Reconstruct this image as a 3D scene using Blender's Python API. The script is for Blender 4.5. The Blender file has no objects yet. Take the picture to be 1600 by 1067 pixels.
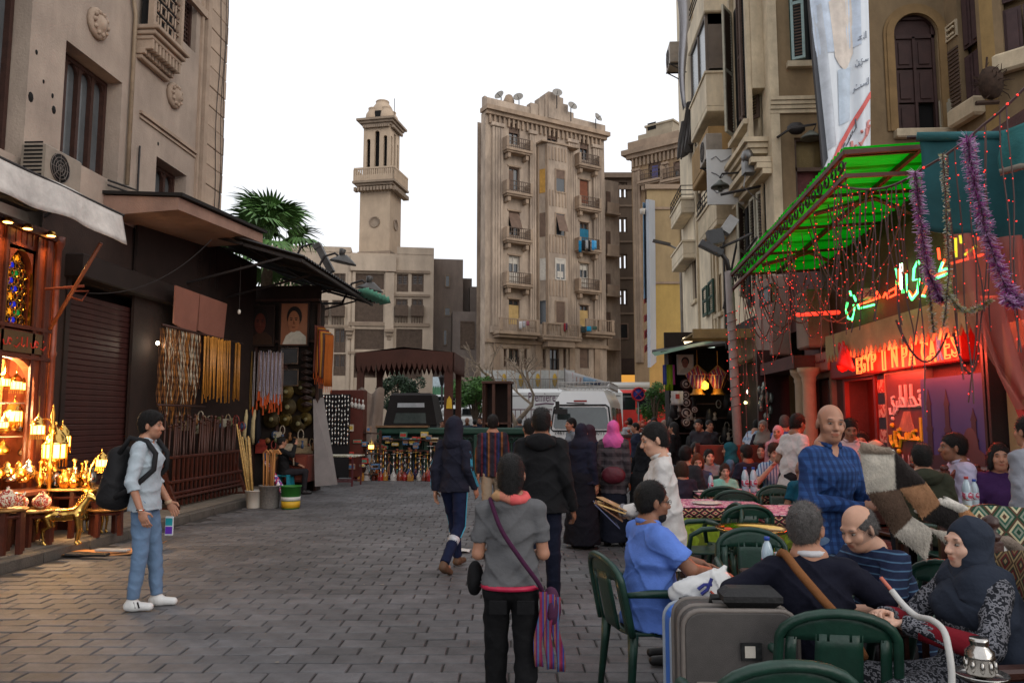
import bpy,math,random
from math import cos,sin,pi,sqrt,atan2,ceil,radians
import numpy as np
from mathutils import Vector,Matrix
VE=Vector
random.seed(7)
R=radians
SC=bpy.context.scene
COL=SC.collection
F,CAMH,PITCH,YAW=1200.0,1.65,R(5.8),R(3.34)
cam=bpy.data.cameras.new('camera');cam.sensor_width=36;cam.lens=27.0
cam.clip_start=0.05;cam.clip_end=1500
camo=bpy.data.objects.new('camera',cam);COL.objects.link(camo)
camo.location=(0,0,CAMH);camo.rotation_euler=(R(90)+PITCH,0,YAW)
SC.camera=camo
W=bpy.data.worlds.new('World');SC.world=W;W.use_nodes=True
nt=W.node_tree;nt.nodes.clear()
sky=nt.nodes.new('ShaderNodeTexSky');sky.sky_type='NISHITA';sky.sun_disc=False
SUN_EL,SUN_AZ=22.0,132.0
sky.sun_elevation=R(SUN_EL);sky.sun_rotation=R(SUN_AZ);sky.air_density=1.6;sky.dust_density=6.0;sky.ozone_density=1.0
hs=nt.nodes.new('ShaderNodeHueSaturation');hs.inputs['Saturation'].default_value=0.22
bg=nt.nodes.new('ShaderNodeBackground');bg.inputs['Strength'].default_value=0.12
wo=nt.nodes.new('ShaderNodeOutputWorld')
nt.links.new(sky.outputs[0],hs.inputs['Color']);cl=nt.nodes.new('ShaderNodeMixRGB');cl.inputs[0].default_value=0.85;cl.inputs[2].default_value=(9.9,10.1,10.6,1)
nt.links.new(hs.outputs[0],cl.inputs[1]);nt.links.new(cl.outputs[0],bg.inputs['Color']);nt.links.new(bg.outputs[0],wo.inputs['Surface'])
sl=bpy.data.lights.new('sun','SUN');sl.energy=0.5;sl.angle=R(30);sl.color=(1.0,0.9,0.78)
so=bpy.data.objects.new('sun',sl);COL.objects.link(so)
_sd=VE((sin(R(SUN_AZ))*cos(R(SUN_EL)),cos(R(SUN_AZ))*cos(R(SUN_EL)),sin(R(SUN_EL))))
so.rotation_euler=_sd.to_track_quat('Z','Y').to_euler();so.location=(0,0,60)
SC.view_settings.view_transform='Standard';SC.view_settings.look='None'
SC.view_settings.exposure=0.0;SC.view_settings.gamma=1.0;SC.view_settings.use_curve_mapping=False
SC.cycles.max_bounces=6;SC.cycles.diffuse_bounces=2;SC.cycles.glossy_bounces=3;SC.cycles.transmission_bounces=4
SC.cycles.transparent_max_bounces=8;SC.cycles.sample_clamp_indirect=4.0
SC.cycles.use_denoising=True
def ray(u,v):
 dx,dy=(u-800)/F,(533.5-v)/F
 r=VE((cos(YAW),sin(YAW),0));f=VE((-sin(YAW),cos(YAW),0));z=VE((0,0,1))
 return r*dx+f*cos(PITCH)+z*sin(PITCH)+(z*cos(PITCH)-f*sin(PITCH))*dy
CP=VE((0,0,CAMH))
def PY(u,v,Y):d=ray(u,v);return CP+d*(Y/d.y)
def PX(u,v,X):d=ray(u,v);return CP+d*(X/d.x)
def PG(u,v,Z=0.0):d=ray(u,v);return CP+d*((Z-CAMH)/d.z)
def XU(u,Y):return PY(u,655,Y).x
def ZV(v,Y,u=900):return PY(u,v,Y).z
def lin(c):return tuple(((x/255)/12.92 if x/255<=0.04045 else((x/255+0.055)/1.055)**2.4)for x in c)
MATS={}
def mat_(name,col,rough=0.75,metal=0.0,var=0.3,scale=3.0,bump=0.25,bscale=40.0,spec=0.4,stain=0.0,obj_rand=0.0,coords='Object'):
 if name in MATS:return MATS[name]
 m=bpy.data.materials.new(name);m.use_nodes=True;n=m.node_tree;N=n.nodes;L=n.links
 b=N['Principled BSDF'];b.inputs['Roughness'].default_value=rough;b.inputs['Metallic'].default_value=metal
 b.inputs['Specular IOR Level'].default_value=spec
 c=lin(col);tc=N.new('ShaderNodeTexCoord')
 if var>0 or bump>0:
  no=N.new('ShaderNodeTexNoise');no.inputs['Scale'].default_value=scale;no.inputs['Detail'].default_value=6;no.inputs['Roughness'].default_value=0.65
  L.new(tc.outputs[coords],no.inputs['Vector'])
  cr=N.new('ShaderNodeValToRGB');cr.color_ramp.elements[0].position=0.3;cr.color_ramp.elements[1].position=0.72
  cr.color_ramp.elements[0].color=(*[x*(1-var)for x in c],1);cr.color_ramp.elements[1].color=(*[min(1,x*(1+var*0.7))for x in c],1)
  L.new(no.outputs['Fac'],cr.inputs['Fac']);out=cr.outputs['Color']
  if stain>0:
   mp=N.new('ShaderNodeMapping');mp.inputs['Scale'].default_value=(1.0,1.0,0.3);L.new(tc.outputs[coords],mp.inputs['Vector'])
   n2=N.new('ShaderNodeTexNoise');n2.inputs['Scale'].default_value=1.3;n2.inputs['Detail'].default_value=8;n2.inputs['Roughness'].default_value=0.7
   L.new(mp.outputs[0],n2.inputs['Vector'])
   r2=N.new('ShaderNodeValToRGB');r2.color_ramp.elements[0].position=0.42;r2.color_ramp.elements[1].position=0.62
   stain*=.62;r2.color_ramp.elements[0].color=(1-stain,1-stain,1-stain*0.95,1);r2.color_ramp.elements[1].color=(1,1,1,1)
   L.new(n2.outputs['Fac'],r2.inputs['Fac'])
   mx=N.new('ShaderNodeMixRGB');mx.blend_type='MULTIPLY';mx.inputs[0].default_value=1
   L.new(out,mx.inputs[1]);L.new(r2.outputs[0],mx.inputs[2]);out=mx.outputs[0]
  if obj_rand>0:
   oi=N.new('ShaderNodeObjectInfo');ge=N.new('ShaderNodeNewGeometry');ad=N.new('ShaderNodeMath');ad.operation='ADD'
   L.new(oi.outputs['Random'],ad.inputs[0]);L.new(ge.outputs['Random Per Island'],ad.inputs[1])
   fr=N.new('ShaderNodeMath');fr.operation='FRACT';L.new(ad.outputs[0],fr.inputs[0])
   mr=N.new('ShaderNodeMapRange');mr.inputs['To Min'].default_value=1-obj_rand;mr.inputs['To Max'].default_value=1+obj_rand;L.new(fr.outputs[0],mr.inputs['Value'])
   mx=N.new('ShaderNodeMixRGB');mx.blend_type='MULTIPLY';mx.inputs[0].default_value=1
   L.new(out,mx.inputs[1]);L.new(mr.outputs[0],mx.inputs[2]);out=mx.outputs[0]
  L.new(out,b.inputs['Base Color'])
  if bump>0:
   n3=N.new('ShaderNodeTexNoise');n3.inputs['Scale'].default_value=bscale;n3.inputs['Detail'].default_value=4;L.new(tc.outputs[coords],n3.inputs['Vector'])
   bp=N.new('ShaderNodeBump');bp.inputs['Strength'].default_value=bump;bp.inputs['Distance'].default_value=0.02
   L.new(n3.outputs['Fac'],bp.inputs['Height']);L.new(bp.outputs[0],b.inputs['Normal'])
 else:
  b.inputs['Base Color'].default_value=(*c,1)
 MATS[name]=m;return m
def mat(n,c,r=.75,m=0,v=.3,s=3,b=.25,k=40,p=.4,t=0,o=0):return mat_(n,c,r,m,v,s,b,k,p,t,o)
def emis(name,col,strength,base=(20,20,20)):
 if name in MATS:return MATS[name]
 m=bpy.data.materials.new(name);m.use_nodes=True;b=m.node_tree.nodes['Principled BSDF']
 b.inputs['Base Color'].default_value=(*lin(base),1);b.inputs['Emission Color'].default_value=(*lin(col),1);b.inputs['Emission Strength'].default_value=strength
 MATS[name]=m;return m
def glass(name,col=(225,235,235),rough=0.05,alpha=None,trans=1.0):
 if name in MATS:return MATS[name]
 m=bpy.data.materials.new(name);m.use_nodes=True;b=m.node_tree.nodes['Principled BSDF']
 b.inputs['Base Color'].default_value=(*lin(col),1);b.inputs['Roughness'].default_value=rough;b.inputs['Transmission Weight'].default_value=trans;b.inputs['IOR'].default_value=1.3
 if alpha:b.inputs['Alpha'].default_value=alpha
 MATS[name]=m;return m
def pat(name,kind,cols,sx=20.0,sz=20.0,rough=0.85,axes='XZ',w=0.5,bump=0.15):
 if name in MATS:return MATS[name]
 m=bpy.data.materials.new(name);m.use_nodes=True;n=m.node_tree;N=n.nodes;L=n.links
 b=N['Principled BSDF'];b.inputs['Roughness'].default_value=rough;b.inputs['Specular IOR Level'].default_value=0.25
 tc=N.new('ShaderNodeTexCoord');sp=N.new('ShaderNodeSeparateXYZ');L.new(tc.outputs['Object'],sp.inputs[0])
 A=sp.outputs[axes[0]];B=sp.outputs[axes[1]]
 def M(op,a,bb=None):
  x=N.new('ShaderNodeMath');x.operation=op
  for i,q in enumerate((a,bb)):
   if q is None:continue
   if isinstance(q,(int,float)):x.inputs[i].default_value=q
   else:L.new(q,x.inputs[i])
  return x.outputs[0]
 def bars(src,s):return M('GREATER_THAN',M('FRACT',M('MULTIPLY',src,s)),w)
 def mix(f,c1,c2,t='MIX'):
  x=N.new('ShaderNodeMixRGB');x.blend_type=t
  if isinstance(f,(int,float)):x.inputs[0].default_value=f
  else:L.new(f,x.inputs[0])
  for i,q in((1,c1),(2,c2)):
   if isinstance(q,tuple):x.inputs[i].default_value=(*lin(q),1)
   else:L.new(q,x.inputs[i])
  return x.outputs[0]
 if kind=='plaid':
  o=mix(M('MULTIPLY',bars(A,sx),0.55),cols[0],cols[1]);o=mix(M('MULTIPLY',bars(B,sz),0.5),o,cols[2])
 elif kind=='stripe':o=mix(bars(B,sz),cols[0],cols[1])
 elif kind=='vstripe':o=mix(bars(A,sx),cols[0],cols[1])
 elif kind=='multi':
  fr=M('FRACT',M('MULTIPLY',A,sx));r=N.new('ShaderNodeValToRGB');r.color_ramp.interpolation='CONSTANT'
  while len(r.color_ramp.elements)<len(cols):r.color_ramp.elements.new(0.5)
  for i,c in enumerate(cols):r.color_ramp.elements[i].position=i/len(cols);r.color_ramp.elements[i].color=(*lin(c),1)
  L.new(fr,r.inputs[0]);o=r.outputs[0]
 elif kind=='ikat':
  z=M('ABSOLUTE',M('SUBTRACT',M('FRACT',M('MULTIPLY',A,sx)),0.5));q=M('ABSOLUTE',M('SUBTRACT',M('FRACT',M('MULTIPLY',B,sz)),0.5))
  fr=M('FRACT',M('MULTIPLY',M('ADD',z,q),2.0));r=N.new('ShaderNodeValToRGB');r.color_ramp.interpolation='CONSTANT'
  while len(r.color_ramp.elements)<len(cols):r.color_ramp.elements.new(0.5)
  for i,c in enumerate(cols):r.color_ramp.elements[i].position=i/len(cols);r.color_ramp.elements[i].color=(*lin(c),1)
  L.new(fr,r.inputs[0]);o=r.outputs[0]
 elif kind=='dots':
  vo=N.new('ShaderNodeTexVoronoi');vo.inputs['Scale'].default_value=sx;L.new(tc.outputs['Object'],vo.inputs['Vector'])
  o=mix(M('LESS_THAN',vo.outputs['Distance'],w),cols[0],cols[1])
 else:
  no=N.new('ShaderNodeTexNoise');no.inputs['Scale'].default_value=sx;no.inputs['Detail'].default_value=1;L.new(tc.outputs['Object'],no.inputs['Vector'])
  r=N.new('ShaderNodeValToRGB');r.color_ramp.interpolation='CONSTANT'
  while len(r.color_ramp.elements)<len(cols):r.color_ramp.elements.new(0.5)
  for i,c in enumerate(cols):r.color_ramp.elements[i].position=0 if i==0 else 0.36+0.3*(i-1)/max(1,len(cols)-1);r.color_ramp.elements[i].color=(*lin(c),1)
  L.new(no.outputs['Fac'],r.inputs[0]);o=r.outputs[0]
 n3=N.new('ShaderNodeTexNoise');n3.inputs['Scale'].default_value=25;n3.inputs['Detail'].default_value=4;L.new(tc.outputs['Object'],n3.inputs['Vector'])
 o=mix(0.35,o,n3.outputs['Fac'],'OVERLAY');L.new(o,b.inputs['Base Color'])
 bp=N.new('ShaderNodeBump');bp.inputs['Strength'].default_value=bump;bp.inputs['Distance'].default_value=0.02;L.new(n3.outputs['Fac'],bp.inputs['Height']);L.new(bp.outputs[0],b.inputs['Normal'])
 MATS[name]=m;return m
def tag(o,label=None,cat=None,group=None,kind=None):
 if label:o['label']=label
 if cat:o['category']=cat
 if group:o['group']=group
 if kind:o['kind']=kind
 return o
def em(name,loc=(0,0,0),rz=0.0,label=None,cat=None,group=None):
 o=bpy.data.objects.new(name,None);COL.objects.link(o);o.location=loc;o.rotation_euler=(0,0,rz);o.empty_display_size=0.1
 return tag(o,label,cat,group)
def copy_tree(o,parent=None):
 c=o.copy();COL.objects.link(c)
 if parent is not None:c.parent=parent
 for ch in list(o.children):copy_tree(ch,c)
 return c
def again(o,loc,rz=None,label=None,sc=None,group=None):
 c=copy_tree(o);c.location=loc
 if rz is not None:c.rotation_euler=(0,0,rz)
 if label:c['label']=label
 if group:c['group']=group
 if sc:c.scale=(sc,sc,sc)if isinstance(sc,(int,float))else sc
 return c
def link(name,me,m=None,parent=None,loc=(0,0,0)):
 o=bpy.data.objects.new(name,me);COL.objects.link(o);o.location=loc
 if parent is not None:o.parent=parent
 if m is not None and not me.materials:
  for x in(m if isinstance(m,(list,tuple))else[m]):me.materials.append(x)
 return o
class MB:
 def __init__(s):s.v=[];s.f=[];s.m=[];s.sm=[];s.mi=0;s.smooth=False
 def add(s,vs,fs,smooth=None):
  k=len(s.v);s.v.extend([tuple(p)for p in vs])
  for f in fs:s.f.append(tuple(i+k for i in f));s.m.append(s.mi);s.sm.append(s.smooth if smooth is None else smooth)
  return s
 def box(s,x0,x1,y0,y1,z0,z1):
  return s.add([(x0,y0,z0),(x1,y0,z0),(x1,y1,z0),(x0,y1,z0),(x0,y0,z1),(x1,y0,z1),(x1,y1,z1),(x0,y1,z1)],[(0,3,2,1),(4,5,6,7),(0,1,5,4),(1,2,6,5),(2,3,7,6),(3,0,4,7)])
 def cbox(s,c,d,M=None):
  x,y,z=d[0]/2,d[1]/2,d[2]/2
  vs=[VE(q)for q in[(-x,-y,-z),(x,-y,-z),(x,y,-z),(-x,y,-z),(-x,-y,z),(x,-y,z),(x,y,z),(-x,y,z)]]
  if M is not None:vs=[M@q for q in vs]
  c=VE(c)
  return s.add([q+c for q in vs],[(0,3,2,1),(4,5,6,7),(0,1,5,4),(1,2,6,5),(2,3,7,6),(3,0,4,7)])
 def bbox(s,x0,x1,y0,y1,z0,z1,b=0.01):
  b=min(b,(x1-x0)*.45,(y1-y0)*.45,(z1-z0)*.45)
  def ring(i,z):return[(x0+i,y0+i,z),(x1-i,y0+i,z),(x1-i,y1-i,z),(x0+i,y1-i,z)]
  vs=ring(b,z0)+ring(0,z0+b)+ring(0,z1-b)+ring(b,z1);fs=[(3,2,1,0),(12,13,14,15)]
  for k in range(3):
   for i in range(4):fs.append((k*4+i,k*4+(i+1)%4,k*4+4+(i+1)%4,k*4+4+i))
  return s.add(vs,fs)
 def bar(s,a,b,w,h=None,up=(0,0,1)):
  a,b=VE(a),VE(b);h=h or w;d=(b-a).normalized();u=VE(up)
  if abs(d.dot(u))>.98:u=VE((0,1,0))
  x=d.cross(u).normalized();y=x.cross(d)
  vs=[p+x*i*w/2+y*j*h/2 for p in(a,b)for i,j in((-1,-1),(1,-1),(1,1),(-1,1))]
  return s.add(vs,[(0,1,2,3),(7,6,5,4),(0,4,5,1),(1,5,6,2),(2,6,7,3),(3,7,4,0)])
 def tube(s,pts,r,n=6,cap=1,closed=False):
  pts=[VE(p)for p in pts];N=len(pts);rr=r if isinstance(r,(list,tuple))else[r]*N
  vs=[];px=None
  for i,p in enumerate(pts):
   if closed:d=(pts[(i+1)%N]-pts[i-1])
   else:d=pts[min(i+1,N-1)]-pts[max(i-1,0)]
   d=d.normalized()if d.length>1e-9 else VE((0,0,1))
   if px is None:
    px=d.orthogonal().normalized()
   px=(px-d*px.dot(d));px=px.normalized()if px.length>1e-6 else d.orthogonal().normalized()
   py=d.cross(px)
   for k in range(n):a=2*pi*k/n;vs.append(p+(px*cos(a)+py*sin(a))*rr[i])
  fs=[]
  for i in range(N if closed else N-1):
   j=(i+1)%N
   for k in range(n):fs.append((i*n+k,i*n+(k+1)%n,j*n+(k+1)%n,j*n+k))
  if cap and not closed:fs.append(tuple(range(n-1,-1,-1)));fs.append(tuple((N-1)*n+k for k in range(n)))
  return s.add(vs,fs,True if n>5 else None)
 def lathe(s,prof,c=(0,0,0),n=12,M=None,sx=1.0,sy=1.0):
  c=VE(c);vs=[];fs=[]
  for r,z in prof:
   for k in range(n):
    a=2*pi*k/n;q=VE((r*cos(a)*sx,r*sin(a)*sy,z));vs.append((M@q if M is not None else q)+c)
  P=len(prof)
  for i in range(P-1):
   for k in range(n):fs.append((i*n+k,i*n+(k+1)%n,(i+1)*n+(k+1)%n,(i+1)*n+k))
  fs.append(tuple(range(n-1,-1,-1)));fs.append(tuple((P-1)*n+k for k in range(n)))
  return s.add(vs,fs,True)
 def ball(s,c,r,n=8,M=None):
  r=r if isinstance(r,(tuple,list))else(r,r,r);c=VE(c);vs=[];fs=[];h=max(4,n//2+1)
  for i in range(1,h):
   t=pi*i/h
   for k in range(n):
    a=2*pi*k/n;q=VE((r[0]*sin(t)*cos(a),r[1]*sin(t)*sin(a),r[2]*cos(t)));vs.append((M@q if M is not None else q)+c)
  q=VE((0,0,r[2]));top=len(vs);vs.append((M@q if M is not None else q)+c);vs.append(((M@-q)if M is not None else-q)+c)
  for i in range(h-2):
   for k in range(n):fs.append((i*n+k,(i+1)*n+k,(i+1)*n+(k+1)%n,i*n+(k+1)%n))
  for k in range(n):fs.append((top,k,(k+1)%n));fs.append((top+1,(h-2)*n+(k+1)%n,(h-2)*n+k))
  return s.add(vs,fs,True)
 def prism(s,poly,y0,y1,T=None):
  n=len(poly);T=T or(lambda x,y,z:(x,y,z))
  vs=[T(x,y0,z)for x,z in poly]+[T(x,y1,z)for x,z in poly]
  fs=[tuple(range(n)),tuple(range(2*n-1,n-1,-1))]+[(i,i+n,(i+1)%n+n,(i+1)%n)for i in range(n)]
  return s.add(vs,fs)
 def sheet(s,fn,nu,nv,th=0.0,smooth=True):
  P=[[VE(fn(i/nu,j/nv))for j in range(nv+1)]for i in range(nu+1)]
  def idx(i,j):return i*(nv+1)+j
  fs=[(idx(i,j),idx(i+1,j),idx(i+1,j+1),idx(i,j+1))for i in range(nu)for j in range(nv)]
  vs=[p for r_ in P for p in r_]
  if not th:return s.add(vs,fs,smooth)
  nor=[]
  for i in range(nu+1):
   for j in range(nv+1):
    a=P[min(i+1,nu)][j]-P[max(i-1,0)][j];b=P[i][min(j+1,nv)]-P[i][max(j-1,0)];q=a.cross(b)
    nor.append(q.normalized()if q.length>1e-9 else VE((0,0,1)))
  K=len(vs);vs2=[p-q*th for p,q in zip(vs,nor)]
  fs2=[tuple(i+K for i in reversed(f))for f in fs];ed=[]
  for i in range(nu):ed+=[(idx(i,0),K+idx(i,0),K+idx(i+1,0),idx(i+1,0)),(idx(i+1,nv),K+idx(i+1,nv),K+idx(i,nv),idx(i,nv))]
  for j in range(nv):ed+=[(idx(0,j+1),K+idx(0,j+1),K+idx(0,j),idx(0,j)),(idx(nu,j),K+idx(nu,j),K+idx(nu,j+1),idx(nu,j+1))]
  return s.add(vs+vs2,fs+fs2+ed,smooth)
 def mesh(s,name):
  me=bpy.data.meshes.new(name);me.from_pydata(s.v,[],s.f);me.polygons.foreach_set('material_index',s.m);me.polygons.foreach_set('use_smooth',s.sm);me.update();return me
 def bd(s,name,m,parent=None,loc=(0,0,0),label=None,cat=None,group=None,kind=None):
  return tag(link(name,s.mesh(name),m,parent,loc),label,cat,group,kind)
LS=np.linspace
def B():return MB()
def MR(a,x):return Matrix.Rotation(R(a),3,x)
def to_local(o_loc,ang,p):
 q=VE(p)-VE(o_loc);c,s_=cos(ang),sin(ang);return VE((q.x*c+q.y*s_,-q.x*s_+q.y*c,q.z))
def FP(frame,u,v,d=0.0):
 loc,ang=frame;o=to_local(loc,ang,CP);dd=ray(u,v);c,s_=cos(ang),sin(ang);dl=VE((dd.x*c+dd.y*s_,-dd.x*s_+dd.y*c,dd.z))
 p=o+dl*((d-o.y)/dl.y);return p.x,p.z
def wh(mb,x0,x1,z0,z1,holes,depth=0.25,y=0.0):
 xs=sorted({x0,x1,*[min(max(h[i],x0),x1)for h in holes for i in(0,1)]});zs=sorted({z0,z1,*[min(max(h[i],z0),z1)for h in holes for i in(2,3)]})
 for a,b in zip(xs,xs[1:]):
  for c,d in zip(zs,zs[1:]):
   mx,mz=(a+b)/2,(c+d)/2
   if any(h[0]<mx<h[1]and h[2]<mz<h[3]for h in holes):continue
   mb.add([(a,y,c),(b,y,c),(b,y,d),(a,y,d)],[(0,1,2,3)])
 for h in holes:
  a,b,c,d=h[:4];e=y+depth
  mb.add([(a,y,c),(a,y,d),(a,e,d),(a,e,c)],[(0,1,2,3)]).add([(b,y,c),(b,e,c),(b,e,d),(b,y,d)],[(0,1,2,3)])
  mb.add([(a,y,d),(b,y,d),(b,e,d),(a,e,d)],[(0,1,2,3)]).add([(a,y,c),(a,e,c),(b,e,c),(b,y,c)],[(0,1,2,3)])
 return mb
def fq(mb,x0,x1,z0,z1,w,y0,y1):
 mb.box(x0,x0+w,y0,y1,z0,z1).box(x1-w,x1,y0,y1,z0,z1).box(x0+w,x1-w,y0,y1,z0,z0+w).box(x0+w,x1-w,y0,y1,z1-w,z1)
 return mb
def sp_(mb,x0,x1,zs,zt,y0,y1,n=10):
 cx,r=(x0+x1)/2,(x1-x0)/2;k=(zt-zs)
 pts=[(cx-r*cos(pi*i/n),zs+k*sin(pi*i/n))for i in range(n+1)]
 h=n//2
 mb.prism([(x0,zt)]+pts[h::-1],y0,y1).prism([(x1,zt)]+pts[:h-1:-1],y0,y1)
 return mb
def text_mesh(txt,size=1.0,outline=0.0,depth=0.004):
 cu=bpy.data.curves.new('text','FONT');cu.body=txt;cu.size=size;cu.resolution_u=2
 if outline:cu.fill_mode='NONE';cu.bevel_depth=outline;cu.bevel_resolution=1
 else:cu.extrude=depth
 o=bpy.data.objects.new('text',cu);COL.objects.link(o);dg=bpy.context.evaluated_depsgraph_get();dg.update()
 me=bpy.data.meshes.new_from_object(o.evaluated_get(dg));COL.objects.unlink(o);bpy.data.objects.remove(o);bpy.data.curves.remove(cu);me.materials.clear();return me
def V(*a):return np.array(a,dtype=np.float64)
class SDF:
 def __init__(s):s.ops=[]
 def rc(s,a,b,ra,rb,k=0.02,xd=None,sx=1.0,cap=False):s.ops.append(('rc',V(*a),V(*b),ra,rb,k,None if xd is None else V(*xd),sx,cap));return s
 def el(s,c,r,k=0.02,M=None):s.ops.append(('el',V(*c),V(*r),k,M));return s
 def sub(s,c,r,k=0.01,M=None):s.ops.append(('sub',V(*c),V(*r),k,M));return s
 def cut(s,p,n):s.ops.append(('cut',V(*p),V(*n)/np.linalg.norm(n)));return s
 def bounds(s):
  lo,hi=V(9,9,9),V(-9,-9,-9)
  for o in s.ops:
   if o[0]=='rc':
    m=max(o[3],o[4])*max(1,o[7])+0.02;lo=np.minimum(lo,np.minimum(o[1],o[2])-m);hi=np.maximum(hi,np.maximum(o[1],o[2])+m)
   elif o[0]=='el':
    m=o[2].max()+0.02;lo=np.minimum(lo,o[1]-m);hi=np.maximum(hi,o[1]+m)
   elif o[0]=='cut':
    for ax in range(3):
     if o[2][ax]>.999:hi[ax]=min(hi[ax],o[1][ax]+.03)
     elif o[2][ax]<-.999:lo[ax]=max(lo[ax],o[1][ax]-.03)
  return lo,hi
 def mesh(s,name,h,noise=0.0,seed=0,nf=24.0):
  lo,hi=s.bounds();n=np.maximum(4,np.ceil((hi-lo)/h).astype(int)+2);ax=[(lo[i]+h*np.arange(n[i])).astype(np.float32)for i in range(3)]
  D=np.full(n,0.3,dtype=np.float32)
  def box(l,u):
   a=np.clip(np.floor((l-lo)/h).astype(int),0,n-1);b=np.clip(np.ceil((u-lo)/h).astype(int)+1,1,n)
   b=np.maximum(b,a+1);return tuple(slice(int(i),int(j))for i,j in zip(a,b))
  def grid(sl):return ax[0][sl[0]][:,None,None],ax[1][sl[1]][None,:,None],ax[2][sl[2]][None,None,:]
  def smin(a,b,k):
   if k<=0:return np.minimum(a,b)
   q=np.maximum(k-np.abs(a-b),0)/k;return np.minimum(a,b)-q*q*k*0.25
  def ell(o):
   c,r,M=o[1],o[2],o[-1]
   return c,r,M
  for o in s.ops:
   t=o[0]
   if t=='rc':
    _,a,b,ra,rb,k,xd,sx,cap=o;m=max(ra,rb)*max(1,sx)+k+2.5*h
    sl=box(np.minimum(a,b)-m,np.maximum(a,b)+m);X,Y,Z=grid(sl);ba=(b-a);X,Y,Z=np.broadcast_arrays(X,Y,Z)
    px,py,pz=X-a[0],Y-a[1],Z-a[2]
    if xd is not None:
     xd=xd/np.linalg.norm(xd);q=(px*xd[0]+py*xd[1]+pz*xd[2])*(1-1/sx);px=px-q*xd[0];py=py-q*xd[1];pz=pz-q*xd[2]
     ba=ba-xd*(ba@xd)*(1-1/sx)
    L2=max(ba@ba,1e-9);tt=(px*ba[0]+py*ba[1]+pz*ba[2])/L2;tc=np.clip(tt,0,1)
    d=np.sqrt((px-tc*ba[0])**2+(py-tc*ba[1])**2+(pz-tc*ba[2])**2)-(ra+(rb-ra)*tc)
    if cap:d=np.maximum(d,(tt-1)*sqrt(L2))
    D[sl]=smin(D[sl],d,k)
   elif t in('el','sub'):
    _,c,r,k,M=o;m=r.max()+k+2.5*h;sl=box(c-m,c+m);X,Y,Z=grid(sl);X,Y,Z=np.broadcast_arrays(X,Y,Z)
    px,py,pz=X-c[0],Y-c[1],Z-c[2]
    if M is not None:px,py,pz=(M[0,0]*px+M[1,0]*py+M[2,0]*pz,M[0,1]*px+M[1,1]*py+M[2,1]*pz,M[0,2]*px+M[1,2]*py+M[2,2]*pz)
    k0=np.sqrt((px/r[0])**2+(py/r[1])**2+(pz/r[2])**2);k1=np.sqrt((px/r[0]**2)**2+(py/r[1]**2)**2+(pz/r[2]**2)**2)
    d=k0*(k0-1)/np.maximum(k1,1e-6);d=np.where(k0<0.05,-r.min(),d)
    if t=='el':D[sl]=smin(D[sl],d,k)
    else:D[sl]=-smin(-D[sl],d,k)
   else:
    X,Y,Z=grid((slice(None),)*3);D=np.maximum(D,((X-o[1][0])*o[2][0]+(Y-o[1][1])*o[2][1]+(Z-o[1][2])*o[2][2]).astype(np.float32))
  if noise:
   X,Y,Z=grid((slice(None),)*3);p=seed*1.7
   w=np.sin(nf*X+2.1*np.sin(nf*.6*Z+p)+p)*np.sin(nf*1.3*Z+1.8*np.sin(nf*.5*Y+p*2))+0.6*np.sin(nf*1.9*Z+nf*1.2*X*np.cos(p)+2*np.sin(nf*.9*Y))+.4*np.sin(nf*2.3*Y+1.5*np.sin(nf*X))
   rd=1-np.abs(np.sin(nf*.55*(Z+.55*X)+1.4*np.sin(nf*.35*X+p)+1.1*np.sin(nf*.4*Y+2*p)));re=1-np.abs(np.sin(nf*.45*(Z-.8*X)+1.6*np.sin(nf*.3*Y-p)))
   D=D+(noise*(.6*w-1.5*rd**5-1.3*re**6)).astype(np.float32)
  D[0],D[-1]=np.maximum(D[0],1e-3),np.maximum(D[-1],1e-3);D[:,0],D[:,-1]=np.maximum(D[:,0],1e-3),np.maximum(D[:,-1],1e-3);D[:,:,0],D[:,:,-1]=np.maximum(D[:,:,0],1e-3),np.maximum(D[:,:,-1],1e-3)
  return surface_nets(name,D,lo,h)
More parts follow.
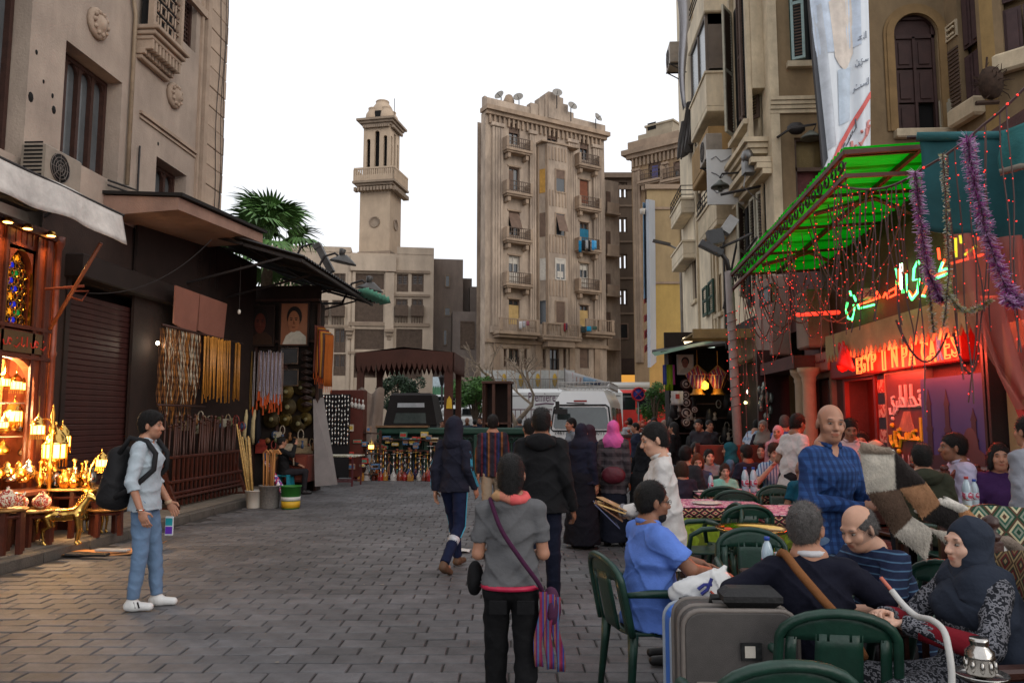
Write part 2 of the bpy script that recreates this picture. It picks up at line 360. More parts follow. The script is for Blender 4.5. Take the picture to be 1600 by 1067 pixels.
def surface_nets(name,D,lo,h):
 S=D<0;a=S[:-1,:-1,:-1];cnt=np.zeros(a.shape,np.int8);sh=[(i,j,k)for i in(0,1)for j in(0,1)for k in(0,1)]
 nx,ny,nz=a.shape
 def c(A,q):return A[q[0]:q[0]+nx,q[1]:q[1]+ny,q[2]:q[2]+nz]
 for q in sh:cnt+=c(S,q)
 I=np.argwhere((cnt>0)&(cnt<8));K=len(I);me=bpy.data.meshes.new(name)
 if K==0:return me
 vid=np.full(a.shape,-1,np.int32);vid[I[:,0],I[:,1],I[:,2]]=np.arange(K)
 val={q:D[I[:,0]+q[0],I[:,1]+q[1],I[:,2]+q[2]].astype(np.float64)for q in sh}
 acc=np.zeros((K,3));w=np.zeros(K)
 for q in sh:
  for ax in range(3):
   if q[ax]:continue
   r=list(q);r[ax]=1;r=tuple(r);v0,v1=val[q],val[r];x=(v0<0)!=(v1<0);t=np.where(x,v0/np.where(x,v0-v1,1),0)
   p=np.tile(np.array(q,float),(K,1));p[:,ax]+=t;acc+=p*x[:,None];w+=x
 P=(I+acc/w[:,None])*h+lo
 quads=[]
 for ax in range(3):
  u,v=(ax+1)%3,(ax+2)%3
  s0=[slice(1,-1)]*3;s0[ax]=slice(0,-1);s1=list(s0);s1[ax]=slice(1,None)
  A=S[tuple(s0)];Bq=S[tuple(s1)];E=np.argwhere(A!=Bq)
  if not len(E):continue
  off=np.array([1,1,1]);off[ax]=0;base=E+off;fl=A[E[:,0],E[:,1],E[:,2]]
  def g(du,dv):
   q=base.copy();q[:,u]+=du;q[:,v]+=dv;return vid[q[:,0],q[:,1],q[:,2]]
  Q=np.stack([g(-1,-1),g(0,-1),g(0,0),g(-1,0)],1);Q[~fl]=Q[~fl][:,::-1];quads.append(Q)
 Q=np.concatenate(quads);Q=Q[(Q>=0).all(1)];nf=len(Q)
 me.vertices.add(K);me.vertices.foreach_set('co',P.astype(np.float32).ravel());me.loops.add(nf*4);me.loops.foreach_set('vertex_index',Q.astype(np.int32).ravel())
 me.polygons.add(nf);me.polygons.foreach_set('loop_start',np.arange(0,nf*4,4,dtype=np.int32));me.polygons.foreach_set('use_smooth',np.ones(nf,bool));me.update(calc_edges=True)
 return me
def skin_mat(key,skin,hairc):
 nm='skin_'+key
 if nm in MATS:return MATS[nm]
 m=mat(nm,skin,r=0.5,v=0.12,s=14,b=0.08,k=180,p=0.4);n=m.node_tree;N=n.nodes;L=n.links;b=N['Principled BSDF']
 b.inputs['Subsurface Weight'].default_value=0.08;b.inputs['Subsurface Scale'].default_value=0.01;b.inputs['Subsurface Radius'].default_value=(1,.35,.2)
 src=b.inputs['Base Color'].links[0].from_socket;at=N.new('ShaderNodeAttribute');at.attribute_name='tint';sp=N.new('ShaderNodeSeparateColor');L.new(at.outputs['Color'],sp.inputs[0])
 lip=tuple(int(a*b_)for a,b_ in zip(skin,(.9,.72,.7)))
 for ch,c in((0,lip),(1,hairc),(2,(16,11,9))):
  mx=N.new('ShaderNodeMixRGB');L.new(sp.outputs[ch],mx.inputs[0]);L.new(src,mx.inputs[1]);mx.inputs[2].default_value=(*lin(c),1);src=mx.outputs[0]
 L.new(src,b.inputs['Base Color']);return m
SKINS={'tan':(168,121,97),'brown':(134,92,70),'light':(190,146,122),'pale':(204,162,140)}
HAIRS={'black':(18,15,14),'grey':(88,84,82),'brown':(60,40,28),'red':(110,62,36)}
def cloth(name,col,rough=0.9,var=0.1):return mat('cloth_'+name,col,r=rough,v=var,s=9,b=0.4,k=20,p=0.2)
def rotm(yaw=0,pitch=0,roll=0):
 return np.array(MR(yaw,'Z')@MR(-pitch,'X')@MR(roll,'Y'))
def hand(S,w,d,pn,th,k=1.0,curl=0.5):
 d=V(*d)/np.linalg.norm(d);pn=V(*pn);pn=pn-d*(pn@d);pn/=np.linalg.norm(pn);t0=np.cross(d,pn);t0/=np.linalg.norm(t0);t=t0 if t0@V(*th)>=0 else-t0
 w=V(*w);palm=w+d*.05*k
 S.el(palm,(.042*k,.05*k,.017*k),.012,np.stack([t,d,pn],1))
 for off,L,r in((.031,.068,.0088),(.0105,.078,.0092),(-.0105,.073,.0088),(-.03,.056,.0078)):
  a=w+d*.088*k+t*off*k;c1=curl*.6;d1=d*cos(c1)+pn*sin(c1);b=a+d1*L*.52*k;c2=curl*1.6;d2=d*cos(c2)+pn*sin(c2);e=b+d2*L*.5*k
  S.rc(a-d*.02*k,b,r*k,r*.95*k,.004);S.rc(b,e,r*.95*k,r*.8*k,.003)
 a=w+d*.022*k+t*.028*k;b=a+(d*.6+t*.7+pn*.35)*.042*k;e=b+(d*.9+t*.15+pn*(.3+curl*.5))*.032*k
 S.rc(a,b,.0125*k,.0105*k,.008);S.rc(b,e,.0105*k,.0085*k,.003)
def sj():
 return dict(pelvis=V(0,0,.95),waist=V(0,0,1.08),chest=V(0,.01,1.29),nb=V(0,-.02,1.475),head=V(0,.018,1.6),shL=V(-.155,-.01,1.405),shR=V(.155,-.01,1.405),elL=V(-.195,-.04,1.13),elR=V(.195,-.04,1.13),wrL=V(-.21,.03,.88),wrR=V(.21,.03,.88),hiL=V(-.08,0,.92),hiR=V(.08,0,.92),knL=V(-.095,.02,.50),knR=V(.095,.02,.50),anL=V(-.1,-.03,.09),anR=V(.1,-.03,.09))
def sij(lean=0.0):
 J=sj();dz=-.43
 for k in('pelvis','waist','chest','nb','head','shL','shR','elL','elR','wrL','wrR','hiL','hiR'):J[k]=J[k]+V(0,0,dz)
 J['hiL'],J['hiR']=V(-.09,.02,.5),V(.09,.02,.5);J['knL'],J['knR']=V(-.13,.44,.51),V(.13,.44,.51);J['anL'],J['anR']=V(-.13,.42,.09),V(.13,.42,.09)
 J['elL'],J['elR']=V(-.215,.05,.74),V(.215,.05,.74);J['wrL'],J['wrR']=V(-.15,.29,.68),V(.15,.29,.68)
 return lj(J,lean)
def lj(J,lean,turn=0):
 if not lean:return J
 p=J['pelvis'];c,s=cos(R(lean)),sin(R(lean))
 for k in('waist','chest','nb','head','shL','shR','elL','elR','wrL','wrR'):
  q=J[k]-p;J[k]=p+V(q[0],q[1]*c+q[2]*s,-q[1]*s+q[2]*c)
 return J
def wj(a=1.0):
 J=sj();s=a
 J['knL'],J['anL']=V(-.09,.13*s,.52),V(-.09,.19*s,.10);J['knR'],J['anR']=V(.09,-.02*s,.50),V(.09,-.27*s,.14)
 J['elR'],J['wrR']=V(.205,-.05,1.14),V(.215,.10,.92);J['elL'],J['wrL']=V(-.205,-.08,1.14),V(-.21,-.06,.89)
 return J
PEOPLE=[]
def person(label,u,Y,face,h=1.72,J=None,z0=0.0,X=None,skin='tan',hair='short',hairc='black',beard=0.0,head=(0,0,0),top=None,sleeve='long',hem=.88,legs=None,legtype='trousers',shoes=None,res=.012,build=1.0,curlL=.45,curlR=.45,hands=None,group=None,glasses=False,hijab=None,neck='round',collar=None,loose=1.0,cat='person',coat_hem=None,torso_w=1.0,belly=0.0,hood=None,seed=None,thL=(0,1,0.2),thR=(0,1,0.2),tuck=False):
 J=J or sj();J={k:v.copy()for k,v in J.items()};sc=h/1.75;seed=seed if seed is not None else len(PEOPLE)+1
 root=em('person',(XU(u,Y)if X is None else X,Y,z0),R(face),label,cat,group);root.scale=(sc,sc,sc);PEOPLE.append(root)
 r=res/sc;bw=build
 HP=J['head'];HM=rotm(*head)
 sx_=J['shR']-J['shL'];sx_=sx_/np.linalg.norm(sx_);hx=V(1,0,0)
 def hd(p):return HP+HM@V(*p)
 S=SDF()
 hm=HM
 S.el(hd((0,-.014,.035)),(.074,.094,.088),.01,hm).el(hd((0,.022,-.03)),(.061,.069,.082),.03,hm).el(hd((0,.04,-.083)),(.044,.043,.033),.025,hm)
 S.rc(hd((0,.084,.018)),hd((0,.107,-.022)),.0075,.0135,.012);S.el(hd((0,.098,-.026)),(.0175,.012,.009),.008,hm)
 S.rc(hd((-.036,.077,.03)),hd((.036,.077,.03)),.0125,.0125,.014)
 S.rc(hd((-.043,.062,-.022)),hd((-.036,.068,-.028)),.017,.017,.02);S.rc(hd((.043,.062,-.022)),hd((.036,.068,-.028)),.017,.017,.02)
 S.rc(hd((-.017,.087,-.05)),hd((.017,.087,-.05)),.0085,.0085,.006);S.rc(hd((-.014,.086,-.0625)),hd((.014,.086,-.0625)),.0085,.0085,.005)
 for q in(-1,1):
  S.sub(hd((q*.031,.094,.008)),(.0165,.014,.0105),.01,hm)
  if not hijab:S.el(hd((q*.079,-.008,-.004)),(.0095,.019,.032),.008,hm@rotm(q*-22))
 nk=HP+HM@V(0,-.022,-.07)
 S.rc(nk,J['nb']+V(0,0,-.03),.049*min(bw,1.05),.05*min(bw,1.05),.02)
 S.rc(J['nb'],J['chest'],.06,.085,.03,sx_,1.5);S.rc(J['chest'],J['waist'],.085,.075,.03,sx_,1.4);S.rc(J['waist'],J['pelvis'],.075,.085,.03,hx,1.4)
 for s in 'LR':
  S.rc(J['nb']+V(0,0,-.06),J['sh'+s],.036,.04,.02);S.rc(J['sh'+s],J['el'+s],.046*bw,.037*bw,.02);S.rc(J['el'+s],J['wr'+s],.038*bw,.026*bw,.015)
  S.rc(J['pelvis'],J['hi'+s],.07,.07,.03);S.rc(J['hi'+s],J['kn'+s],.07,.048,.03);S.rc(J['kn'+s],J['an'+s],.046,.034,.02);S.rc(J['an'+s]+V(0,-.02,-.03),J['an'+s]+V(0,.1,-.05),.03,.025,.02)
  dv=J['wr'+s]-J['el'+s];dv=dv/np.linalg.norm(dv);q=-1 if s=='L' else 1
  pn=V(-q,.15,0.0)if abs(dv[0])<.6 else V(0,.2,-1.0)
  if dv[1]>.75:pn=V(-q*.5,0,-1)
  if hands and s in hands:hh=hands[s];dv=V(*hh[0])if hh[0]is not None else dv;pn=V(*hh[1]);th=hh[2]
  else:th=thL if s=='L' else thR
  if abs(dv[1])>.75 and not(hands and s in hands):th=(-q*.6,0,1)
  hand(S,J['wr'+s],dv,pn,th,1.0,curlL if s=='L' else curlR)
 me=S.mesh('body',max(r*.8,.0055));body=link('body',me,skin_mat(skin+'_'+hairc,SKINS[skin],HAIRS[hairc]),root)
 K=len(me.vertices);co=np.empty(K*3,np.float32);me.vertices.foreach_get('co',co);p=(co.reshape(-1,3)-HP)@HM
 def soft(d,e=.3):return np.clip((1-d)/e,0,1)
 def eld(c,rr):return np.sqrt((((p-V(*c))/V(*rr))**2).sum(1))
 e=max(1.0,r/.008);col=np.zeros((K,4),np.float32);col[:,3]=1
 col[:,0]=soft(eld((0,.092,-.056),(.027,.02,.0125)),.4)
 brow=np.maximum(soft(eld((-.032,.086,.034),(.021,.018,.0058*e)),.5),soft(eld((.032,.086,.034),(.021,.018,.0058*e)),.5))*.9
 if beard:
  jaw=soft(eld((0,.03,-.085),(.07,.075,.052)),.5)*(1-col[:,0]);mo=soft(eld((0,.1,-.04),(.03,.03,.009)),.6)
  brow=np.maximum(brow,np.maximum(jaw,mo)*beard)
 if hair in('bald','stubble'):brow=np.maximum(brow,.35*((p[:,1]<.03-.5*(p[:,2]-.02))&(p[:,2]>-.055)&(p[:,2]<.06)).astype(np.float32))
 col[:,1]=brow
 col[:,2]=np.maximum(soft(eld((-.031,.084,.009),(.0135,.018,.0062*e)),.5),soft(eld((.031,.084,.009),(.0135,.018,.0062*e)),.5))*.85
 ca=me.color_attributes.new('tint','FLOAT_COLOR','POINT');ca.data.foreach_set('color',col.ravel())
 if r<.0095:
  for q in(-1,1):
   mb=B().ball(hd((q*.031,.0775,.009)),(.0122,.0116,.0056),10,Matrix(hm.tolist()));ey=mb.bd('eye',mat('eye_white',(128,120,112),.15,v=.05,b=0),body);mb=B().ball(hd((q*.031,.0865,.009)),(.0052,.0048,.0052),8,Matrix(hm.tolist())).bd('iris',mat('iris',(30,18,12),.1,v=0,b=0),ey)
 HR=mat('hair_'+hairc,HAIRS[hairc],r=.55,v=.5,s=60,b=.8,k=160,p=.35)
 rh=max(r*.85,.006)
 if hijab is None and hair!='none':
  S=SDF();top_r=.012
  if hair in('bald','stubble'):top_r=.003
  S.el(hd((0,-.017,.035)),(.076+top_r*.5,.096+top_r*.6,.09+top_r),.01,hm)
  if hair in('short','thick'):S.el(hd((0,-.045,-.01)),(.069,.062,.07),.02,hm)
  if hair=='bald':S.el(hd((0,-.04,-.005)),(.0755,.073,.06),.02,hm)
  if hair=='thick':S.el(hd((0,.0,.075)),(.083,.1,.07),.03,hm)
  if hair=='bun':S.el(hd((0,-.06,-.03)),(.078,.07,.085),.03,hm).el(hd((0,-.1,-.09)),(.04,.035,.06),.03,hm)
  if hair=='long':S.el(hd((0,-.055,-.06)),(.088,.065,.12),.04,hm).el(hd((0,-.06,-.16)),(.075,.05,.1),.04,hm)
  if hair=='bob':S.el(hd((-.07,.0,-.03)),(.032,.06,.085),.03,hm).el(hd((.07,.0,-.03)),(.032,.06,.085),.03,hm).el(hd((0,-.06,-.03)),(.085,.06,.09),.03,hm)
  nrm=hm@V(0,.77,-.64)
  if hair in('bob','long'):S.sub(hd((0,.085,-.035)),(.062,.07,.1),.01,hm)
  else:S.cut(hd((0,.076 if hair!='thick' else .084,.06)),nrm)
  if hair=='bald':S.sub(hd((0,.02,.12)),(.085,.125,.095),.01,hm)
  for q in(-1,1):
   if hair not in('bob','long'):S.sub(hd((q*.085,.005,-.02)),(.022,.03,.04),.006,hm)
  if hair!='stubble':
   hm_=S.mesh('hair',rh,.0016,seed,90.0);ho=link('hair',hm_,HR,root);nv=len(hm_.vertices);rg=np.random.default_rng(seed)
   if nv and res<.0125:
    co=np.empty(nv*3,np.float32);hm_.vertices.foreach_get('co',co);co=co.reshape(-1,3).astype(float);no=np.array([v.normal for v in hm_.vertices]);ix=rg.integers(0,nv,2600);P0=co[ix];Nn=no[ix]
    ql=(P0-HP)@HM;fl=np.stack([.5*ql[:,0]/.08,np.where(ql[:,2]>.09,.9,-.25),np.where(ql[:,2]>.09,-.1,-1.0)],1)@HM.T;d=fl+rg.normal(0,.35,fl.shape)+Nn*.45;d-=Nn*np.minimum(0,(d*Nn).sum(1))[:,None]*1.0;d/=np.linalg.norm(d,axis=1)[:,None]
    Ls=rg.uniform(.012,.024,len(ix))*(.8 if hair=='bald' else 1.0);sd=np.cross(d,Nn);sd/=np.maximum(np.linalg.norm(sd,axis=1),1e-6)[:,None];w_=.0011
    VV=np.stack([P0-sd*w_-Nn*.002,P0+sd*w_-Nn*.002,P0+d*Ls[:,None]+Nn*.003],1).reshape(-1,3);sm=bpy.data.meshes.new('strands');sm.from_pydata(VV.tolist(),[],[(3*i,3*i+1,3*i+2)for i in range(len(ix))]);link('strands',sm,HR,ho)
  if beard>.8:
   S=SDF();S.el(hd((0,.032,-.078)),(.056,.062,.05),.01,hm);S.sub(hd((0,.09,-.03)),(.05,.06,.045),.01,hm);link('beard',S.mesh('beard',rh,.002,seed,70.0),HR,root)
 if hijab:
  S=SDF();S.el(hd((0,-.02,.03)),(.085,.108,.102),.02,hm).el(hd((0,-.01,-.07)),(.076,.088,.09),.05,hm)
  S.rc(hd((0,-.02,-.1)),J['nb']+V(0,0,-.03),.075,.095,.05,sx_,1.3);S.rc(J['nb']+V(0,.005,-.05),J['chest']+V(0,.03,.02),.1,.11,.05,sx_,1.62)
  if loose>1.2:S.rc(J['nb']+V(0,-.03,-.06),J['chest']+V(0,-.04,-.2),.12,.12,.06,sx_,1.6)
  S.sub(hd((0,.1,-.015)),(.058,.075,.082),.012,hm);link('headscarf',S.mesh('headscarf',r*1.0,.004,seed,30.0),hijab,root)
 top=top or cloth('plain_grey',(120,120,122));S=SDF();L=loose
 pn=J['pelvis']+V(0,0,hem-.95 if hem<.95 else 0)
 S.rc(J['nb']+V(0,.0,-.07),J['chest'],.07*L,.108*L*bw,.04,sx_,1.5);S.rc(J['chest'],J['waist'],.108*L*bw,.1*L*bw+belly*.5,.05,sx_,1.42*torso_w);S.rc(J['waist']+V(0,belly*.4,0),pn,.1*L*bw+belly*.5,.128*L*bw,.05,hx,1.48*torso_w)
 for s in 'LR':
  S.rc(J['nb']+V(0,0,-.035),J['sh'+s]+V(0,0,-.006),.05,.056*bw,.05)
  a,b,c=J['sh'+s],J['el'+s],J['wr'+s]
  if sleeve=='long':S.rc(a,b,.062*L*bw,.052*L*bw,.025);S.rc(b,c,.052*L*bw,.04*L*bw,.008,cap=1)
  elif sleeve=='roll':S.rc(a,b,.064*L*bw,.053*L*bw,.025);S.rc(b,b+(c-b)*.3,.053*L*bw,.05*L*bw,.008,cap=1)
  elif sleeve=='short':S.rc(a,a+(b-a)*.72,.058*L*bw,.058*L*bw,.02,cap=1)
 if coat_hem is not None:
  S.rc(J['pelvis'],V(J['pelvis'][0],J['pelvis'][1],coat_hem),.118*L,.15*L,.05,hx,1.25);S.cut(V(0,0,coat_hem),(0,0,-1))
 else:
  sit=J['knL'][1]>.3 and J['pelvis'][2]<.7
  S.cut(V(0,0,J['pelvis'][2]+(hem-.95 if not sit else-.07)),(0,0,-1))
 S.sub(J['nb']+V(0,.03,.07),(.058,.066,.062),.01)
 if neck=='v':S.sub(J['nb']+V(0,.1,-.005),(.026,.07,.075),.015)
 link('shirt' if not coat_hem else 'coat',S.mesh('shirt',r*1.05,.0055,seed,27.0),top,root)
 if collar:
  mb=B();pts=[];nb=J['nb']
  for i in range(11):a=R(-150+i*30);pts.append(nb+V(.066*sin(a),.012-.068*cos(a),.018-.034*max(0,-cos(a))**1.5))
  mb.tube([VE(q)for q in pts],.016,8);link('collar',mb.mesh('collar'),collar if not isinstance(collar,bool)else top,root)
 if hood=='down':
  S=SDF();S.el(J['nb']+V(0,-.09,-.03),(.125,.06,.075),.03).rc(J['nb']+V(-.1,-.03,-.02),J['nb']+V(.1,-.03,-.02),.04,.04,.03);link('hood',S.mesh('hood',r,.006,seed),top,root)
 if hood=='up':
  S=SDF();S.el(hd((0,-.025,.025)),(.098,.122,.118),.02,hm).rc(hd((0,-.03,-.06)),J['nb']+V(0,-.02,-.03),.09,.1,.05,sx_,1.2);S.sub(hd((0,.12,-.01)),(.07,.09,.1),.01,hm);link('hood',S.mesh('hood',r,.004,seed),top,root)
 legs=legs or cloth('dark_trousers',(34,34,40));S=SDF()
 if legtype in('trousers','none'):
  S.rc(J['waist']+(J['pelvis']-J['waist'])*.5,J['pelvis'],.094*bw+belly*.4,.1*bw,.04,hx,1.45)
  for s in 'LR':
   S.rc(J['pelvis']+(J['hi'+s]-J['pelvis'])*.6,J['hi'+s],.085*bw,.088*bw,.03);S.rc(J['hi'+s],J['kn'+s],.088*bw,.066,.015);k=J['kn'+s];a=J['an'+s]+(J['kn'+s]-J['an'+s])*.03;S.rc(k,a,.067,.052,.008,cap=1)
  if not(J['knL'][1]>.3):S.cut(J['pelvis']+V(0,0,.09),(0,0,1))
  link('trousers',S.mesh('trousers',r*1.1,.004,seed+3,26.0),legs,root)
 else:
  S.rc(J['waist'],J['pelvis'],.1*L,.12*L,.04,hx,1.4)
  if J['knL'][1]>.3:
   for s in 'LR':S.rc(J['pelvis'],J['kn'+s],.13,.1,.06);S.rc(J['kn'+s],J['an'+s],.1,.1,.05)
  else:S.rc(J['pelvis'],V(0,0,.08),.125*L,.19*L,.06,hx,1.2);S.cut(V(0,0,.06),(0,0,-1))
  link('skirt',S.mesh('skirt',r*1.1,.006,seed+3,20.0),legs,root)
 shoes=shoes or mat('shoe_black',(24,22,22),.45,v=.2,b=.1)
 for s in 'LR':
  a=J['an'+s];kn=J['kn'+s];fwd=V(0,1,0);up=(kn-a)/np.linalg.norm(kn-a)
  fwd=fwd-up*(fwd@up)*.6;fwd/=np.linalg.norm(fwd)
  if abs(a[2]-.09)<.02:fwd=V(fwd[0],fwd[1],0);fwd=fwd/np.linalg.norm(fwd)
  S=SDF();q=a-V(0,0,.045)+fwd*-.03;S.rc(q,a-V(0,0,.052)+fwd*.15,.043,.034,.02);S.rc(a+up*.0,q+fwd*.05,.042,.044,.03)
  if abs(a[2]-.09)<.03:S.cut(V(0,0,a[2]-.088),(0,0,-1))
  link('shoe',S.mesh('shoe',max(r,.008)),shoes,root)
 if glasses:
  mb=B()
  for q in(-1,1):
   mb.tube([hd((q*.033+.021*cos(t*.785),.1,.01+.014*sin(t*.785)))for t in range(8)],.0016,5,closed=1).tube([hd((q*.054,.1,.014)),hd((q*.078,.05,.014)),hd((q*.08,-.01,.008))],.0018,5)
  mb.tube([hd((-.012,.104,.014)),hd((.012,.104,.014))],.0016,5);link('glasses',mb.mesh('glasses'),mat('glasses_black',(15,15,16),.3,v=0,b=0),root)
 return root
# ================================================================ THE SETTING
M_paver=mat('paver_concrete',(98,97,99),0.6,v=0.3,s=7,b=0.5,k=90,o=0.2)
n_=M_paver.node_tree;b_=n_.nodes['Principled BSDF'];ge=n_.nodes.new('ShaderNodeNewGeometry');n1=n_.nodes.new('ShaderNodeTexNoise');n1.inputs['Scale'].default_value=.55;n1.inputs['Detail'].default_value=7;n1.inputs['Roughness'].default_value=.7;cr=n_.nodes.new('ShaderNodeValToRGB');cr.color_ramp.elements[0].position=.34;cr.color_ramp.elements[0].color=(.5,.48,.46,1);cr.color_ramp.elements[1].position=.62;cr.color_ramp.elements[1].color=(1.12,1.12,1.12,1);mx=n_.nodes.new('ShaderNodeMixRGB');mx.blend_type='MULTIPLY';mx.inputs[0].default_value=1
src=b_.inputs['Base Color'].links[0].from_socket
for a,b in((ge.outputs['Position'],n1.inputs['Vector']),(n1.outputs['Fac'],cr.inputs[0]),(src,mx.inputs[1]),(cr.outputs[0],mx.inputs[2]),(mx.outputs[0],b_.inputs['Base Color'])):n_.links.new(a,b)
M_joint=mat('joint_dirt',(60,57,55),0.95,v=0.4,s=12,b=0.6)
M_asph=mat('asphalt',(70,69,68),0.9,v=0.25,s=1.5,b=0.3)
M_conc=mat('pavement_concrete',(118,110,100),0.85,v=0.3,s=2.5,b=0.4,t=.25)
mb=B().add([(-400,-60,-.03),(400,-60,-.03),(400,900,-.03),(-400,900,-.03)],[(0,1,2,3)]).bd('ground',M_asph,kind='structure')
mb=B().add([(-6.0,-6,-.014),(4.9,-6,-.014),(4.9,30,-.014),(-6.0,30,-.014)],[(0,1,2,3)]);street=mb.bd('street',M_joint,kind='structure')
PL,PW=.315,.19
def paver_mesh(l=PL-.013,w=PW-.013,b=.006):
 m=B();x,y=l/2,w/2
 vs=[(-x,-y,-.02),(x,-y,-.02),(x,y,-.02),(-x,y,-.02),(-x,-y,-.006),(x,-y,-.006),(x,y,-.006),(-x,y,-.006),(-x+b,-y+b,0),(x-b,-y+b,0),(x-b,y-b,0),(-x+b,y-b,0)]
 fs=[(8,9,10,11)]+[(i,(i+1)%4,4+(i+1)%4,4+i)for i in range(4)]+[(4+i,4+(i+1)%4,8+(i+1)%4,8+i)for i in range(4)]
 return vs,fs
pv,pf=paver_mesh();pm=bpy.data.meshes.new('paver');pm.from_pydata(pv,[],pf);pm.update();pm.materials.append(M_paver)
spots=[]
rows=int((24-2.2)/PW)
for i in range(rows):
 y=2.2+(i+.5)*PW;sh=(i%2)*PL/2+random.uniform(-.04,.04)
 for j in range(-21,21):
  x=j*PL+sh
  px,py=x*cos(YAW)-y*sin(YAW),x*sin(YAW)+y*cos(YAW)
  if-5.97+PL/2<px<4.87-PL/2:spots.append((px,py))
def inview(x,y):
 d=-sin(YAW)*x+cos(YAW)*y;a=cos(YAW)*x+sin(YAW)*y
 return d>.5 and abs(a)/d<.70 and CAMH/d<.345+.1 and 655+F*CAMH/d<1090
spots.sort(key=lambda p:(0 if inview(*p)else 1,p[1]))
rp=random.Random(3);ru=rp.uniform
big=B()
for k,(x,y)in enumerate(spots):
 z=ru(-.003,.003);rz=YAW+rp.gauss(0,.006);tx,ty=rp.gauss(0,.008),rp.gauss(0,.008)
 if k<300:
  o=link('paver',pm,None,street,(x,y,z));o.rotation_euler=(tx,ty,rz)
 else:
  big.add([(x+a-b*rz,y+b+a*rz,z+c+b*tx-a*ty)for a,b,c in pv],pf)
big.bd('paver_field',M_paver,street,kind='stuff')
mb=B().box(-9.5,-6.16,2,17.2,-.02,.12);pave=mb.bd('pavement',M_conc,kind='structure')
kb=B();kb.bbox(-.08,.08,-.44,.44,-.03,.125,.02);km=kb.mesh('kerb_stone');km.materials.append(mat('kerb_stone',(88,82,76),.85,v=.35,s=6,b=.5,o=.12))
for i in range(14):o=link('kerb_stone',km,None,pave,(-6.08,6.2+i*.9-.5,0));o.rotation_euler=(0,0,rp.gauss(0,.008))
sb=B();sb.bbox(-.49,.49,-.49,.49,-.005,.012,.006);sm_=sb.mesh('paving_slab');sm_.materials.append(mat('paving_slab',(122,112,100),.85,v=.3,s=4,b=.4,o=.12))
for i in range(11):
 for j in range(1):link('paving_slab',sm_,None,pave,(-6.66-j*1.0,7+i*1.0,.12))
mb=B().box(4.9,14,2,17.5,-.02,.14).bd('terrace',mat('terrace_tile',(96,84,76),.6,v=.3,s=3),kind='structure')
mb=B().box(-60,-7.5,27,27.3,-.02,.1).box(-60,60,52,60,-.02,.12).bd('far_pavement',M_conc,kind='structure')
FL=((-7.3,0,0),R(90))
M_sand=mat('sand_render',(176,159,144),.9,v=.18,s=1.2,b=.35,k=30,t=.3)
M_sand2=mat('sand_trim',(172,151,132),.9,v=.2,s=2.5,b=.3,t=.2)
M_quoin=mat('quoin_stone',(184,162,142),.9,v=.18,s=3,b=.4,o=.07,t=.15)
M_wood=mat('dark_wood',(62,38,30),.6,v=.4,s=8,b=.3)
M_pane=mat('dusty_pane',(92,96,98),.2,v=.25,s=2,b=.05,p=.6)
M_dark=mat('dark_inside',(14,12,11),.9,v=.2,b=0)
M_iron=mat('iron_bar',(38,33,32),.6,v=.3,b=.2)
def fl(u,v,d=0):return FP(FL,u,v,d)
lb=em('stone_building',FL[0],FL[1],'sand rendered old building with carved bracket and tall windows above the lit shops','building')
wy0,wy1=10.58,11.72
H=[(7.6,9.82,5.2,7.9),(wy0,wy1+.35,5.55,7.3),(fl(244,260)[0],fl(292,260)[0],5.1,6.45),(fl(263,40)[0],fl(307,40)[0],9.05,11.5)]
mb=B();wh(mb,2,15.05,4.95,13.5,H,.36);mb.box(2,15.8,.42,3.0,0,13.4).box(15.05,15.8,0.0,.4,4.95,13.5)
mb.box(2,15.8,0.0,.5,13.51,13.6)
mb.bd('wall',M_sand,lb)
mb=B()
for a,b in((2,7.5),(9.9,wy0-.08)):mb.box(a,b,-.001-.0,.02,8.3,8.34)
mb.box(2,15.0,-.09,-.002,9.95,10.1).box(wy1+.9,14.7,-.05,-.002,7.0,7.06).box(wy1+.9,14.7,-.03,-.002,6.92,6.96).bd('cornice',M_sand2,lb)
mb=B().box(14.72,14.8,-.05,-.002,4.3,13.4).box(14.86,15.02,-.1,-.002,4.3,13.4).bd('pilaster',M_sand2,lb)
qb=B();qb.bbox(-.4,.4,-.035,.2,-.205,.205,.012);qm=qb.mesh('quoin_block');qm.materials.append(M_quoin)
for i in range(22):
 o=link('quoin_block',qm,None,lb,(15.4,-.06,4.6+i*.42));o.location.y+=ru(-.008,.008)
def win3(par,x0,x1,z0,z1,y,n,fm,pm_,arch=True,bw=.07):
 f=B();fq(f,x0,x1,z0,z1,bw,y-.05,y+.04);w=(x1-x0-bw)/n
 for i in range(1,n):f.box(x0+bw/2+i*w-bw/2,x0+bw/2+i*w+bw/2,y-.045,y+.03,z0+bw,z1-bw)
 if arch:
  for i in range(n):sp_(f,x0+bw+i*w,x0+i*w+w,z1-bw-w*.55,z1-bw,y-.03,y+.02,8)
 fo=f.bd('window',fm,par)
 for i in range(n):
  p=B();p.box(x0+bw/2+i*w+.02,x0+bw/2+(i+1)*w-.02,y+.035,y+.05,z0+.02,z1-.02);p.bd('pane',pm_,fo)
 return fo
win3(lb,wy0+.02,wy1+.33,5.55,7.28,.3,4,M_wood,M_pane);win3(lb,7.62,9.8,5.2,7.88,.3,4,M_wood,M_pane)
win3(lb,H[2][0]+.01,H[2][1]-.01,5.1,6.43,.28,3,M_wood,M_pane)
x0,x1=H[3][0],H[3][1];f=B();fq(f,x0+.01,x1-.01,9.07,11.4,.06,.1,.2)
wo_=f.bd('window',M_wood,lb);f=B()
for i in range(1,12):x=x0+(x1-x0)*i/12;f.box(x-.012,x+.012,.13,.16,9.1,11.4)
for i in range(1,26):z=9.07+2.33*i/26;f.box(x0+.05,x1-.05,.125,.155,z-.012,z+.012)
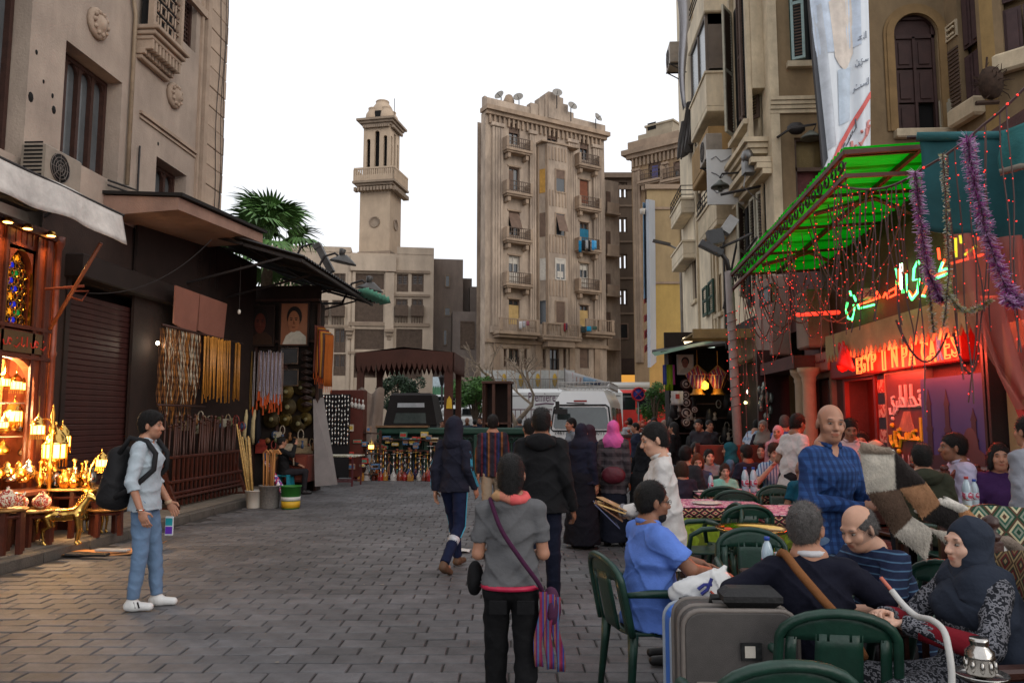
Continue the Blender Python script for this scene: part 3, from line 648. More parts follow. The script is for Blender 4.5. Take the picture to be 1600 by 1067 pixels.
f.bd('lattice',M_wood,wo_);p=B();p.box(x0+.02,x1-.02,.3,.33,9.07,11.4);p.bd('pane',M_dark,wo_)
sx0,sx1=fl(212,70)[0],fl(262,70)[0];zc=fl(235,60)[1]
mb=B()
for i,(dz,dy)in enumerate(((.0,.42),(-.09,.36),(-.17,.3),(-.5,.1))):mb.bbox(sx0-.05+i*.03,sx1+.05-i*.03,-dy,0,zc+dz-.08,zc+dz,.015)
corb=mb.bd('corbel',M_sand2,lb);mb=B()
for i in range(9):
 x=sx0+(sx1-sx0)*(i+.5)/9;mb.bbox(x-.028,x+.028,-.29,0,zc-.42,zc-.17,.01)
 mb.bbox(x-.04,x+.04,-.16,0,zc-.5,zc-.4,.01)
mb.bd('dentil',M_sand2,corb)
f=B();fq(f,sx0,sx1,zc+.02,zc+1.6,.09,-.3,-.2);scr=f.bd('stone_screen',M_sand2,lb);f=B()
for i in range(4):
 for j in range(6):
  cx=sx0+.15+i*(sx1-sx0-.3)/3;cz=zc+.2+j*.26
  f.tube([(cx+.12*cos(t*pi/4)*(1 if t%2 else .7),-.25,cz+.12*sin(t*pi/4)*(1 if t%2 else .7))for t in range(8)],.018,4,closed=1)
f.bd('tracery',M_sand2,scr);f=B();f.box(sx0,sx1,-.1,-.08,zc+.02,zc+1.6);f.bd('backing',M_dark,scr)
for(u,v)in((150,38),(270,150)):
 s,z=fl(u,v);mb=B();Mx=MR(90,'X')
 mb.lathe([(.25,0),(.25,.05),(.2,.09),(.17,.07),(.1,.14),(.0,.17)],(s,0,z),14,Mx);bo=mb.bd('boss',M_sand2,lb);mb=B()
 for i in range(10):a=i*.628;mb.ball((s+.17*cos(a),-.09,z+.17*sin(a)),.04,6)
 mb.bd('petal',M_sand2,bo)
mb=B();s,_=fl(203,100);mb.tube([(s,-.06,5.6),(s,-.06,8.6),(s-.1,-.06,8.9),(s-.1,-.06,9.9)],.035,7).bd('drain_pipe',mat('pipe_cream',(150,132,110),.6),lb)
mb=B();s,_=fl(213,250);mb.tube([(s-.9,-.07,5.5),(s-.3,-.08,5.56),(s,-.05,5.6),(s,-.05,6.4)],.018,6).tube([(s-.9,-.07,5.42),(s-.3,-.08,5.48),(s+.06,-.05,5.5)],.015,6).bd('conduit',M_iron,lb)
mb=B()
for u,v,r_ in((48,152,.06),(84,172,.05),(82,150,.03),(57,82,.03),(68,128,.025),(247,225,.03)):
 s,z=fl(u,v);mb.ball((s,-.0,z),(r_,.012,r_*1.3),7)
mb.bd('hole',M_dark,lb)
mb=B()
for k in range(3):
 s0=fl(330+k*5,200)[0];mb.tube([(s0+.05*sin(z*2+k),-.12-.03*(k==1),13.4-z)for z in LS(0,9,24)],.008,4)
mb.bd('cable',M_iron,lb)
mb=B();T=lambda x,y,z:(x,y,z)
cy0,cy1=11.72,15.25;mb.add([(cy0,0,5.26),(cy0,-1.25,5.2),(cy1,-1.25,5.46),(cy1,0,5.5),(cy0,0,4.92),(cy0,-1.25,5.0),(cy1,-1.25,5.27),(cy1,0,5.2)],[(0,3,2,1),(4,5,6,7),(0,1,5,4),(1,2,6,5),(2,3,7,6),(3,0,4,7)])
can=mb.bd('canopy_slab',mat('canopy_plaster',(160,128,112),.9,v=.25,s=1.5,b=.3,t=.3),lb)
mb=B().add([(a,b,5.21+.265*(a-cy0)/(cy1-cy0)+c+.06*(b+1.3)/1.3)for c in(.005,.06)for a,b in((cy0-.05,-1.33),(cy1+.03,-1.33),(cy1+.03,0),(cy0-.05,0))],[(3,2,1,0),(4,5,6,7),(0,1,5,4),(1,2,6,5),(2,3,7,6),(3,0,4,7)]).bd('tar_sheet',mat('tar_sheet',(30,26,24),.9),can)
mb=B();s,z=fl(280,300);mb.bar((14.2,0,5.35),(14.6,-1.0,5.32),.04).bd('bracket',M_iron,lb)
mb=B();wh(mb,10.3,16.0,.1,4.945,[(11.0,14.1,.1,3.75),(14.3,15.9,.1,3.9)],.3);mb.bd('shop_wall',mat('shaded_shop_wall',(56,41,35),.9,v=.35,s=2,b=.4,t=.3),lb)  # wall colour darkened to stand in for shadow under the awnings
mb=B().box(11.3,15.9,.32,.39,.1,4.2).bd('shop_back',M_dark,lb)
def aircon(name,frame,s,z,d,label,w=.82,hh=.58,dep=.34,grey=(150,138,124)):
 r=em(name,(0,0,0),0,label,'air conditioner');loc,ang=frame;r.location=VE(loc)+Matrix.Rotation(ang,3,'Z')@VE((s,d,z));r.rotation_euler=(0,0,ang)
 m=B().bbox(0,w,-dep,0,0,hh,.02).bd('casing',mat('aircon_case',grey,r=.5,v=.25,s=4,b=.1,t=.25),r)
 Mx=MR(90,'X');m=B().lathe([(.0,0),(hh*.41,0),(hh*.41,.004)],(w*.4,-dep-.002,hh*.5),20,Mx);gr=m.bd('fan_opening',M_dark,r);m=B()
 for k in range(4):m.tube([(w*.4+hh*.1*(k+1)*cos(t*.35),-dep-.012,hh*.5+hh*.1*(k+1)*sin(t*.35))for t in range(18)],.005,4,closed=1)
 for k in range(8):a=k*pi/4;m.bar((w*.4,-dep-.01,hh*.5),(w*.4+hh*.41*cos(a),-dep-.01,hh*.5+hh*.41*sin(a)),.006)
 m.bd('fan_guard',mat('aircon_guard',(110,102,96),.5,v=.1,b=0),gr);m=B()
 for k in range(9):m.box(-.006,0,-dep+.04,-.04,.06+k*.055,.085+k*.055)
 m.bd('side_louvre',M_dark,r);m=B()
 for q in(.1,w-.1):m=B().bar((q,.12,-.03),(q,-dep-.03,-.03),.035).bar((q,.12,-.34),(q,-dep+.04,-.04),.03).bd('wall_bracket',M_iron,r)
 return r
s,z=fl(64,280,-.4);aircon('air_conditioner',FL,s,z,-.1,'grey air conditioner unit below the tall window above the white awning',.78,.5,.34)
m=B();gl_r=random.Random(8)
for k in range(70):
 x,y=gl_r.uniform(-5.8,4),gl_r.uniform(3.2,16);s=gl_r.uniform(.006,.022);a=gl_r.uniform(0,3);m.add([(x+s*cos(a+t*1.57)*(1.6 if t%2 else 1),y+s*sin(a+t*1.57),.006+.004*(t%2))for t in range(4)],[(0,1,2,3)])
m.bd('street_litter',mat('litter_pale',(150,140,126),v=.5,s=1.0,b=0),kind='stuff')
# ================================================================ LEFT SIDE: lit lamp shop, shutter, stalls
M_red=mat('red_wood',(112,52,28),.4,v=.4,s=6,b=.25,k=30,p=.5)
M_red2=mat('dark_red_wood',(74,32,20),.45,v=.4,s=6,b=.25,p=.5)
M_brass=mat('brass',(196,146,66),.28,m=1,v=.35,s=18,b=.15,k=60)
M_gold=mat('polished_brass',(216,172,92),.16,m=1,v=.2,s=10,b=.05)
M_silver=mat('silver_metal',(190,186,180),.22,m=1,v=.25,s=14,b=.08)
M_steel=mat('steel',(120,118,116),.4,m=.8,v=.3,b=.1)
def lamp(parent,loc,power,col,r=.05,name='bulb_light'):
 l=bpy.data.lights.new(name,'POINT');l.energy=power;l.color=col;l.shadow_soft_size=r
 o=bpy.data.objects.new(name,l);COL.objects.link(o);o.location=loc
 if parent is not None:o.parent=parent
 return o
WARM=(1.0,.55,.2)
FS=((-7.0,0,0),R(90))
def fs(u,v,d=0):return FP(FS,u,v,d)
shop=em('lamp_shop',FS[0],FS[1],'glowing red wooden shop front with stained glass arch and lit display of brass lamps','shop front')
S0,S1=7.9,10.16
a0,a1,az0,az1=fs(10,450)[0],fs(51,450)[0],fs(30,512)[1],fs(30,388)[1]
n0,n1,nz1=fs(-30,600)[0],fs(54,600)[0],fs(28,558)[1]
mb=B();wh(mb,S0,S1,.12,4.25,[(a0,a1,az0,az1),(n0,n1,.75,nz1),(8.1,a0-.35,az0,az1)],.12);sp_(mb,n0,n1,nz1-.38,nz1,.0,.12,12)
for q0,q1 in((a0,a1),(8.1,a0-.35)):sp_(mb,q0,q1,az1-.45,az1,.0,.1,12)
mb.box(S0,S1,.5,.56,.12,4.25).box(S0,S0+.05,.12,.5,.12,4.25).box(S1-.05,S1,.121,.5,.12,4.25).box(S0,S1,.12,.5,4.2,4.25)
mb.bd('front_panel',M_red,shop)
mb=B()
for i in range(21):
 s=S0+.1+i*.107
 if s<S1-.1:mb.box(s-.006,s+.006,-.008,0,az1+.08,4.2)
mb.box(S0,S1,-.05,0,4.12,4.2).box(S0,S1,-.04,0,2.83,2.88).box(S0,S1,-.04,0,2.44,2.49)
for s in(a0-.08,a1+.02,S1-.12,n1+.06):mb.box(s,s+.05,-.03,0,.7,4.1)
fq(mb,S0+.3,n1+.06,.16,.68,.06,-.03,0)
mb.bd('moulding',M_red2,shop)
mb=B().lathe([(.07,.12),(.07,.3),(.05,.34),(.045,2.5),(.06,2.56),(.045,2.6),(.045,4.0),(.08,4.1),(.08,4.2)],(S1+.06,-.02,0),10).bd('column',M_red,shop)
win=B();fq(win,a0-.03,a1+.03,az0-.03,az1+.03,.05,.0,.03);wn=win.bd('stained_window',M_brass,shop)
gl=[emis('glass_blue',(20,40,190),1.0),emis('glass_amber',(230,140,20),1.5),emis('glass_green',(20,140,60),.8),emis('glass_brown',(60,25,8),.4)]
cx=(a0+a1)/2;hw=(a1-a0)/2
mb=B();gp=[]
for row in range(9):
 for c in range(3 if row%2==0 else 2):
  x=cx+(c-(1 if row%2==0 else .5))*hw*.66;z=az0+.1+row*(az1-az0-.18)/8.4
  if z>az1-.45 and abs(x-cx)>hw*sqrt(max(0,1-((z-az1+.45)/.45)**2))-.03:continue
  mb.tube([(x+.068*(1 if t%2 else .62)*cos(t*pi/6),.06,z+.068*(1 if t%2 else .62)*sin(t*pi/6))for t in range(12)],.011,4,closed=1);gp.append((x,z))
mb.bd('star_grille',M_brass,wn)
for k,(x,z)in enumerate(gp):
 m=B().prism([(x+.052*cos(t*pi/3),z+.052*sin(t*pi/3))for t in range(6)],.075,.085).bd('glass_piece',gl[[3,0,3,1,2,3,0,3,1,3,3,0][k%12]],wn)
m=B().box(a0,a1,.1,.12,az0,az1).bd('backing',M_dark,wn)
sg=B();sg.box(S0+.1,fs(64,540)[0],-.03,.0,2.52,2.79);sgn=sg.bd('sign_strip',mat('sign_brown',(78,62,40),.5),shop);sg=B()
s=S0+.25;k=0
while s<fs(60,540)[0]:
 t=k%5;w=(.05,.1,.06,.12,.08)[t]
 if t==0:sg.tube([(s,-.035,2.6),(s,-.035,2.73)],.008,4)
 elif t==1:sg.tube([(s,-.035,2.66),(s+.02,-.035,2.6),(s+.07,-.035,2.6),(s+.09,-.035,2.7)],.008,4)
 elif t==2:sg.tube([(s+.03*cos(a),-.035,2.65+.04*sin(a))for a in LS(0,5.5,8)],.008,4)
 elif t==3:sg.tube([(s,-.035,2.6),(s+.05,-.035,2.58),(s+.1,-.035,2.64)],.008,4);sg.ball((s+.05,-.035,2.7),.011,6)
 else:sg.tube([(s,-.035,2.72),(s,-.035,2.62),(s+.03,-.035,2.6),(s+.06,-.035,2.63)],.008,4)
 s+=w+.02;k+=1
sg.bd('script',mat('sign_red',(170,45,30),.5),sgn)
mb=B().box(n0,n1,.44,.48,.75,nz1).bd('niche_back',mat('niche_back',(206,150,90),.7,v=.2),shop)
mb=B()
for z in(.98,1.42,1.86):mb.box(n0,n1,.12,.42,z,z+.015)
mb.bd('glass_shelf',mat('shelf_glass',(190,180,160),.15,v=.1,b=0),shop)
for z,e in((2.3,55),(1.75,34),(1.25,26)):lamp(shop,(n1-.3,.25,z),e,(1,.66,.32),.06)
lamp(shop,(n0+.45,.25,2.2),50,(1,.62,.3),.06)
for k,(u,v)in enumerate(((12,351),(43,361),(80,372))):
 s,z=fs(u,v,-.1);q=em('spotlight',(-6.9,s,z+.03),0,['leftmost of three round spotlights above the red shop front','middle of three round spotlights above the red shop front','right of three round spotlights above the red shop front'][k],'spotlight','spotlights over the lamp shop')
 m=B().lathe([(.04,.06),(.06,.03),(.065,0)],(0,0,0),10).bd('housing',M_brass,q);m=B().lathe([(.055,-.012),(.05,-.02)],(0,0,.012),10).bd('bulb',emis('spot_bulb',(255,170,80),14),q)
 l=bpy.data.lights.new('spot_light','SPOT');l.energy=28;l.color=WARM;l.spot_size=R(110);l.spot_blend=.6;l.shadow_soft_size=.04;o=bpy.data.objects.new('spot_light',l);COL.objects.link(o);o.parent=q;o.location=(.02,0,-.03);o.rotation_euler=(0,R(-12),0)
def lantern(loc,s,label,lit=2.5,name='brass_lantern',cat='lantern',hang=0.0):
 r=em(name,loc,ru(0,3),label,cat,'brass lanterns of the lamp shop');r.scale=(s,s,s)
 m=B().lathe([(.0,.62),(.012,.6),(.02,.57),(.01,.55),(.03,.52),(.08,.48),(.12,.42),(.135,.36),(.15,.35),(.15,.33)],(0,0,0),10).bd('dome',M_gold,r)
 m=B().lathe([(.13,.33),(.13,.16)],(0,0,0),10).bd('shade',emis('lantern_glow',(255,176,84),lit,(200,150,80)),r);m=B()
 for k in range(10):a=k*.628;m.bar((.136*cos(a),.136*sin(a),.34),(.136*cos(a),.136*sin(a),.15),.012)
 for k in range(20):a=k*.314;m.tube([(.14*cos(a),.14*sin(a),.16),(.14*cos(a),.14*sin(a),.05)],.006,4)
 m.bd('cage',M_brass,r);m=B()
 if hang:m.tube([(0,0,.6),(0,0,.6+hang)],.006,4);m.bd('chain',M_brass,r)
 else:m.lathe([(.1,.15),(.05,.1),(.04,.03),(.12,0)],(0,0,0),10);m.bd('foot',M_brass,r)
 return r
lk=[(58,690,9.6,.62,'hanging lit lantern on the bracket beside the display niche',.35),(20,672,10.3,.75,'lit domed lantern on the middle shelf of the niche',0),(84,735,9.9,1.05,'tall tiered lantern standing right of the red column',0),(95,712,10.2,.8,'lit lantern glowing behind the tall tiered one',0),(24,618,10.3,.55,'lantern row lamp at the top of the niche',.2),(6,612,10.35,.5,'small lantern at the top left of the niche',.2),(40,618,10.35,.5,'small lantern at the top right of the niche',.2),(24,712,10.2,.6,'lit lantern on the lowest niche shelf',0),(40,676,10.4,.42,'small glass lantern right on the middle shelf',0),(5,676,10.3,.42,'small lantern far left on the middle shelf',0),(70,752,9.9,.4,'glowing half dome lamp on the brass table',0),(158,738,9.75,.5,'lit lantern hung from the curved brass arm',.0)]
for u,v,Y,s,lb_,hg in lk:lantern(PX(u,v,-7.22)if Y>10.25 else PY(u,v,Y),s,lb_,9.0,hang=hg)
for(u,v,Y,e)in((84,690,9.55,34),(158,745,9.5,18),(60,720,9.4,40),(20,770,9.2,24),(110,742,9.5,22)):lamp(shop,to_local(FS[0],FS[1],PY(u,v,Y)),e*.75,(1,.6,.25),.08)
fl_=em('floor_lamp',PY(76,770,9.7),0,'slender turned brass floor lamp post in front of the red column','lamp');m=B()
m.lathe([(.12,-.35),(.13,-.32),(.04,-.28),(.02,-.2),(.025,.3),(.05,.34),(.02,.4),(.018,.75),(.045,.8),(.045,.86),(.02,.9),(.03,1.0),(.0,1.15)],(0,0,0),10).bd('stem',M_brass,fl_);m=B().tube([(0,0,.9),(-.08,0,.95),(-.15,0,.95)],.01,5).bd('arm',M_brass,fl_)
arm=em('curved_arm_lamp',PY(140,768,9.75),0,'brass lamp stand with long curved arm on the low table','lamp stand');m=B()
m.tube([(0,0,0),(-.02,0,.15),(.0,0,.3),(.07,0,.42),(.15,0,.47),(.2,0,.46)],[.03,.018,.02,.022,.02,.014],7).bd('arm',M_gold,arm);m=B().lathe([(.1,0),(.09,.03),(.03,.06)],(0,0,0),10).bd('base',M_brass,arm)
def lt_(loc,rx,h,label,n=8,legs=6):
 r=em('low_table',loc,0,label,'table','low tables on the pavement');m=B().lathe([(rx,0),(rx*1.02,.015),(rx,.03)],(0,0,h-.03),16).bd('tabletop',mat('table_top',(150,110,62),.3,v=.4,s=10,m=.4),r)
 for k in range(legs):
  a=k*2*pi/legs;m=B().bar((rx*.8*cos(a),rx*.8*sin(a),0),(rx*.75*cos(a),rx*.75*sin(a),h-.03),.055).bd('leg',M_red2,r)
 m=B().tube([(rx*.78*cos(k*.524),rx*.78*sin(k*.524),h*.82)for k in range(12)],.02,5,closed=1).bd('apron',M_red2,r);return r
p=PG(46,852,.12);lt_(p,.3,.44,'low octagonal table carrying white painted teapots');t1=p
p2=PY(112,840,10.0);p2.z=.12;lt_(p2,.38,.64,'round table crowded with lit brass lamps')
p3=PG(6,866,.12);lt_(p3,.22,.52,'small dark table at the left edge of the pavement')
p4=PY(165,830,10.1);p4.z=.12;lt_(p4,.25,.36,'small low table behind the backpack of the standing man',legs=4)
def teapot(loc,s,label,m_,rz=0):
 r=em('teapot',loc,rz,label,'teapot','teapots on the low tables');r.scale=(s,s,s);m=B().lathe([(.05,0),(.09,.03),(.105,.08),(.09,.13),(.05,.155),(.055,.165),(.03,.18),(.012,.19),(.018,.205),(.0,.22)],(0,0,0),12).bd('pot',m_,r)
 m=B().tube([(.09,0,.06),(.14,0,.09),(.17,0,.15)],[.022,.016,.01],6).bd('spout',m_,r);m=B().tube([(-.09,0,.12),(-.15,0,.12),(-.15,0,.06),(-.09,0,.05)],.009,5).bd('handle',M_brass,r);return r
M_china=pat('painted_china','print',[(212,196,176),(170,60,50),(212,200,176)],sx=30)
for dx,dy,s,t in((-.12,-.05,.9,'white painted teapot on the octagonal table, front one'),(.12,.02,.95,'white painted teapot on the octagonal table, right one'),(0,.13,.8,'small painted teapot at the back of the octagonal table')):teapot(t1+VE((dx,dy,.45)),s,t,M_china,ru(0,6))
teapot(p3+VE((0,0,.53)),1.1,'painted teapot on the small dark table at the left edge',M_china,1)
for i in range(15):
 q=p2+VE((ru(-.32,.32),ru(-.3,.25),.65));r=em('brass_ewer',q,ru(0,6),['slim brass ewer on the round table beside the lanterns','short brass vase on the round table beside the lanterns'][i%2],'ewer','brass ewers on the round table');s=ru(.8,1.3);r.scale=(s,s,s)
 m=B().lathe([(.05,0),(.02,.03),(.055,.09),(.05,.13),(.018,.18),(.016,.25),(.03,.28),(.0,.3)]if i%2==0 else[(.04,0),(.07,.06),(.06,.12),(.03,.16),(.04,.19)],(0,0,0),10).bd('ewer_body',[M_gold,M_silver,M_brass][i%3],r);m=B().tube([(.03,0,.17),(.08,0,.16),(.06,0,.08)],.006,5).bd('handle',M_gold,r)
for i,(u,v)in enumerate(((10,745),(28,748),(44,742),(52,748),(-8,748),(16,752),(36,754),(4,710),(36,712),(48,708),(6,676),(32,674),(50,672))):
 r=em('brass_figurine',PX(u,v,-6.85 if v>730 else-7.24),ru(0,6),['polished coffee pot in front of the niche','brass bowl with lid in front of the niche'][i%2],'brass pot','brass pots in front of the niche');s=ru(.7,1.2);r.scale=(s,s,s)
 m=B().lathe([(.06,0),(.09,.04),(.07,.1),(.03,.13),(.04,.15),(.0,.2)],(0,0,0),10).bd('pot',[M_gold,M_brass,M_silver][i%3],r);m=B().tube([(.07,0,.05),(.12,0,.1),(.14,0,.12)],.01,5).bd('spout',M_gold,r)
bench=em('display_bench',(0,0,0),0,'dark wooden display ledge below the lit niche','ledge');m=B().bbox(-7.0,-6.55,8.4,10.6,.7,.76,.01).bd('board',M_red2,bench);m=B()
for y in(8.6,9.6,10.5):m.bbox(-6.95,-6.6,y-.04,y+.04,.12,.7,.01)
m.bd('support',M_red2,bench);m=B().box(-6.98,-6.92,8.4,10.6,.12,.7).bd('front_panel',M_red,bench)
def horse(loc,rz,s,label):
 r=em('brass_horse',loc,rz,label,'horse statue','brass horse statues');r.scale=(s,s,s);S=SDF()
 S.rc((0,-.26,.56),(0,.0,.55),.125,.112,.03).rc((0,0,.55),(0,.22,.58),.112,.125,.03);S.rc((0,.26,.64),(0,.4,.86),.1,.062,.04);S.rc((0,.4,.9),(0,.58,.78),.06,.036,.03);S.el((0,.43,.87),(.045,.075,.06),.02)
 for q in(-1,1):
  S.rc((q*.025,.39,.95),(q*.03,.4,1.0),.018,.006,.01)
  S.rc((q*.075,.24,.52),(q*.075,.27,.3),.06,.034,.03);S.rc((q*.075,.27,.3),(q*.075,.24,.05),.03,.022,.01);S.rc((q*.075,.24,.05),(q*.075,.27,.02),.026,.034,.01)
  S.rc((q*.08,-.28,.52),(q*.085,-.22,.36),.085,.05,.03);S.rc((q*.085,-.22,.36),(q*.085,-.33,.27),.042,.03,.01);S.rc((q*.085,-.33,.27),(q*.085,-.3,.05),.028,.022,.01);S.rc((q*.085,-.3,.05),(q*.085,-.27,.02),.026,.034,.01)
 S.rc((0,-.37,.6),(0,-.46,.45),.035,.045,.02);S.rc((0,-.46,.45),(0,-.45,.22),.045,.015,.02)
 for k in range(6):S.rc((0,.2+k*.035,.72+k*.05),(0,.15+k*.035,.7+k*.05),.025,.012,.01)
 S.cut((0,0,0),(0,0,-1));link('horse_body',S.mesh('horse_body',.013),M_gold,r)
 m=B().sheet(lambda a,b:(.118*sin((a-.5)*3.4),-.06+(b-.5)*.2,.545+.128*cos((a-.5)*3.4)),8,3,.012).bd('saddle',pat('saddle_cloth','print',[(150,40,30),(200,180,140),(70,30,90)],sx=25),r);return r
q=PG(98,851,.12);horse(q,R(-75),.66,'brass horse statue with raised head beside the octagonal table');q=PG(148,832,.12);horse(q,R(-100),.56,'brass horse statue with painted saddle behind the backpack')
aw=em('white_awning',(0,0,0),0,'dirty white cloth awning valance over the lit lamp shop','awning');XA=-5.9
m=B().sheet(lambda a,b:(XA+.12*b+.03*sin(a*17)*b,7.4+a*2.5,4.43-.42*b-.02*sin(a*9)),40,6,.006).bd('valance',mat('white_canvas',(206,200,192),.9,v=.22,s=4,b=.6,k=14,t=.3),aw)
m=B().sheet(lambda a,b:(XA-b*1.35,7.4+a*2.5,4.44+.05*b+.05*sin(a*8)*b*(1-b)),30,4,.006).bd('awning_top',mat('awning_grey',(70,64,60),.9),aw)
m=B().tube([(XA,7.5,4.42),(XA,9.94,4.42)],.02,6).bd('rail',M_iron,aw)
pole=B();a_,b_=PX(158,380,-5.95),PX(78,515,-6.85);pole.tube([a_,b_],.025,7);pole.bd('awning_pole',mat('pole_wood',(128,70,42),.5),None,label='slanting wooden pole propping the white awning',cat='pole')
br=em('sign_bracket',(0,0,0),0,'rusty iron bracket with wire beside the closed shutter','bracket');m=B().tube([PX(70,452,-6.9),PX(132,447,-6.5)],.018,6).tube([PX(105,462,-6.7),PX(128,470,-6.5),PX(138,455,-6.5),PX(112,455,-6.6)],.014,5).bd('arm',mat('rust',(110,48,28),.8),br)
m=B();pa,pb=PX(138,458,-6.5),PX(330,375,-6.1);m.tube([pa.lerp(pb,t)-VE((0,0,.55*t*(1-t)*2))for t in LS(0,1,16)],.008,4).bd('wire',M_iron,br)
sh=em('roller_shutter',(-7.32,0,0),R(90),'closed dark red roller shutter between lit shop and stall','shutter');M_sh=mat('shutter_red',(62,33,30),.55,v=.3,s=3,b=.2,t=.3)  # shutter red lowered to carry the shade under the canopy
sm2=B();sm2.bbox(11.02,14.08,-.02,.02,.0,.088,.012);smm=sm2.mesh('slat');smm.materials.append(M_sh)
for i in range(36):link('slat',smm,None,sh,(0,0,.62+i*.09-.3))
m=B().box(10.9,11.0,-.05,.06,.1,3.8).box(14.1,14.22,-.05,.06,.1,3.8).bd('guide_rail',mat('shutter_frame',(40,30,27),.6),sh);m=B().bbox(10.85,14.25,-.3,.06,3.76,4.12,.02).bd('shutter_box',mat('shutter_frame',(40,30,27)),sh)
for k,(ua,ub)in enumerate(((275,312),(313,355))):
 XP=-6.75;m=B();c=[PX(ua,446+(ua-275)*.36,XP),PX(ub,446+(ub-275)*.36,XP),PX(ub-6,520+(ub-275)*.17,XP-.15),PX(ua-3,505+(ua-275)*.3,XP-.15)]
 m.add(c+[q+VE((-.03,0,0))for q in c],[(0,1,2,3),(7,6,5,4),(0,4,5,1),(1,5,6,2),(2,6,7,3),(3,7,4,0)]).bd('sign_board',mat('sign_board_pink',(150,100,84),.8,v=.12),None,label=['left of two blank pinkish boards above the hanging canes','right of two blank pinkish boards above the hanging canes'][k],cat='board',group='blank boards over the cane stall')
CX=-6.8
rail=em('hanging_rail',(0,0,0),0,'long rail with bead strands across the front of the cane stall','rail');m=B().tube([(CX,12.8,3.28),(CX,16.2,3.28)],.025,6).tube([(CX-.02,12.8,1.9),(CX-.02,14.6,1.9)],.02,6).bd('rail_bar',M_wood,rail)
M_bead=[mat('bead_white',(186,176,154),.35,v=.5,b=.1),mat('bead_brown',(108,70,42),.5,v=.3),mat('bead_amber',(168,110,50),.35,v=.3)]
for layer in range(2):
 for i in range(62 if layer==0 else 40):
  y=12.95+i*.0215*(1 if layer==0 else 1.5)+ru(-.01,.01);z1=3.25;L=ru(.9,1.45)if layer==0 else ru(1.3,1.9);m=B();z=z1;pts=[];rr=[]
  n=int(L/.06)
  for k in range(n):pts.append((CX-layer*.12+.012*sin(k*.9+i),y+.008*sin(k*.6+i*2),z1-k*.06));rr.append(.003+.0045*(k%2))
  m.tube(pts,rr,5).bd('bead_strand',M_bead[0 if rp.random()<(.38 if layer==0 else .1)else rp.choice([1,2,1])],rail)
M_cane=mat('golden_cane',(186,126,52),.4,v=.3,s=10,b=.1,o=.25,p=.5)
cm=B();cm.tube([(0,0,0),(0,0,-1.12)],[.018,.014],6);cmm=cm.mesh('walking_cane');cmm.materials.append(M_cane)
for i in range(30):
 y=14.3+i*.048+(.22 if i>24 else 0);o=link('walking_cane',cmm,None,None,(CX+.06+ru(-.02,.02),y,3.26+ru(-.03,.01)));o.rotation_euler=(rp.gauss(0,.015),rp.gauss(0,.02),0);o.scale=(1,1,ru(.98,1.15));tag(o,'golden cane hanging in the row from the stall rail','cane','golden canes hanging from the rail')
M_dcane=mat('dark_cane',(66,34,22),.45,v=.4,o=.3)
cm=B();cm.tube([(0,0,0),(0,0,1.0)],[.014,.02],6);cm.ball((0,0,1.02),.03,7);dcm=cm.mesh('standing_cane');dcm.materials.append(M_dcane)
for i in range(44):
 o=link('standing_cane',dcm,None,None,(-6.72+ru(-.04,.04),12.95+i*.066,.5));o.rotation_euler=(rp.gauss(0,.02),rp.gauss(0,.02),0);o.scale=(1,1,ru(.95,1.2));tag(o,'dark cane with round knob standing upright in the slatted rack','cane','dark canes standing in the rack')
rk=em('slatted_rack',(0,0,0),0,'low slatted wooden rack holding canes on the pavement','rack')
for z in(.98,.56,.36):m=B().bbox(-6.6,-6.55,12.85,15.85,z,z+.05,.01).bd('rail_bar',M_red2,rk)
for y in(12.9,15.8):m=B().bar((-6.85,y,1.1),(-6.45,y,.14),.06).bd('post',M_red2,rk);m=B().bar((-6.85,y,.12),(-6.4,y,.15),.05).bd('foot',M_red2,rk)
pm_=B();pm_.bar((-6.58,0,.16),(-6.58,0,1.0),.035);pmm=pm_.mesh('picket');pmm.materials.append(M_red2)
for i in range(17):link('picket',pmm,None,rk,(0,13.0+i*.165,0))
m=B().bbox(-6.9,-6.5,12.85,15.85,.3,.34,.01).bd('base_board',M_red2,rk)
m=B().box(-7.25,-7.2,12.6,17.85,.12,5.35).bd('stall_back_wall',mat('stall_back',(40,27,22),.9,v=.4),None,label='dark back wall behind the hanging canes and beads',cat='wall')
lamp(rail,(-7.0,13.1,2.95),4,(1,.9,.7),.04);m=B().ball((-6.98,13.02,2.98),.035,8).bd('bulb',emis('bare_bulb',(255,240,210),25),rail)
m=B().tube([(-6.3,14.8,4.75),(-6.3,14.8,3.82)],.006,4);hb=m.bd('hanging_bulb',M_iron,None,label='unlit bulb hanging on a wire below the canopy',cat='bulb');m=B().ball((-6.3,14.8,3.78),(.035,.035,.05),8).bd('bulb',mat('frosted_bulb',(200,196,186),.3,b=0),hb)
YS=17.9
def ys(u,v,d=0):p=PY(u,v,YS-d);return p.x,p.z
cab=em('corner_stall',(0,0,0),0,'dark corner stall hung with portraits, necklaces and brass plates','stall');m=B();xl,xr=ys(372,600)[0],ys(497,600)[0]
m.box(xl,xr,YS,YS+.1,.0,4.85).box(xr-.06,xr+.04,YS-.003,YS+.25,0,4.4).bd('back_panel',mat('stall_black',(36,27,22),.85,v=.4),cab)
m=B()
for u in(400,437,447,497):x,_=ys(u,600);m.box(x-.03,x+.03,YS-.08,YS-.0,0,4.4)
for v in(534,470):_,z=ys(430,v);m.box(xl,xr,YS-.09,YS-.002,z-.03,z+.03)
m.bd('post',M_wood,cab)
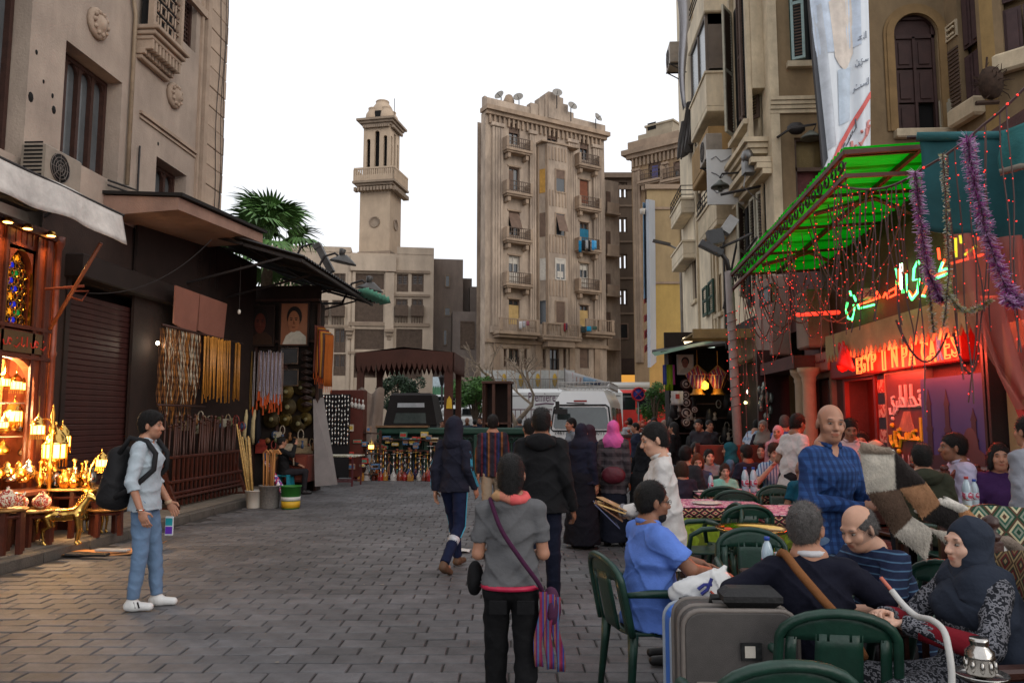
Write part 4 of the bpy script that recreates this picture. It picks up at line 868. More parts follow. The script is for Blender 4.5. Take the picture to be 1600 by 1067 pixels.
def po_(par_or_none,x0,x1,z0,z1,y,shirt,skin_,hair_,back,name='portrait',label=None,framec=(40,26,20)):
 r=em(name,((x0+x1)/2,y,z0),0,label,'portrait','portraits on the stalls');w,h=x1-x0,z1-z0
 m=B().bbox(-w/2,w/2,-.02,.02,0,h,.005).bd('panel',mat('poster_'+str(back),back,r=.5,v=.15,s=3,b=0),r)
 m=B();fq(m,-w/2-.03,w/2+.03,-.03,h+.03,.035,-.035,.02);m.bd('frame',mat('poster_frame'+str(framec),framec,r=.5),r)
 def flat(nm,poly,yy,mm_):q=B();q.prism(poly,yy,yy+.004);q.bd(nm,mm_,r)
 def ov(cx,cz,rx,rz,n=18,a0_=0,a1_=2*pi):return[(cx+rx*cos(a0_+(a1_-a0_)*t/n),cz+rz*sin(a0_+(a1_-a0_)*t/n))for t in range(n)]
 flat('printed_shoulders',[(-.42*w,.02*h),(.46*w,.02*h),(.44*w,.2*h),(.2*w,.33*h),(-.05*w,.34*h),(-.3*w,.22*h)],-.026,mat('print_'+str(shirt),shirt,r=.5,v=.2,s=12,b=0))
 flat('printed_hair',ov(.0,.68*h,.28*w,.25*h),-.030,mat('print_hair',hair_,r=.5,v=.2,b=0));flat('printed_face',ov(-.02*w,.56*h,.215*w,.26*h),-.034,mat('print_'+str(skin_),skin_,r=.5,v=.3,s=6,b=0))
 for q in(-1,1):flat('printed_eye',ov(-.02*w+q*.09*w,.6*h,.045*w,.014*h,8),-.038,mat('print_hair',hair_));flat('printed_brow',ov(-.02*w+q*.09*w,.64*h,.06*w,.012*h,8),-.038,mat('print_hair',hair_))
 flat('printed_nose',[(-.03*w,.6*h),(.035*w,.5*h),(-.04*w,.5*h)],-.037,mat('print_nose',(110,66,44),b=0));flat('printed_mouth',ov(-.02*w,.42*h,.07*w,.013*h,8),-.038,mat('print_lip',(96,44,36),b=0))
 return r
x0,z1=ys(444,476);x1,z0=ys(484,540);po_(None,x0,x1,z0,z1,YS-.16,(190,186,172),(150,98,68),(24,18,16),(140,92,66),label='portrait print of a dark haired man in pale collar at the corner stall')
x0,z1=ys(392,480);x1,z0=ys(430,540);po_(None,x0,x1,z0,z1,YS-.12,(58,36,22),(90,40,28),(20,10,8),(34,20,16),label='dim dark portrait left of the pale collared portrait')
for k,(u,v,rr)in enumerate(((447,612,13),(470,606,12),(425,622,12),(449,636,15),(476,632,13),(424,655,14),(446,655,11),(466,662,14),(478,655,11),(410,610,10),(410,636,10),(484,612,10))):
 x,z=ys(u,v,.1);r_=rr*YS/1200;m=B();Mx=MR(90,'X')
 m.lathe([(r_,.0),(r_,.02),(r_*.78,.012),(r_*.72,.02),(r_*.3,.02),(r_*.25,.03),(0,.032)],(x,YS-.1,z),18,Mx);pl=m.bd('brass_plate',[mat('plate_olive',(84,70,30),.45,m=.6,v=.5,s=20),mat('plate_dark',(62,52,28),.45,m=.6,v=.5,s=20)][k%2],None,label=['olive gold engraved plate hanging on the corner stall','dull dark gold engraved plate hanging on the corner stall'][k%2],cat='plate',group='brass plates on the corner stall')
 m=B().lathe([(r_*.3,.0),(r_*.2,.006)],(x,YS-.132,z),8,Mx).bd('engraving',mat('plate_white',(130,126,92),.4,m=.5),pl)
M_neck=[pat('neck%d'%i,'stripe',c,sz=45,axes='XZ')for i,c in enumerate([[(188,180,176),(96,84,96)],[(170,160,150),(120,60,40)],[(120,110,150),(200,196,200)],[(60,84,100),(130,140,140)],[(150,120,60),(70,50,30)]])]
nk_=0
for u in list(range(378,400,4))+list(range(404,444,2)):
 x,z=ys(u,549+ru(-2,3),.25);L=ru(.95,1.3)if u>404 else ru(.9,1.5);m=B().tube([(x+dx,YS-.25+.01*sin(u),z-t*L)for dx,t in((0,0),(.012,.3),(.016,.7),(.012,.95),(0,1),(-.012,.95),(-.016,.7),(-.012,.3),(0,.02))],.009,5)
 q=m.bd('necklace',M_neck[nk_%5 if u<404 else nk_%3],None,label='long bead necklace hanging from the corner stall rail',cat='necklace',group='necklaces on the corner stall');m=B().tube([(x,YS-.26,z-L+.02),(x,YS-.26,z-L-.2)],[.01,.022],5).bd('tassel',mat('tassel_orange',(196,84,36),.9,o=.3),q);nk_+=1
for k,(u,v)in enumerate(((453,556),(453,590))):
 x,z=ys(u,v,.1);m=B();fq(m,x-.22,x+.22,z-.2,z+.2,.03,YS-.14,YS-.1);q=m.bd('picture_frame',M_silver,None,label=['upper of two dark framed panels under the portrait','lower of two dark framed panels under the portrait'][k],cat='frame',group='framed panels');m=B().box(x-.19,x+.19,YS-.12,YS-.105,z-.17,z+.17).bd('panel',mat('panel_grey',(62,64,66),.3),q)
for k in range(9):
 x,z=ys(481,552+k*10,.2);m=B().ball((x,YS-.25,z),(.13,.09,.06),8).tube([(x-.12,YS-.3,z),(x,YS-.34,z+.05),(x+.12,YS-.3,z)],.02,5).bd('leather_hat',mat('leather_dark',(60,46,42),.5,v=.4),None,label='dark leather hat in the vertical stack at the stall corner',cat='hat',group='stacked leather hats')
for k in range(8):
 x,z=ys(496+k*2.2,508+k*2,.6);cc=[(92,52,44),(120,62,30),(168,110,36),(60,44,50),(140,60,40),(176,120,50),(84,60,54),(150,80,30)][k];L=1.1+.1*sin(k*2)
 m=B().sheet(lambda a,b:(x+(a-.5)*.14+.02*sin(a*9+k),YS-.6+.25*a+.03*sin(b*5+k),z-b*L),5,6,.01);q=m.bd('hanging_scarf',cloth('scarf%d'%k,cc),None,label='fringed %s scarf hanging at the corner of the dark awning'%['maroon','rust','mustard','plum','brick red','golden','dusky brown','orange'][k],cat='scarf',group='scarves at the awning corner');m=B()
 for j in range(5):m.tube([(x-.06+j*.03,YS-.6+.05*j,z-L),(x-.06+j*.03,YS-.6+.05*j,z-L-.14)],.006,4)
 m.bd('fringe',cloth('scarf_fringe',(190,90,40)),q)
x,z=ys(400,650,.3);q=em('duster_bundle',(x,YS-.5,z-.3),0,'bundle of pale and black hair fly whisks hanging at the stall','whisks')
for k in range(4):m=B().tube([(0.1*(k-1.5),0,.45),(.09*(k-1.5),-.03,.2),(.1*(k-1.5),-.02,-.15),(.06*(k-1.5),0,-.35)],[.02,.06,.08,.02],7).bd('whisk',cloth('whisk%d'%(k%2),[(190,172,130),(30,30,34)][k==1]),q)
aw2=em('dark_awning',(0,0,0),0,'dark corrugated awning roof over the left stalls with torn teal edge','awning');m=B();ny=70
m.sheet(lambda a,b:(-7.3+2.45*a,14.3+5.9*b,5.5-.72*a+.025*sin(b*ny*pi)),3,ny*2,.01,False).bd('corrugated_sheet',mat('awning_dark_sheet',(40,38,38),.6,v=.3),aw2)
m=B()
for y in(14.4,16.2,18.0,19.9):m.bar((-7.3,y,5.4),(-4.9,y,4.7),.06);m.bar((-7.2,y,4.3),(-5.3,y,4.78),.04)
m.bar((-4.92,14.3,4.7),(-4.92,20.1,4.7),.06).bar((-6.1,14.3,5.05),(-6.1,20.1,5.05),.05).bd('truss',M_iron,aw2)
m=B()
for k in range(6):
 y=18.6+k*.28;m.sheet(lambda a,b:(-4.95+.3*a+.04*k,y+.24*b,4.86+.05*a-.14*b),2,2,.006)
m.bd('teal_strip',mat('teal_plastic',(110,180,156),.4,v=.2),aw2)
def flood(loc,rz,label,long_=False):
 r=em('flood_lamp',loc,rz,label,'flood lamp','flood lamps on the dark awning');m=B().tube([(-.9,0,-.2),(-.35,0,-.2),(-.1,0,.32),(.18,0,.4),(.3,0,.3)],.03,6).bd('bracket',M_iron,r)
 m=B();Mx=MR(62 if long_ else 12,'Y')
 if long_:m.cbox((.52,0,.02),(.85,.2,.16),Mx);m.cbox((.34,0,.32),(.12,.24,.2),Mx)
 else:m.lathe([(.05,.16),(.1,.12),(.26,-.02),(.28,-.06),(.0,-.05)],(.4,0,.2),12,Mx,1.3,.8);m.lathe([(.07,.15),(.09,.3),(.04,.32)],(.32,0,.2),8,Mx)
 m.bd('housing',mat('flood_grey',(74,72,70),.4,v=.3),r);return r
flood(PY(476,405,19.2),0,'long drooping flood lamp on the roof of the dark awning',True);flood(PY(512,420,19.0),0,'broad bell shaped flood lamp behind the drooping one');flood(PY(555,462,19.6),0,'flood lamp hanging at the right tip of the dark awning')
m=B();Mt=MR(15,'Y')
for k in range(3):m.cbox(PY(440+k*14,412+k*2,20.6),(.26,.3,.3),Mt)
m.bd('roof_clutter',mat('pale_box',(190,184,178),.7,o=.1),None,label='pale boxes lying on the roof of the dark awning',cat='boxes')
palm=em('palm_tree',(-8.0,20.5,0),0,'fan palm rising behind the concrete canopy on the left','palm tree');m=B().tube([(0,0,0),(.05,0,2),(.02,.1,4),(0,0,6.25)],[.2,.16,.14,.16],10).bd('trunk',mat('palm_trunk',(92,76,60),.95,v=.4,s=14,b=.9),palm)
M_palm=mat('palm_leaf',(84,122,62),.55,v=.45,s=5,b=.1,o=.3)
def fan(seed):
 g=random.Random(seed);m=B();n=24
 m.tube([(0,0,0),(.35,0,.22),(.75,0,.32)],[.022,.016,.014],5)
 for k in range(n):
  a=R(-105+210*k/(n-1));L=.78*(1-.25*abs(a)/2)*g.uniform(.9,1.08);d=VE((cos(a),sin(a),0));s_=VE((-d.y,d.x,0));c=VE((.75,0,.32));dr=g.uniform(.1,.35)
  p0,p1,p2_,p3_=c,c+d*L*.45+VE((0,0,.05)),c+d*L*.75-VE((0,0,dr*.15)),c+d*L-VE((0,0,dr))
  w1,w2=.05,.03
  m.add([p0-s_*.012,p0+s_*.012,p1+s_*w1,p1-s_*w1,p2_+s_*w2,p2_-s_*w2,p3_,p1+VE((0,0,.02))],[(0,1,2,7),(0,7,3),(3,7,2,4,5),(5,4,6)])
 me=m.mesh('leaf');me.materials.append(M_palm);return me
fans=[fan(i)for i in range(4)];g=random.Random(5)
for i in range(34):
 o=link('leaf',fans[i%4],None,palm,(g.uniform(-.05,.05),g.uniform(-.05,.05),6.1+g.uniform(-.05,.3)));el=g.uniform(-.85,1.2);o.rotation_euler=(g.uniform(-.4,.4),-el,i*2.4+g.uniform(-.2,.2));s=g.uniform(.85,1.15)*1.12;o.scale=(s,s,s)
def pail(loc,label,r0,r1,h,m_,name='pail'):
 r=em(name,loc,0,label,'pail');m=B().lathe([(r0,0),(r0+.003,.01),(r1,h-.02),(r1+.012,h-.018),(r1+.012,h),(r1-.01,h),(r1-.02,h-.03),(r0-.01,.02),(0,.02)],(0,0,0),16).bd('bucket',m_,r);m=B().tube([(r1*cos(t),.02,h-.03-.12*sin(t))for t in LS(0,pi,9)],.004,4).bd('handle',M_steel,r);return r
pp=PG(397,793);pail(pp,'white plastic tub holding bamboo sticks by the kerb',.13,.17,.33,mat('tub_white',(190,186,178),.5,v=.15))
bs=B();bs.tube([(0,0,0),(0,0,1.5)],[.018,.015],6)
for k in range(7):bs.tube([(0,0,.1+k*.2),(0,0,.115+k*.2)],.021,6)
bsm=bs.mesh('bamboo_stick');bsm.materials.append(mat('bamboo',(186,152,92),.5,v=.35,s=12,o=.2))
for k in range(8):o=link('bamboo_stick',bsm,None,None,pp+VE((ru(-.08,.08),ru(-.08,.08),.03)));o.rotation_euler=(ru(-.05,.1),ru(-.2,-.06),0);o.scale=(1,1,ru(.8,1.05));tag(o,'bamboo stick leaning in the white plastic tub','stick','bamboo sticks in the white tub')
pp=PG(421,793);pail(pp,'speckled grey bucket holding light wooden canes',.17,.2,.42,mat('bucket_grey',(116,114,112),.7,v=.4,s=30))
for k in range(8):
 b_=B();x,y=ru(-.1,.1),ru(-.08,.08);b_.tube([(x,y,.03),(x*1.2,y,.9),(x*1.3,y,1.02),(x*1.3+.06,y,1.08),(x*1.3+.12,y,1.0)],.015,6);b_.bd('crook_cane',mat('light_cane',(176,124,74),.45,v=.2,o=.2),None,pp,'light crook handled cane standing in the grey bucket','cane','canes in the grey bucket')
pp=PG(454,794);gb=pail(pp,'green and yellow paint bucket on the cobbles',.16,.185,.42,mat('bucket_green',(40,110,40),.45,v=.2));m=B().lathe([(.168,.02),(.175,.14)],(0,0,0),16).bd('yellow_band',mat('bucket_yellow',(200,160,40),.5,v=.3),gb);m=B().lathe([(.1765,.15),(.181,.22)],(0,0,0),16).bd('white_band',mat('bucket_white',(200,200,196),.5,v=.2),gb)
m=B();a_,b_=pp+VE((-.02,0,.1)),pp+VE((-.62,.3,.85));m.tube([a_.lerp(b_,t)for t in LS(0,1,8)],[.03,.06,.065,.06,.06,.05,.05,.03],9);um=m.bd('folded_parasol',pat('parasol_print','print',[(200,190,196),(180,50,70),(80,70,150),(220,210,210)],sx=16),None,label='folded floral umbrella leaning in the green bucket',cat='umbrella')
m=B().tube([b_,b_+(b_-a_)*.12],.012,6).bd('handle',M_wood,um)
st=em('plastic_stool',(XU(447,16.9),16.9,0),0,'teal plastic stool under the seated man on the phone','stool');m=B().bbox(-.17,.17,-.15,.15,.4,.44,.02).bd('seat',mat('teal_plastic_stool',(30,130,150),.4,v=.1),st)
for q in((-1,-1),(1,-1),(1,1),(-1,1)):m=B().bar((q[0]*.16,q[1]*.14,0),(q[0]*.13,q[1]*.12,.41),.07).bd('leg',mat('teal_plastic_stool',(30,130,150)),st)
m=B();x0=XU(456,17.4);m.bbox(x0-.05,x0+.5,17.1,17.75,.25,.86,.02);cb=m.bd('counter_box',mat('counter_red',(96,40,30),.6,v=.3),None,label='dark red counter box beside the seated man',cat='counter');m=B()
for i in range(2):m.bbox(x0-.03+i*.26,x0+.21+i*.26,17.07,17.1,.3,.82,.01)
m.bd('drawer',mat('counter_red2',(110,50,36),.6),cb)
gp_=B();c=[PY(489,624,17.75),PY(503,621,18.0),PY(525,757,17.3),PY(492,760,17.2)];gp_.add(c+[q+VE((.02,.06,0))for q in c],[(0,1,2,3),(7,6,5,4),(0,4,5,1),(1,5,6,2),(2,6,7,3),(3,7,4,0)]);gp_.bd('leaning_board',mat('grey_sheet',(122,116,114),.6,v=.2),None,label='tall grey board leaning beside the souvenir table',cat='board')
tb=em('souvenir_table',PG(532,758),R(-6),'folding table with paper covered top in front of the pendant rack','table');m=B().bbox(-.85,.5,-.35,.35,.72,.76,.01).bd('tabletop',pat('newsprint','print',[(196,192,176),(150,146,120),(206,200,190)],sx=14),tb)
for x,y in((-.75,-.3),(.42,-.3),(.42,.3),(-.75,.3)):m=B().bar((x,y,0),(x,y,.72),.035).bd('leg',mat('leg_maroon',(90,40,44),.5),tb)
m=B().bar((-.75,-.3,.12),(.42,-.3,.12),.03).bar((-.75,.3,.12),(.42,.3,.12),.03).bd('stretcher',mat('leg_maroon',(90,40,44)),tb)
cd=em('cardboard',PG(160,864),R(8),'flattened brown cardboard lying at the kerb','cardboard');m=B().sheet(lambda a,b:(-.42+.84*a+.12*b,-.22+.42*b,.02+.012*sin(a*7+b*3)),8,4,.006).bd('sheet',mat('cardboard',(170,120,76),.9,v=.2,s=6),cd);m=B().sheet(lambda a,b:(.4+.3*a,-.1+.3*b,.015+.1*a*a),4,3,.006).bd('flap',mat('cardboard',(170,120,76)),cd)
for k,(u,v,w,cc)in enumerate(((122,872,.14,(66,62,62)),(148,873,.16,(28,28,30)),(176,866,.2,(170,168,166)))):
 m=B();p=PG(u,v);m.bbox(-w,w,-.05,.05,.0,.035,.01).bd('litter',mat('litter%d'%k,cc,r=.5),None,p+VE((0,0,.035)),['flat dark grey packet on the cardboard','small black packet at the cardboard edge','crumpled pale paper lying on the cardboard'][k],'litter')
m=B();p=PG(715,862);m.sheet(lambda a,b:(-.16+.32*a,-.1+.2*b,.012+.02*abs(sin(a*6+b*4))),8,6,.003).bd('paper_scrap',mat('paper',(206,204,200),.9,v=.08),None,p,'white paper scrap on the cobbles by the hooded walker','paper')
for k in range(56):
 if k<34:u,v,Y=ru(402,492),ru(668,716),YS-.12
 else:u,v,Y=ru(288,380),ru(650,672),0
 p=PY(u,v,Y)if Y else PX(u,v,-6.95);t=k%4;s=ru(.8,1.4);m=B()
 if t==0:m.bbox(-.1*s,.1*s,-.02,.02,-.07*s,.07*s,.006)
 elif t==1:m.lathe([(.03,-.1),(.05,-.05),(.025,.02),(.04,.08),(0,.1)],(0,0,0),8)
 elif t==2:m.tube([(.05*s*cos(q),0,.09*s*sin(q))for q in LS(0,6.2,10)],.012,5)
 else:m.lathe([(.07*s,0),(.07*s,.015),(.03,.02),(0,.03)],(0,0,0),12,MR(90,'X'))
 c=[(150,130,100),(120,80,40),(140,50,40),(60,80,110),(170,160,140),(90,90,60)][k%6];m.bd(['framed_print','figurine','bead_loop','small_plate'][t],mat('goods%d'%(k%6),c,r=.5,v=.4,s=14),None,p,'%s on the dark stall behind the canes and brass plates'%['little framed print hung','small carved figurine shown','loop of beads hung','little round plate hung'][t],['print','figurine','beads','plate'][t],'small goods of the corner stall')
# ================================================================ FAR BUILDINGS
def fmake(u,Y,deg):p=PY(u,655,Y);return((p.x,p.y,0.0),R(deg))
def rect(fr,u0,u1,v0,v1,d=0.0):
 um=(u0+u1)/2;return FP(fr,u0,(v0+v1)/2,d)[0],FP(fr,u1,(v0+v1)/2,d)[0],FP(fr,um,v1,d)[1],FP(fr,um,v0,d)[1]
def at_frame(fr):return dict(loc=fr[0],rz=fr[1])
FM=fmake(560,62,11.6)
M_mus=mat('museum_stone',(190,172,152),.9,v=.13,s=.6,b=.2,k=8,t=.25)
M_mus2=mat('museum_trim',(150,132,114),.9,v=.2,s=1.5,b=.2,t=.2)
M_mwood=mat('mashrabiya_wood',(96,80,68),.8,v=.3,s=5,b=.4)
M_win=mat('window_glass_far',(46,50,54),.15,v=.3,s=.5,b=0,p=.8)
mus=em('museum_building',FM[0],FM[1],'long beige building with wooden lattice windows below the minaret','building')
wins=[(499,516,427,447),(521,540,427,447),(554,600,427,452),(620,638,428,456),(643,662,428,456),(495,513,469,492),(519,538,469,492),(553,599,465,503),(618,637,467,492),(643,661,467,492),(480,490,513,551),(497,514,515,551),(522,540,513,551),(554,600,514,546),(619,660,514,552),(497,513,555,586),(521,540,553,587),(548,600,556,590),(619,660,560,592),(470,485,427,447),(468,485,469,492)]
sL,sR=FP(FM,405,500)[0],FP(FM,677,500)[0];zt=FP(FM,470,384)[1];zt2=FP(FM,640,392)[1];s_m,s_n=FP(FM,552,500)[0],FP(FM,614,500)[0]
hol=[rect(FM,*w)for w in wins]
mb=B();wh(mb,sL,sR,0,zt2-.3,hol,.35);mb.box(sL,sR,.6,14,0,zt2-.35).box(sL,sL+.3,.006,.6,0,zt2-.3).box(sR-.02,sR,.006,.6,0,zt2-.3).box(sL,s_m-.3,-.05,6,zt2-.3,zt).box(s_m-.3,s_n+.2,-.3,3,FP(FM,580,424)[1],FP(FM,580,400)[1]).box(s_n+.25,sR,-.04,8,zt2-.3,zt2+.3).bd('wall',M_mus,mus)
mb=B()
for v,h in((424,.22),(461,.2),(507,.3),(552,.2)):z=FP(FM,600,v)[1];mb.box(FP(FM,545,500)[0],FP(FM,671,500)[0],-.16,-.003,z-h/2,z+h/2)
mb.box(FP(FM,466,500)[0],FP(FM,545,500)[0],-.12,-.003,FP(FM,600,509)[1]-.2,FP(FM,600,509)[1])
mb.bd('string_course',M_mus2,mus)
mb=B();a,b,c,d=rect(FM,601,615,424,590);mb.box(a,b,-.22,-.002,0,d-.15)
for u in(545,552):s=FP(FM,u,500)[0];mb.box(s-.12,s+.12,-.1,-.002,0,FP(FM,580,425)[1])
mb.bd('pilaster',M_mus,mus)
for(u,v)in((608,520),(546,518)):
 a,b,c,d=rect(FM,u-7,u+7,v-6,v+7);mb=B()
 for k in range(3):mb.bbox(a+.1*k,b-.1*k,-.5+.12*k,-.002,d-.32*(k+1),d-.32*k-.05,.03)
 mb.bd('stone_bracket',M_mus2,mus)
for k,(x0,x1,z0,z1)in enumerate(hol):
 f=B();fq(f,x0+.005,x1-.005,z0+.005,z1-.005,.09,.05,.2);n=2 if x1-x0<1.3 else 4
 for i in range(1,n):x=x0+(x1-x0)*i/n;f.box(x-.035,x+.035,.06,.18,z0+.09,z1-.09)
 wq=f.bd('window',M_mwood,mus);big_=x1-x0>1.5
 if big_:
  f=B();f.box(x0+.05,x1-.05,.12,.16,z0+.05,z1-.05)
  for i in range(int((x1-x0)/.12)):x=x0+.1+i*.12;f.box(x-.02,x+.02,.09,.125,z0+.1,z1-.1)
  f.bd('shutter',M_mwood,wq)
 else:
  zm=z0+(z1-z0)*.45;f=B();f.box(x0+.05,x1-.05,.1,.15,z0+.05,zm)
  for i in range(4):x=x0+.15+i*(x1-x0-.3)/3;f.box(x-.04,x+.04,.07,.105,z0+.12,zm-.05)
  f.bd('lower_panel',M_mwood,wq);f=B()
  for i in range(1,7):x=x0+(x1-x0)*i/7;f.box(x-.018,x+.018,.1,.14,zm,z1-.09)
  for i in range(1,6):z=zm+(z1-zm)*i/6;f.box(x0+.09,x1-.09,.095,.135,z-.018,z+.018)
  f.bd('lattice',M_mwood,wq)
 p=B();p.box(x0+.03,x1-.03,.22,.25,z0+.03,z1-.03);p.bd('pane',M_win,wq)
for k in(5,6,8,9):
 x0,x1,z0,z1=hol[k];f=B();f.box(x0-.05,x1+.05,-.45,-.001,z0-.15,z0+.75)
 for i in range(5):x=x0+.05+i*(x1-x0-.1)/4;f.box(x-.03,x+.03,-.48,-.45,z0-.1,z0+.7);f.bar((x,-.3,z0-.15),(x,-.01,z0-1.0),.08)
 f.bd('window_box',M_mwood,mus)
mb=B();a,b,c,d=rect(FM,677,723,405,600,3.0);mb.box(sR,b,3.0,12,0,d).bd('side_wing',mat('museum_grey',(140,126,116),.9,v=.15,s=.6,b=.15,t=.3),mus)
for k,w in enumerate(((695,703,430,449),(694,704,480,494),(692,699,515,540))):
 x0,x1,z0,z1=rect(FM,*w,3.0);f=B();fq(f,x0,x1,z0,z1,.08,2.9,2.995);wq=f.bd('window',M_mus2,mus);p=B();p.box(x0+.08,x1-.08,2.95,2.99,z0+.08,z1-.08);p.bd('pane',M_win,wq)
ann=em('grey_annex',FM[0],FM[1],'low grey stepped annex between the museum and the tall apartment block','building');mb=B()
x0,x1,z0,z1=rect(FM,722,737,435,600,5.0);mb.box(x0-.0,x1,5.0,11,0,z1);x0,x1,z0,z1=rect(FM,734,756,448,600,4.0);mb.box(x0,x1+3,4.0,12,0,z1);x0,x1,z0,z1=rect(FM,707,758,487,600,1.0);mb.box(x0,x1+3,1.0,2.9,0,z1).bd('wall',mat('annex_grey',(132,120,112),.9,v=.18,s=.7,b=.15,t=.3),ann)
x0,x1,z0,z1=rect(FM,719,741,502,545,1.0);f=B();fq(f,x0,x1,z0,z1,.1,.9,.995);wq=f.bd('window',M_mwood,ann);p=B();p.box(x0+.1,x1-.1,.95,.99,z0+.1,z1-.1);p.bd('shutter',M_mwood,wq)
mn=em('minaret',PY(604,655,64),R(-8.0),'pale square minaret with balcony and clustered domes on top','minaret');mn.location.z=0
Ym=64.0
def mz(v):return PY(595,v-12 if v<250 else v+3 if v<310 else v,Ym).z
def mw(px):return px*Ym/1200
M_min=mat('minaret_stone',(190,168,144),.9,v=.14,s=.8,b=.2,k=8,t=.2)
def shaft(w,d,z0,z1,nm,holes=(),sideholes=()):
 m=B();wh(m,-w,0,z0,z1,holes,.3)
 m2=B();wh(m2,0,d,z0,z1,sideholes,.3);m.add([(-q[1],q[0],q[2])for q in m2.v],[tuple(f)for f in m2.f])
 m.add([(-w,0,z0),(-w,d,z0),(-w,d,z1),(-w,0,z1)],[(0,3,2,1)]).add([(-w,d,z0),(0,d,z0),(0,d,z1),(-w,d,z1)],[(0,3,2,1)]).add([(-w,0,z1),(0,0,z1),(0,d,z1),(-w,d,z1)],[(0,1,2,3)])
 m.box(-w+.35,-.35,.35,d-.35,z0,z1-.02)if not holes else m.box(-w+.6,-.6,.6,d-.6,z0,z1-.02)
 return m.bd(nm,M_min,mn)
W1,D1=mw(52),mw(52)
shaft(W1,D1,mz(395),mz(289),'lower_shaft')
mb=B().box(-W1-.1,.1,-.1,D1+.1,mz(420),mz(392)).bd('base_block',M_mus2,mn)
mb=B();w=W1*.98
for k in range(3):mb.box(-W1-.1-.22*k,.1+.22*k,-.1-.22*k,D1+.1+.22*k,mz(290)+.2*k,mz(290)+.2*k+.19)
for k in range(12):
 for q in(0,1):
  t=(k+.5)/12*(W1+.8)-.4
  if q==0:mb.box(-t-.1,-t+.1,-.62,-.1,mz(296),mz(290))
  else:mb.box(.1,.62,t-.1,t+.1,mz(296),mz(290))
bl=mb.bd('balcony_corbel',M_mus2,mn);zb=mz(290)+.6;mb=B();e=.42
for k in range(22):
 t=-e+(W1+2*e)*k/21;mb.box(-t-.05,-t+.05,-e-.05,-e+.05,zb,zb+1.0);t=-e+(D1+2*e)*k/21;mb.box(e-.05,e+.05,t-.05,t+.05,zb,zb+1.0)
mb.box(-W1-e,e,-e-.08,-e+.08,zb+1.0,zb+1.15).box(e-.08,e+.08,-e,D1+e,zb+1.0,zb+1.15).box(-W1-e,e,-e-.03,-e+.03,zb,zb+.5).box(e-.03,e+.03,-e,D1+e,zb,zb+.5).box(-W1-e-.03,-W1-e+.1,-e,D1+e,zb,zb+1.1).bd('balustrade',M_min,mn)
W2,D2=mw(46),mw(46);hs_=[(-W2*.88,-W2*.74,mz(265),mz(226)),(-W2*.58,-W2*.4,mz(270),mz(214)),(-W2*.25,-W2*.11,mz(265),mz(222))]
us=shaft(W2,D2,zb-.1,mz(204),'upper_shaft',hs_,[(-h[1],-h[0],h[2],h[3])for h in hs_]);us.location=(-(W1-W2)/2,(D1-D2)/2,0)
mb=B().box(-W2+.35,-.35,.36,.4,zb,mz(205)).box(-.4,-.36,.35,D2-.35,zb,mz(205)).bd('dark_inside',M_dark,us)
mb=B()
for h in hs_:sp_(mb,h[0],h[1],h[3]-(h[1]-h[0])/2,h[3],-.0,.12,8)
mb.bd('arch_head',M_min,us)
mb=B()
for k in range(3):mb.box(-W2-.12-.2*k,.12+.2*k,-.12-.2*k,D2+.12+.2*k,mz(206)+.2*k,mz(206)+.2*k+.19)
for k in range(14):t=(k+.5)/14*W2;mb.box(-t-.07,-t+.07,-.32,-.1,mz(210),mz(206)).box(.1,.32,t-.07,t+.07,mz(210),mz(206))
co=mb.bd('cornice',M_mus2,us);zc=mz(206)+.58
for x,y,s in((-.24,.26,1.0),(-.76,.26,1.0),(-.24,.74,1.0),(-.76,.74,1.0)):
 mb=B().lathe([(.62,0),(.66,.4),(.6,.72),(.42,1.0),(.4,1.15),(.44,1.2),(.42,1.28),(0,1.3)],(x*W2,y*W2,zc),12).bd('corner_dome',M_min,us)
mb=B().lathe([(1.0,0),(1.0,.95),(.95,1.3),(.78,1.6),(.6,1.85),(.56,1.98),(.62,2.02),(.58,2.1),(0,2.13)],(-.5*W2,.5*W2,zc),14);dm=mb.bd('central_dome',M_min,us)
mb=B().box(-.5*W2-.28,-.5*W2+.28,.5*W2-1.1,.5*W2-.9,zc+.1,zc+.85).bd('dome_opening',M_dark,dm);mb=B().tube([(-.1,.5*W2,zc),(-.1,.5*W2,zc+2.3)],.03,5).bd('rod',M_iron,us)
for(x,y,rot)in((-W1/2,-.02,90),):
 z=mz(346);Mx=MR(90,'X');mb=B().lathe([(.5,0),(.5,.08),(.4,.08),(.38,.02),(0,.02)],(x,0,z),16,Mx).bd('roundel',M_mus2,mn)
Mx=MR(90,'Y');mb=B().lathe([(.5,0),(.5,.08),(.4,.08),(.38,.02),(0,.02)],(0,D1/2,mz(346)),16,Mx).bd('roundel',M_mus2,mn)
FA=fmake(757,55,33.7)
M_apt=mat('apartment_stucco',(188,168,148),.9,v=.22,s=.35,b=.25,k=10,t=.55)
M_apt2=mat('apartment_trim',(170,147,125),.9,v=.22,s=1.2,b=.25,k=15,t=.35)
M_shut=mat('brown_shutter',(112,90,76),.75,v=.3,s=3,b=.2)
M_white=mat('white_joinery',(196,188,176),.6,v=.2,s=4)
M_cream=mat('cream_board',(196,164,108),.8,v=.25,s=2)
M_green_sh=mat('bluegreen_shutter',(58,84,72),.7,v=.3)
apt=em('apartment_block',FA[0],FA[1],'tall art deco apartment block with fluted pilasters, central bay and stone balconies','building')
def skew(mb,x0,x1,y0,y1,z0,z1,k=.70):
 s=k*(y1-y0);q=k*y0 if x0==0 else 0;mb.add([(x0+q,y0,z0),(x1,y0,z0),(x1+s,y1,z0),(x0+q+s,y1,z0),(x0+q,y0,z1),(x1,y0,z1),(x1+s,y1,z1),(x0+q+s,y1,z1)],[(0,3,2,1),(4,5,6,7),(0,1,5,4),(1,2,6,5),(2,3,7,6),(3,0,4,7)])
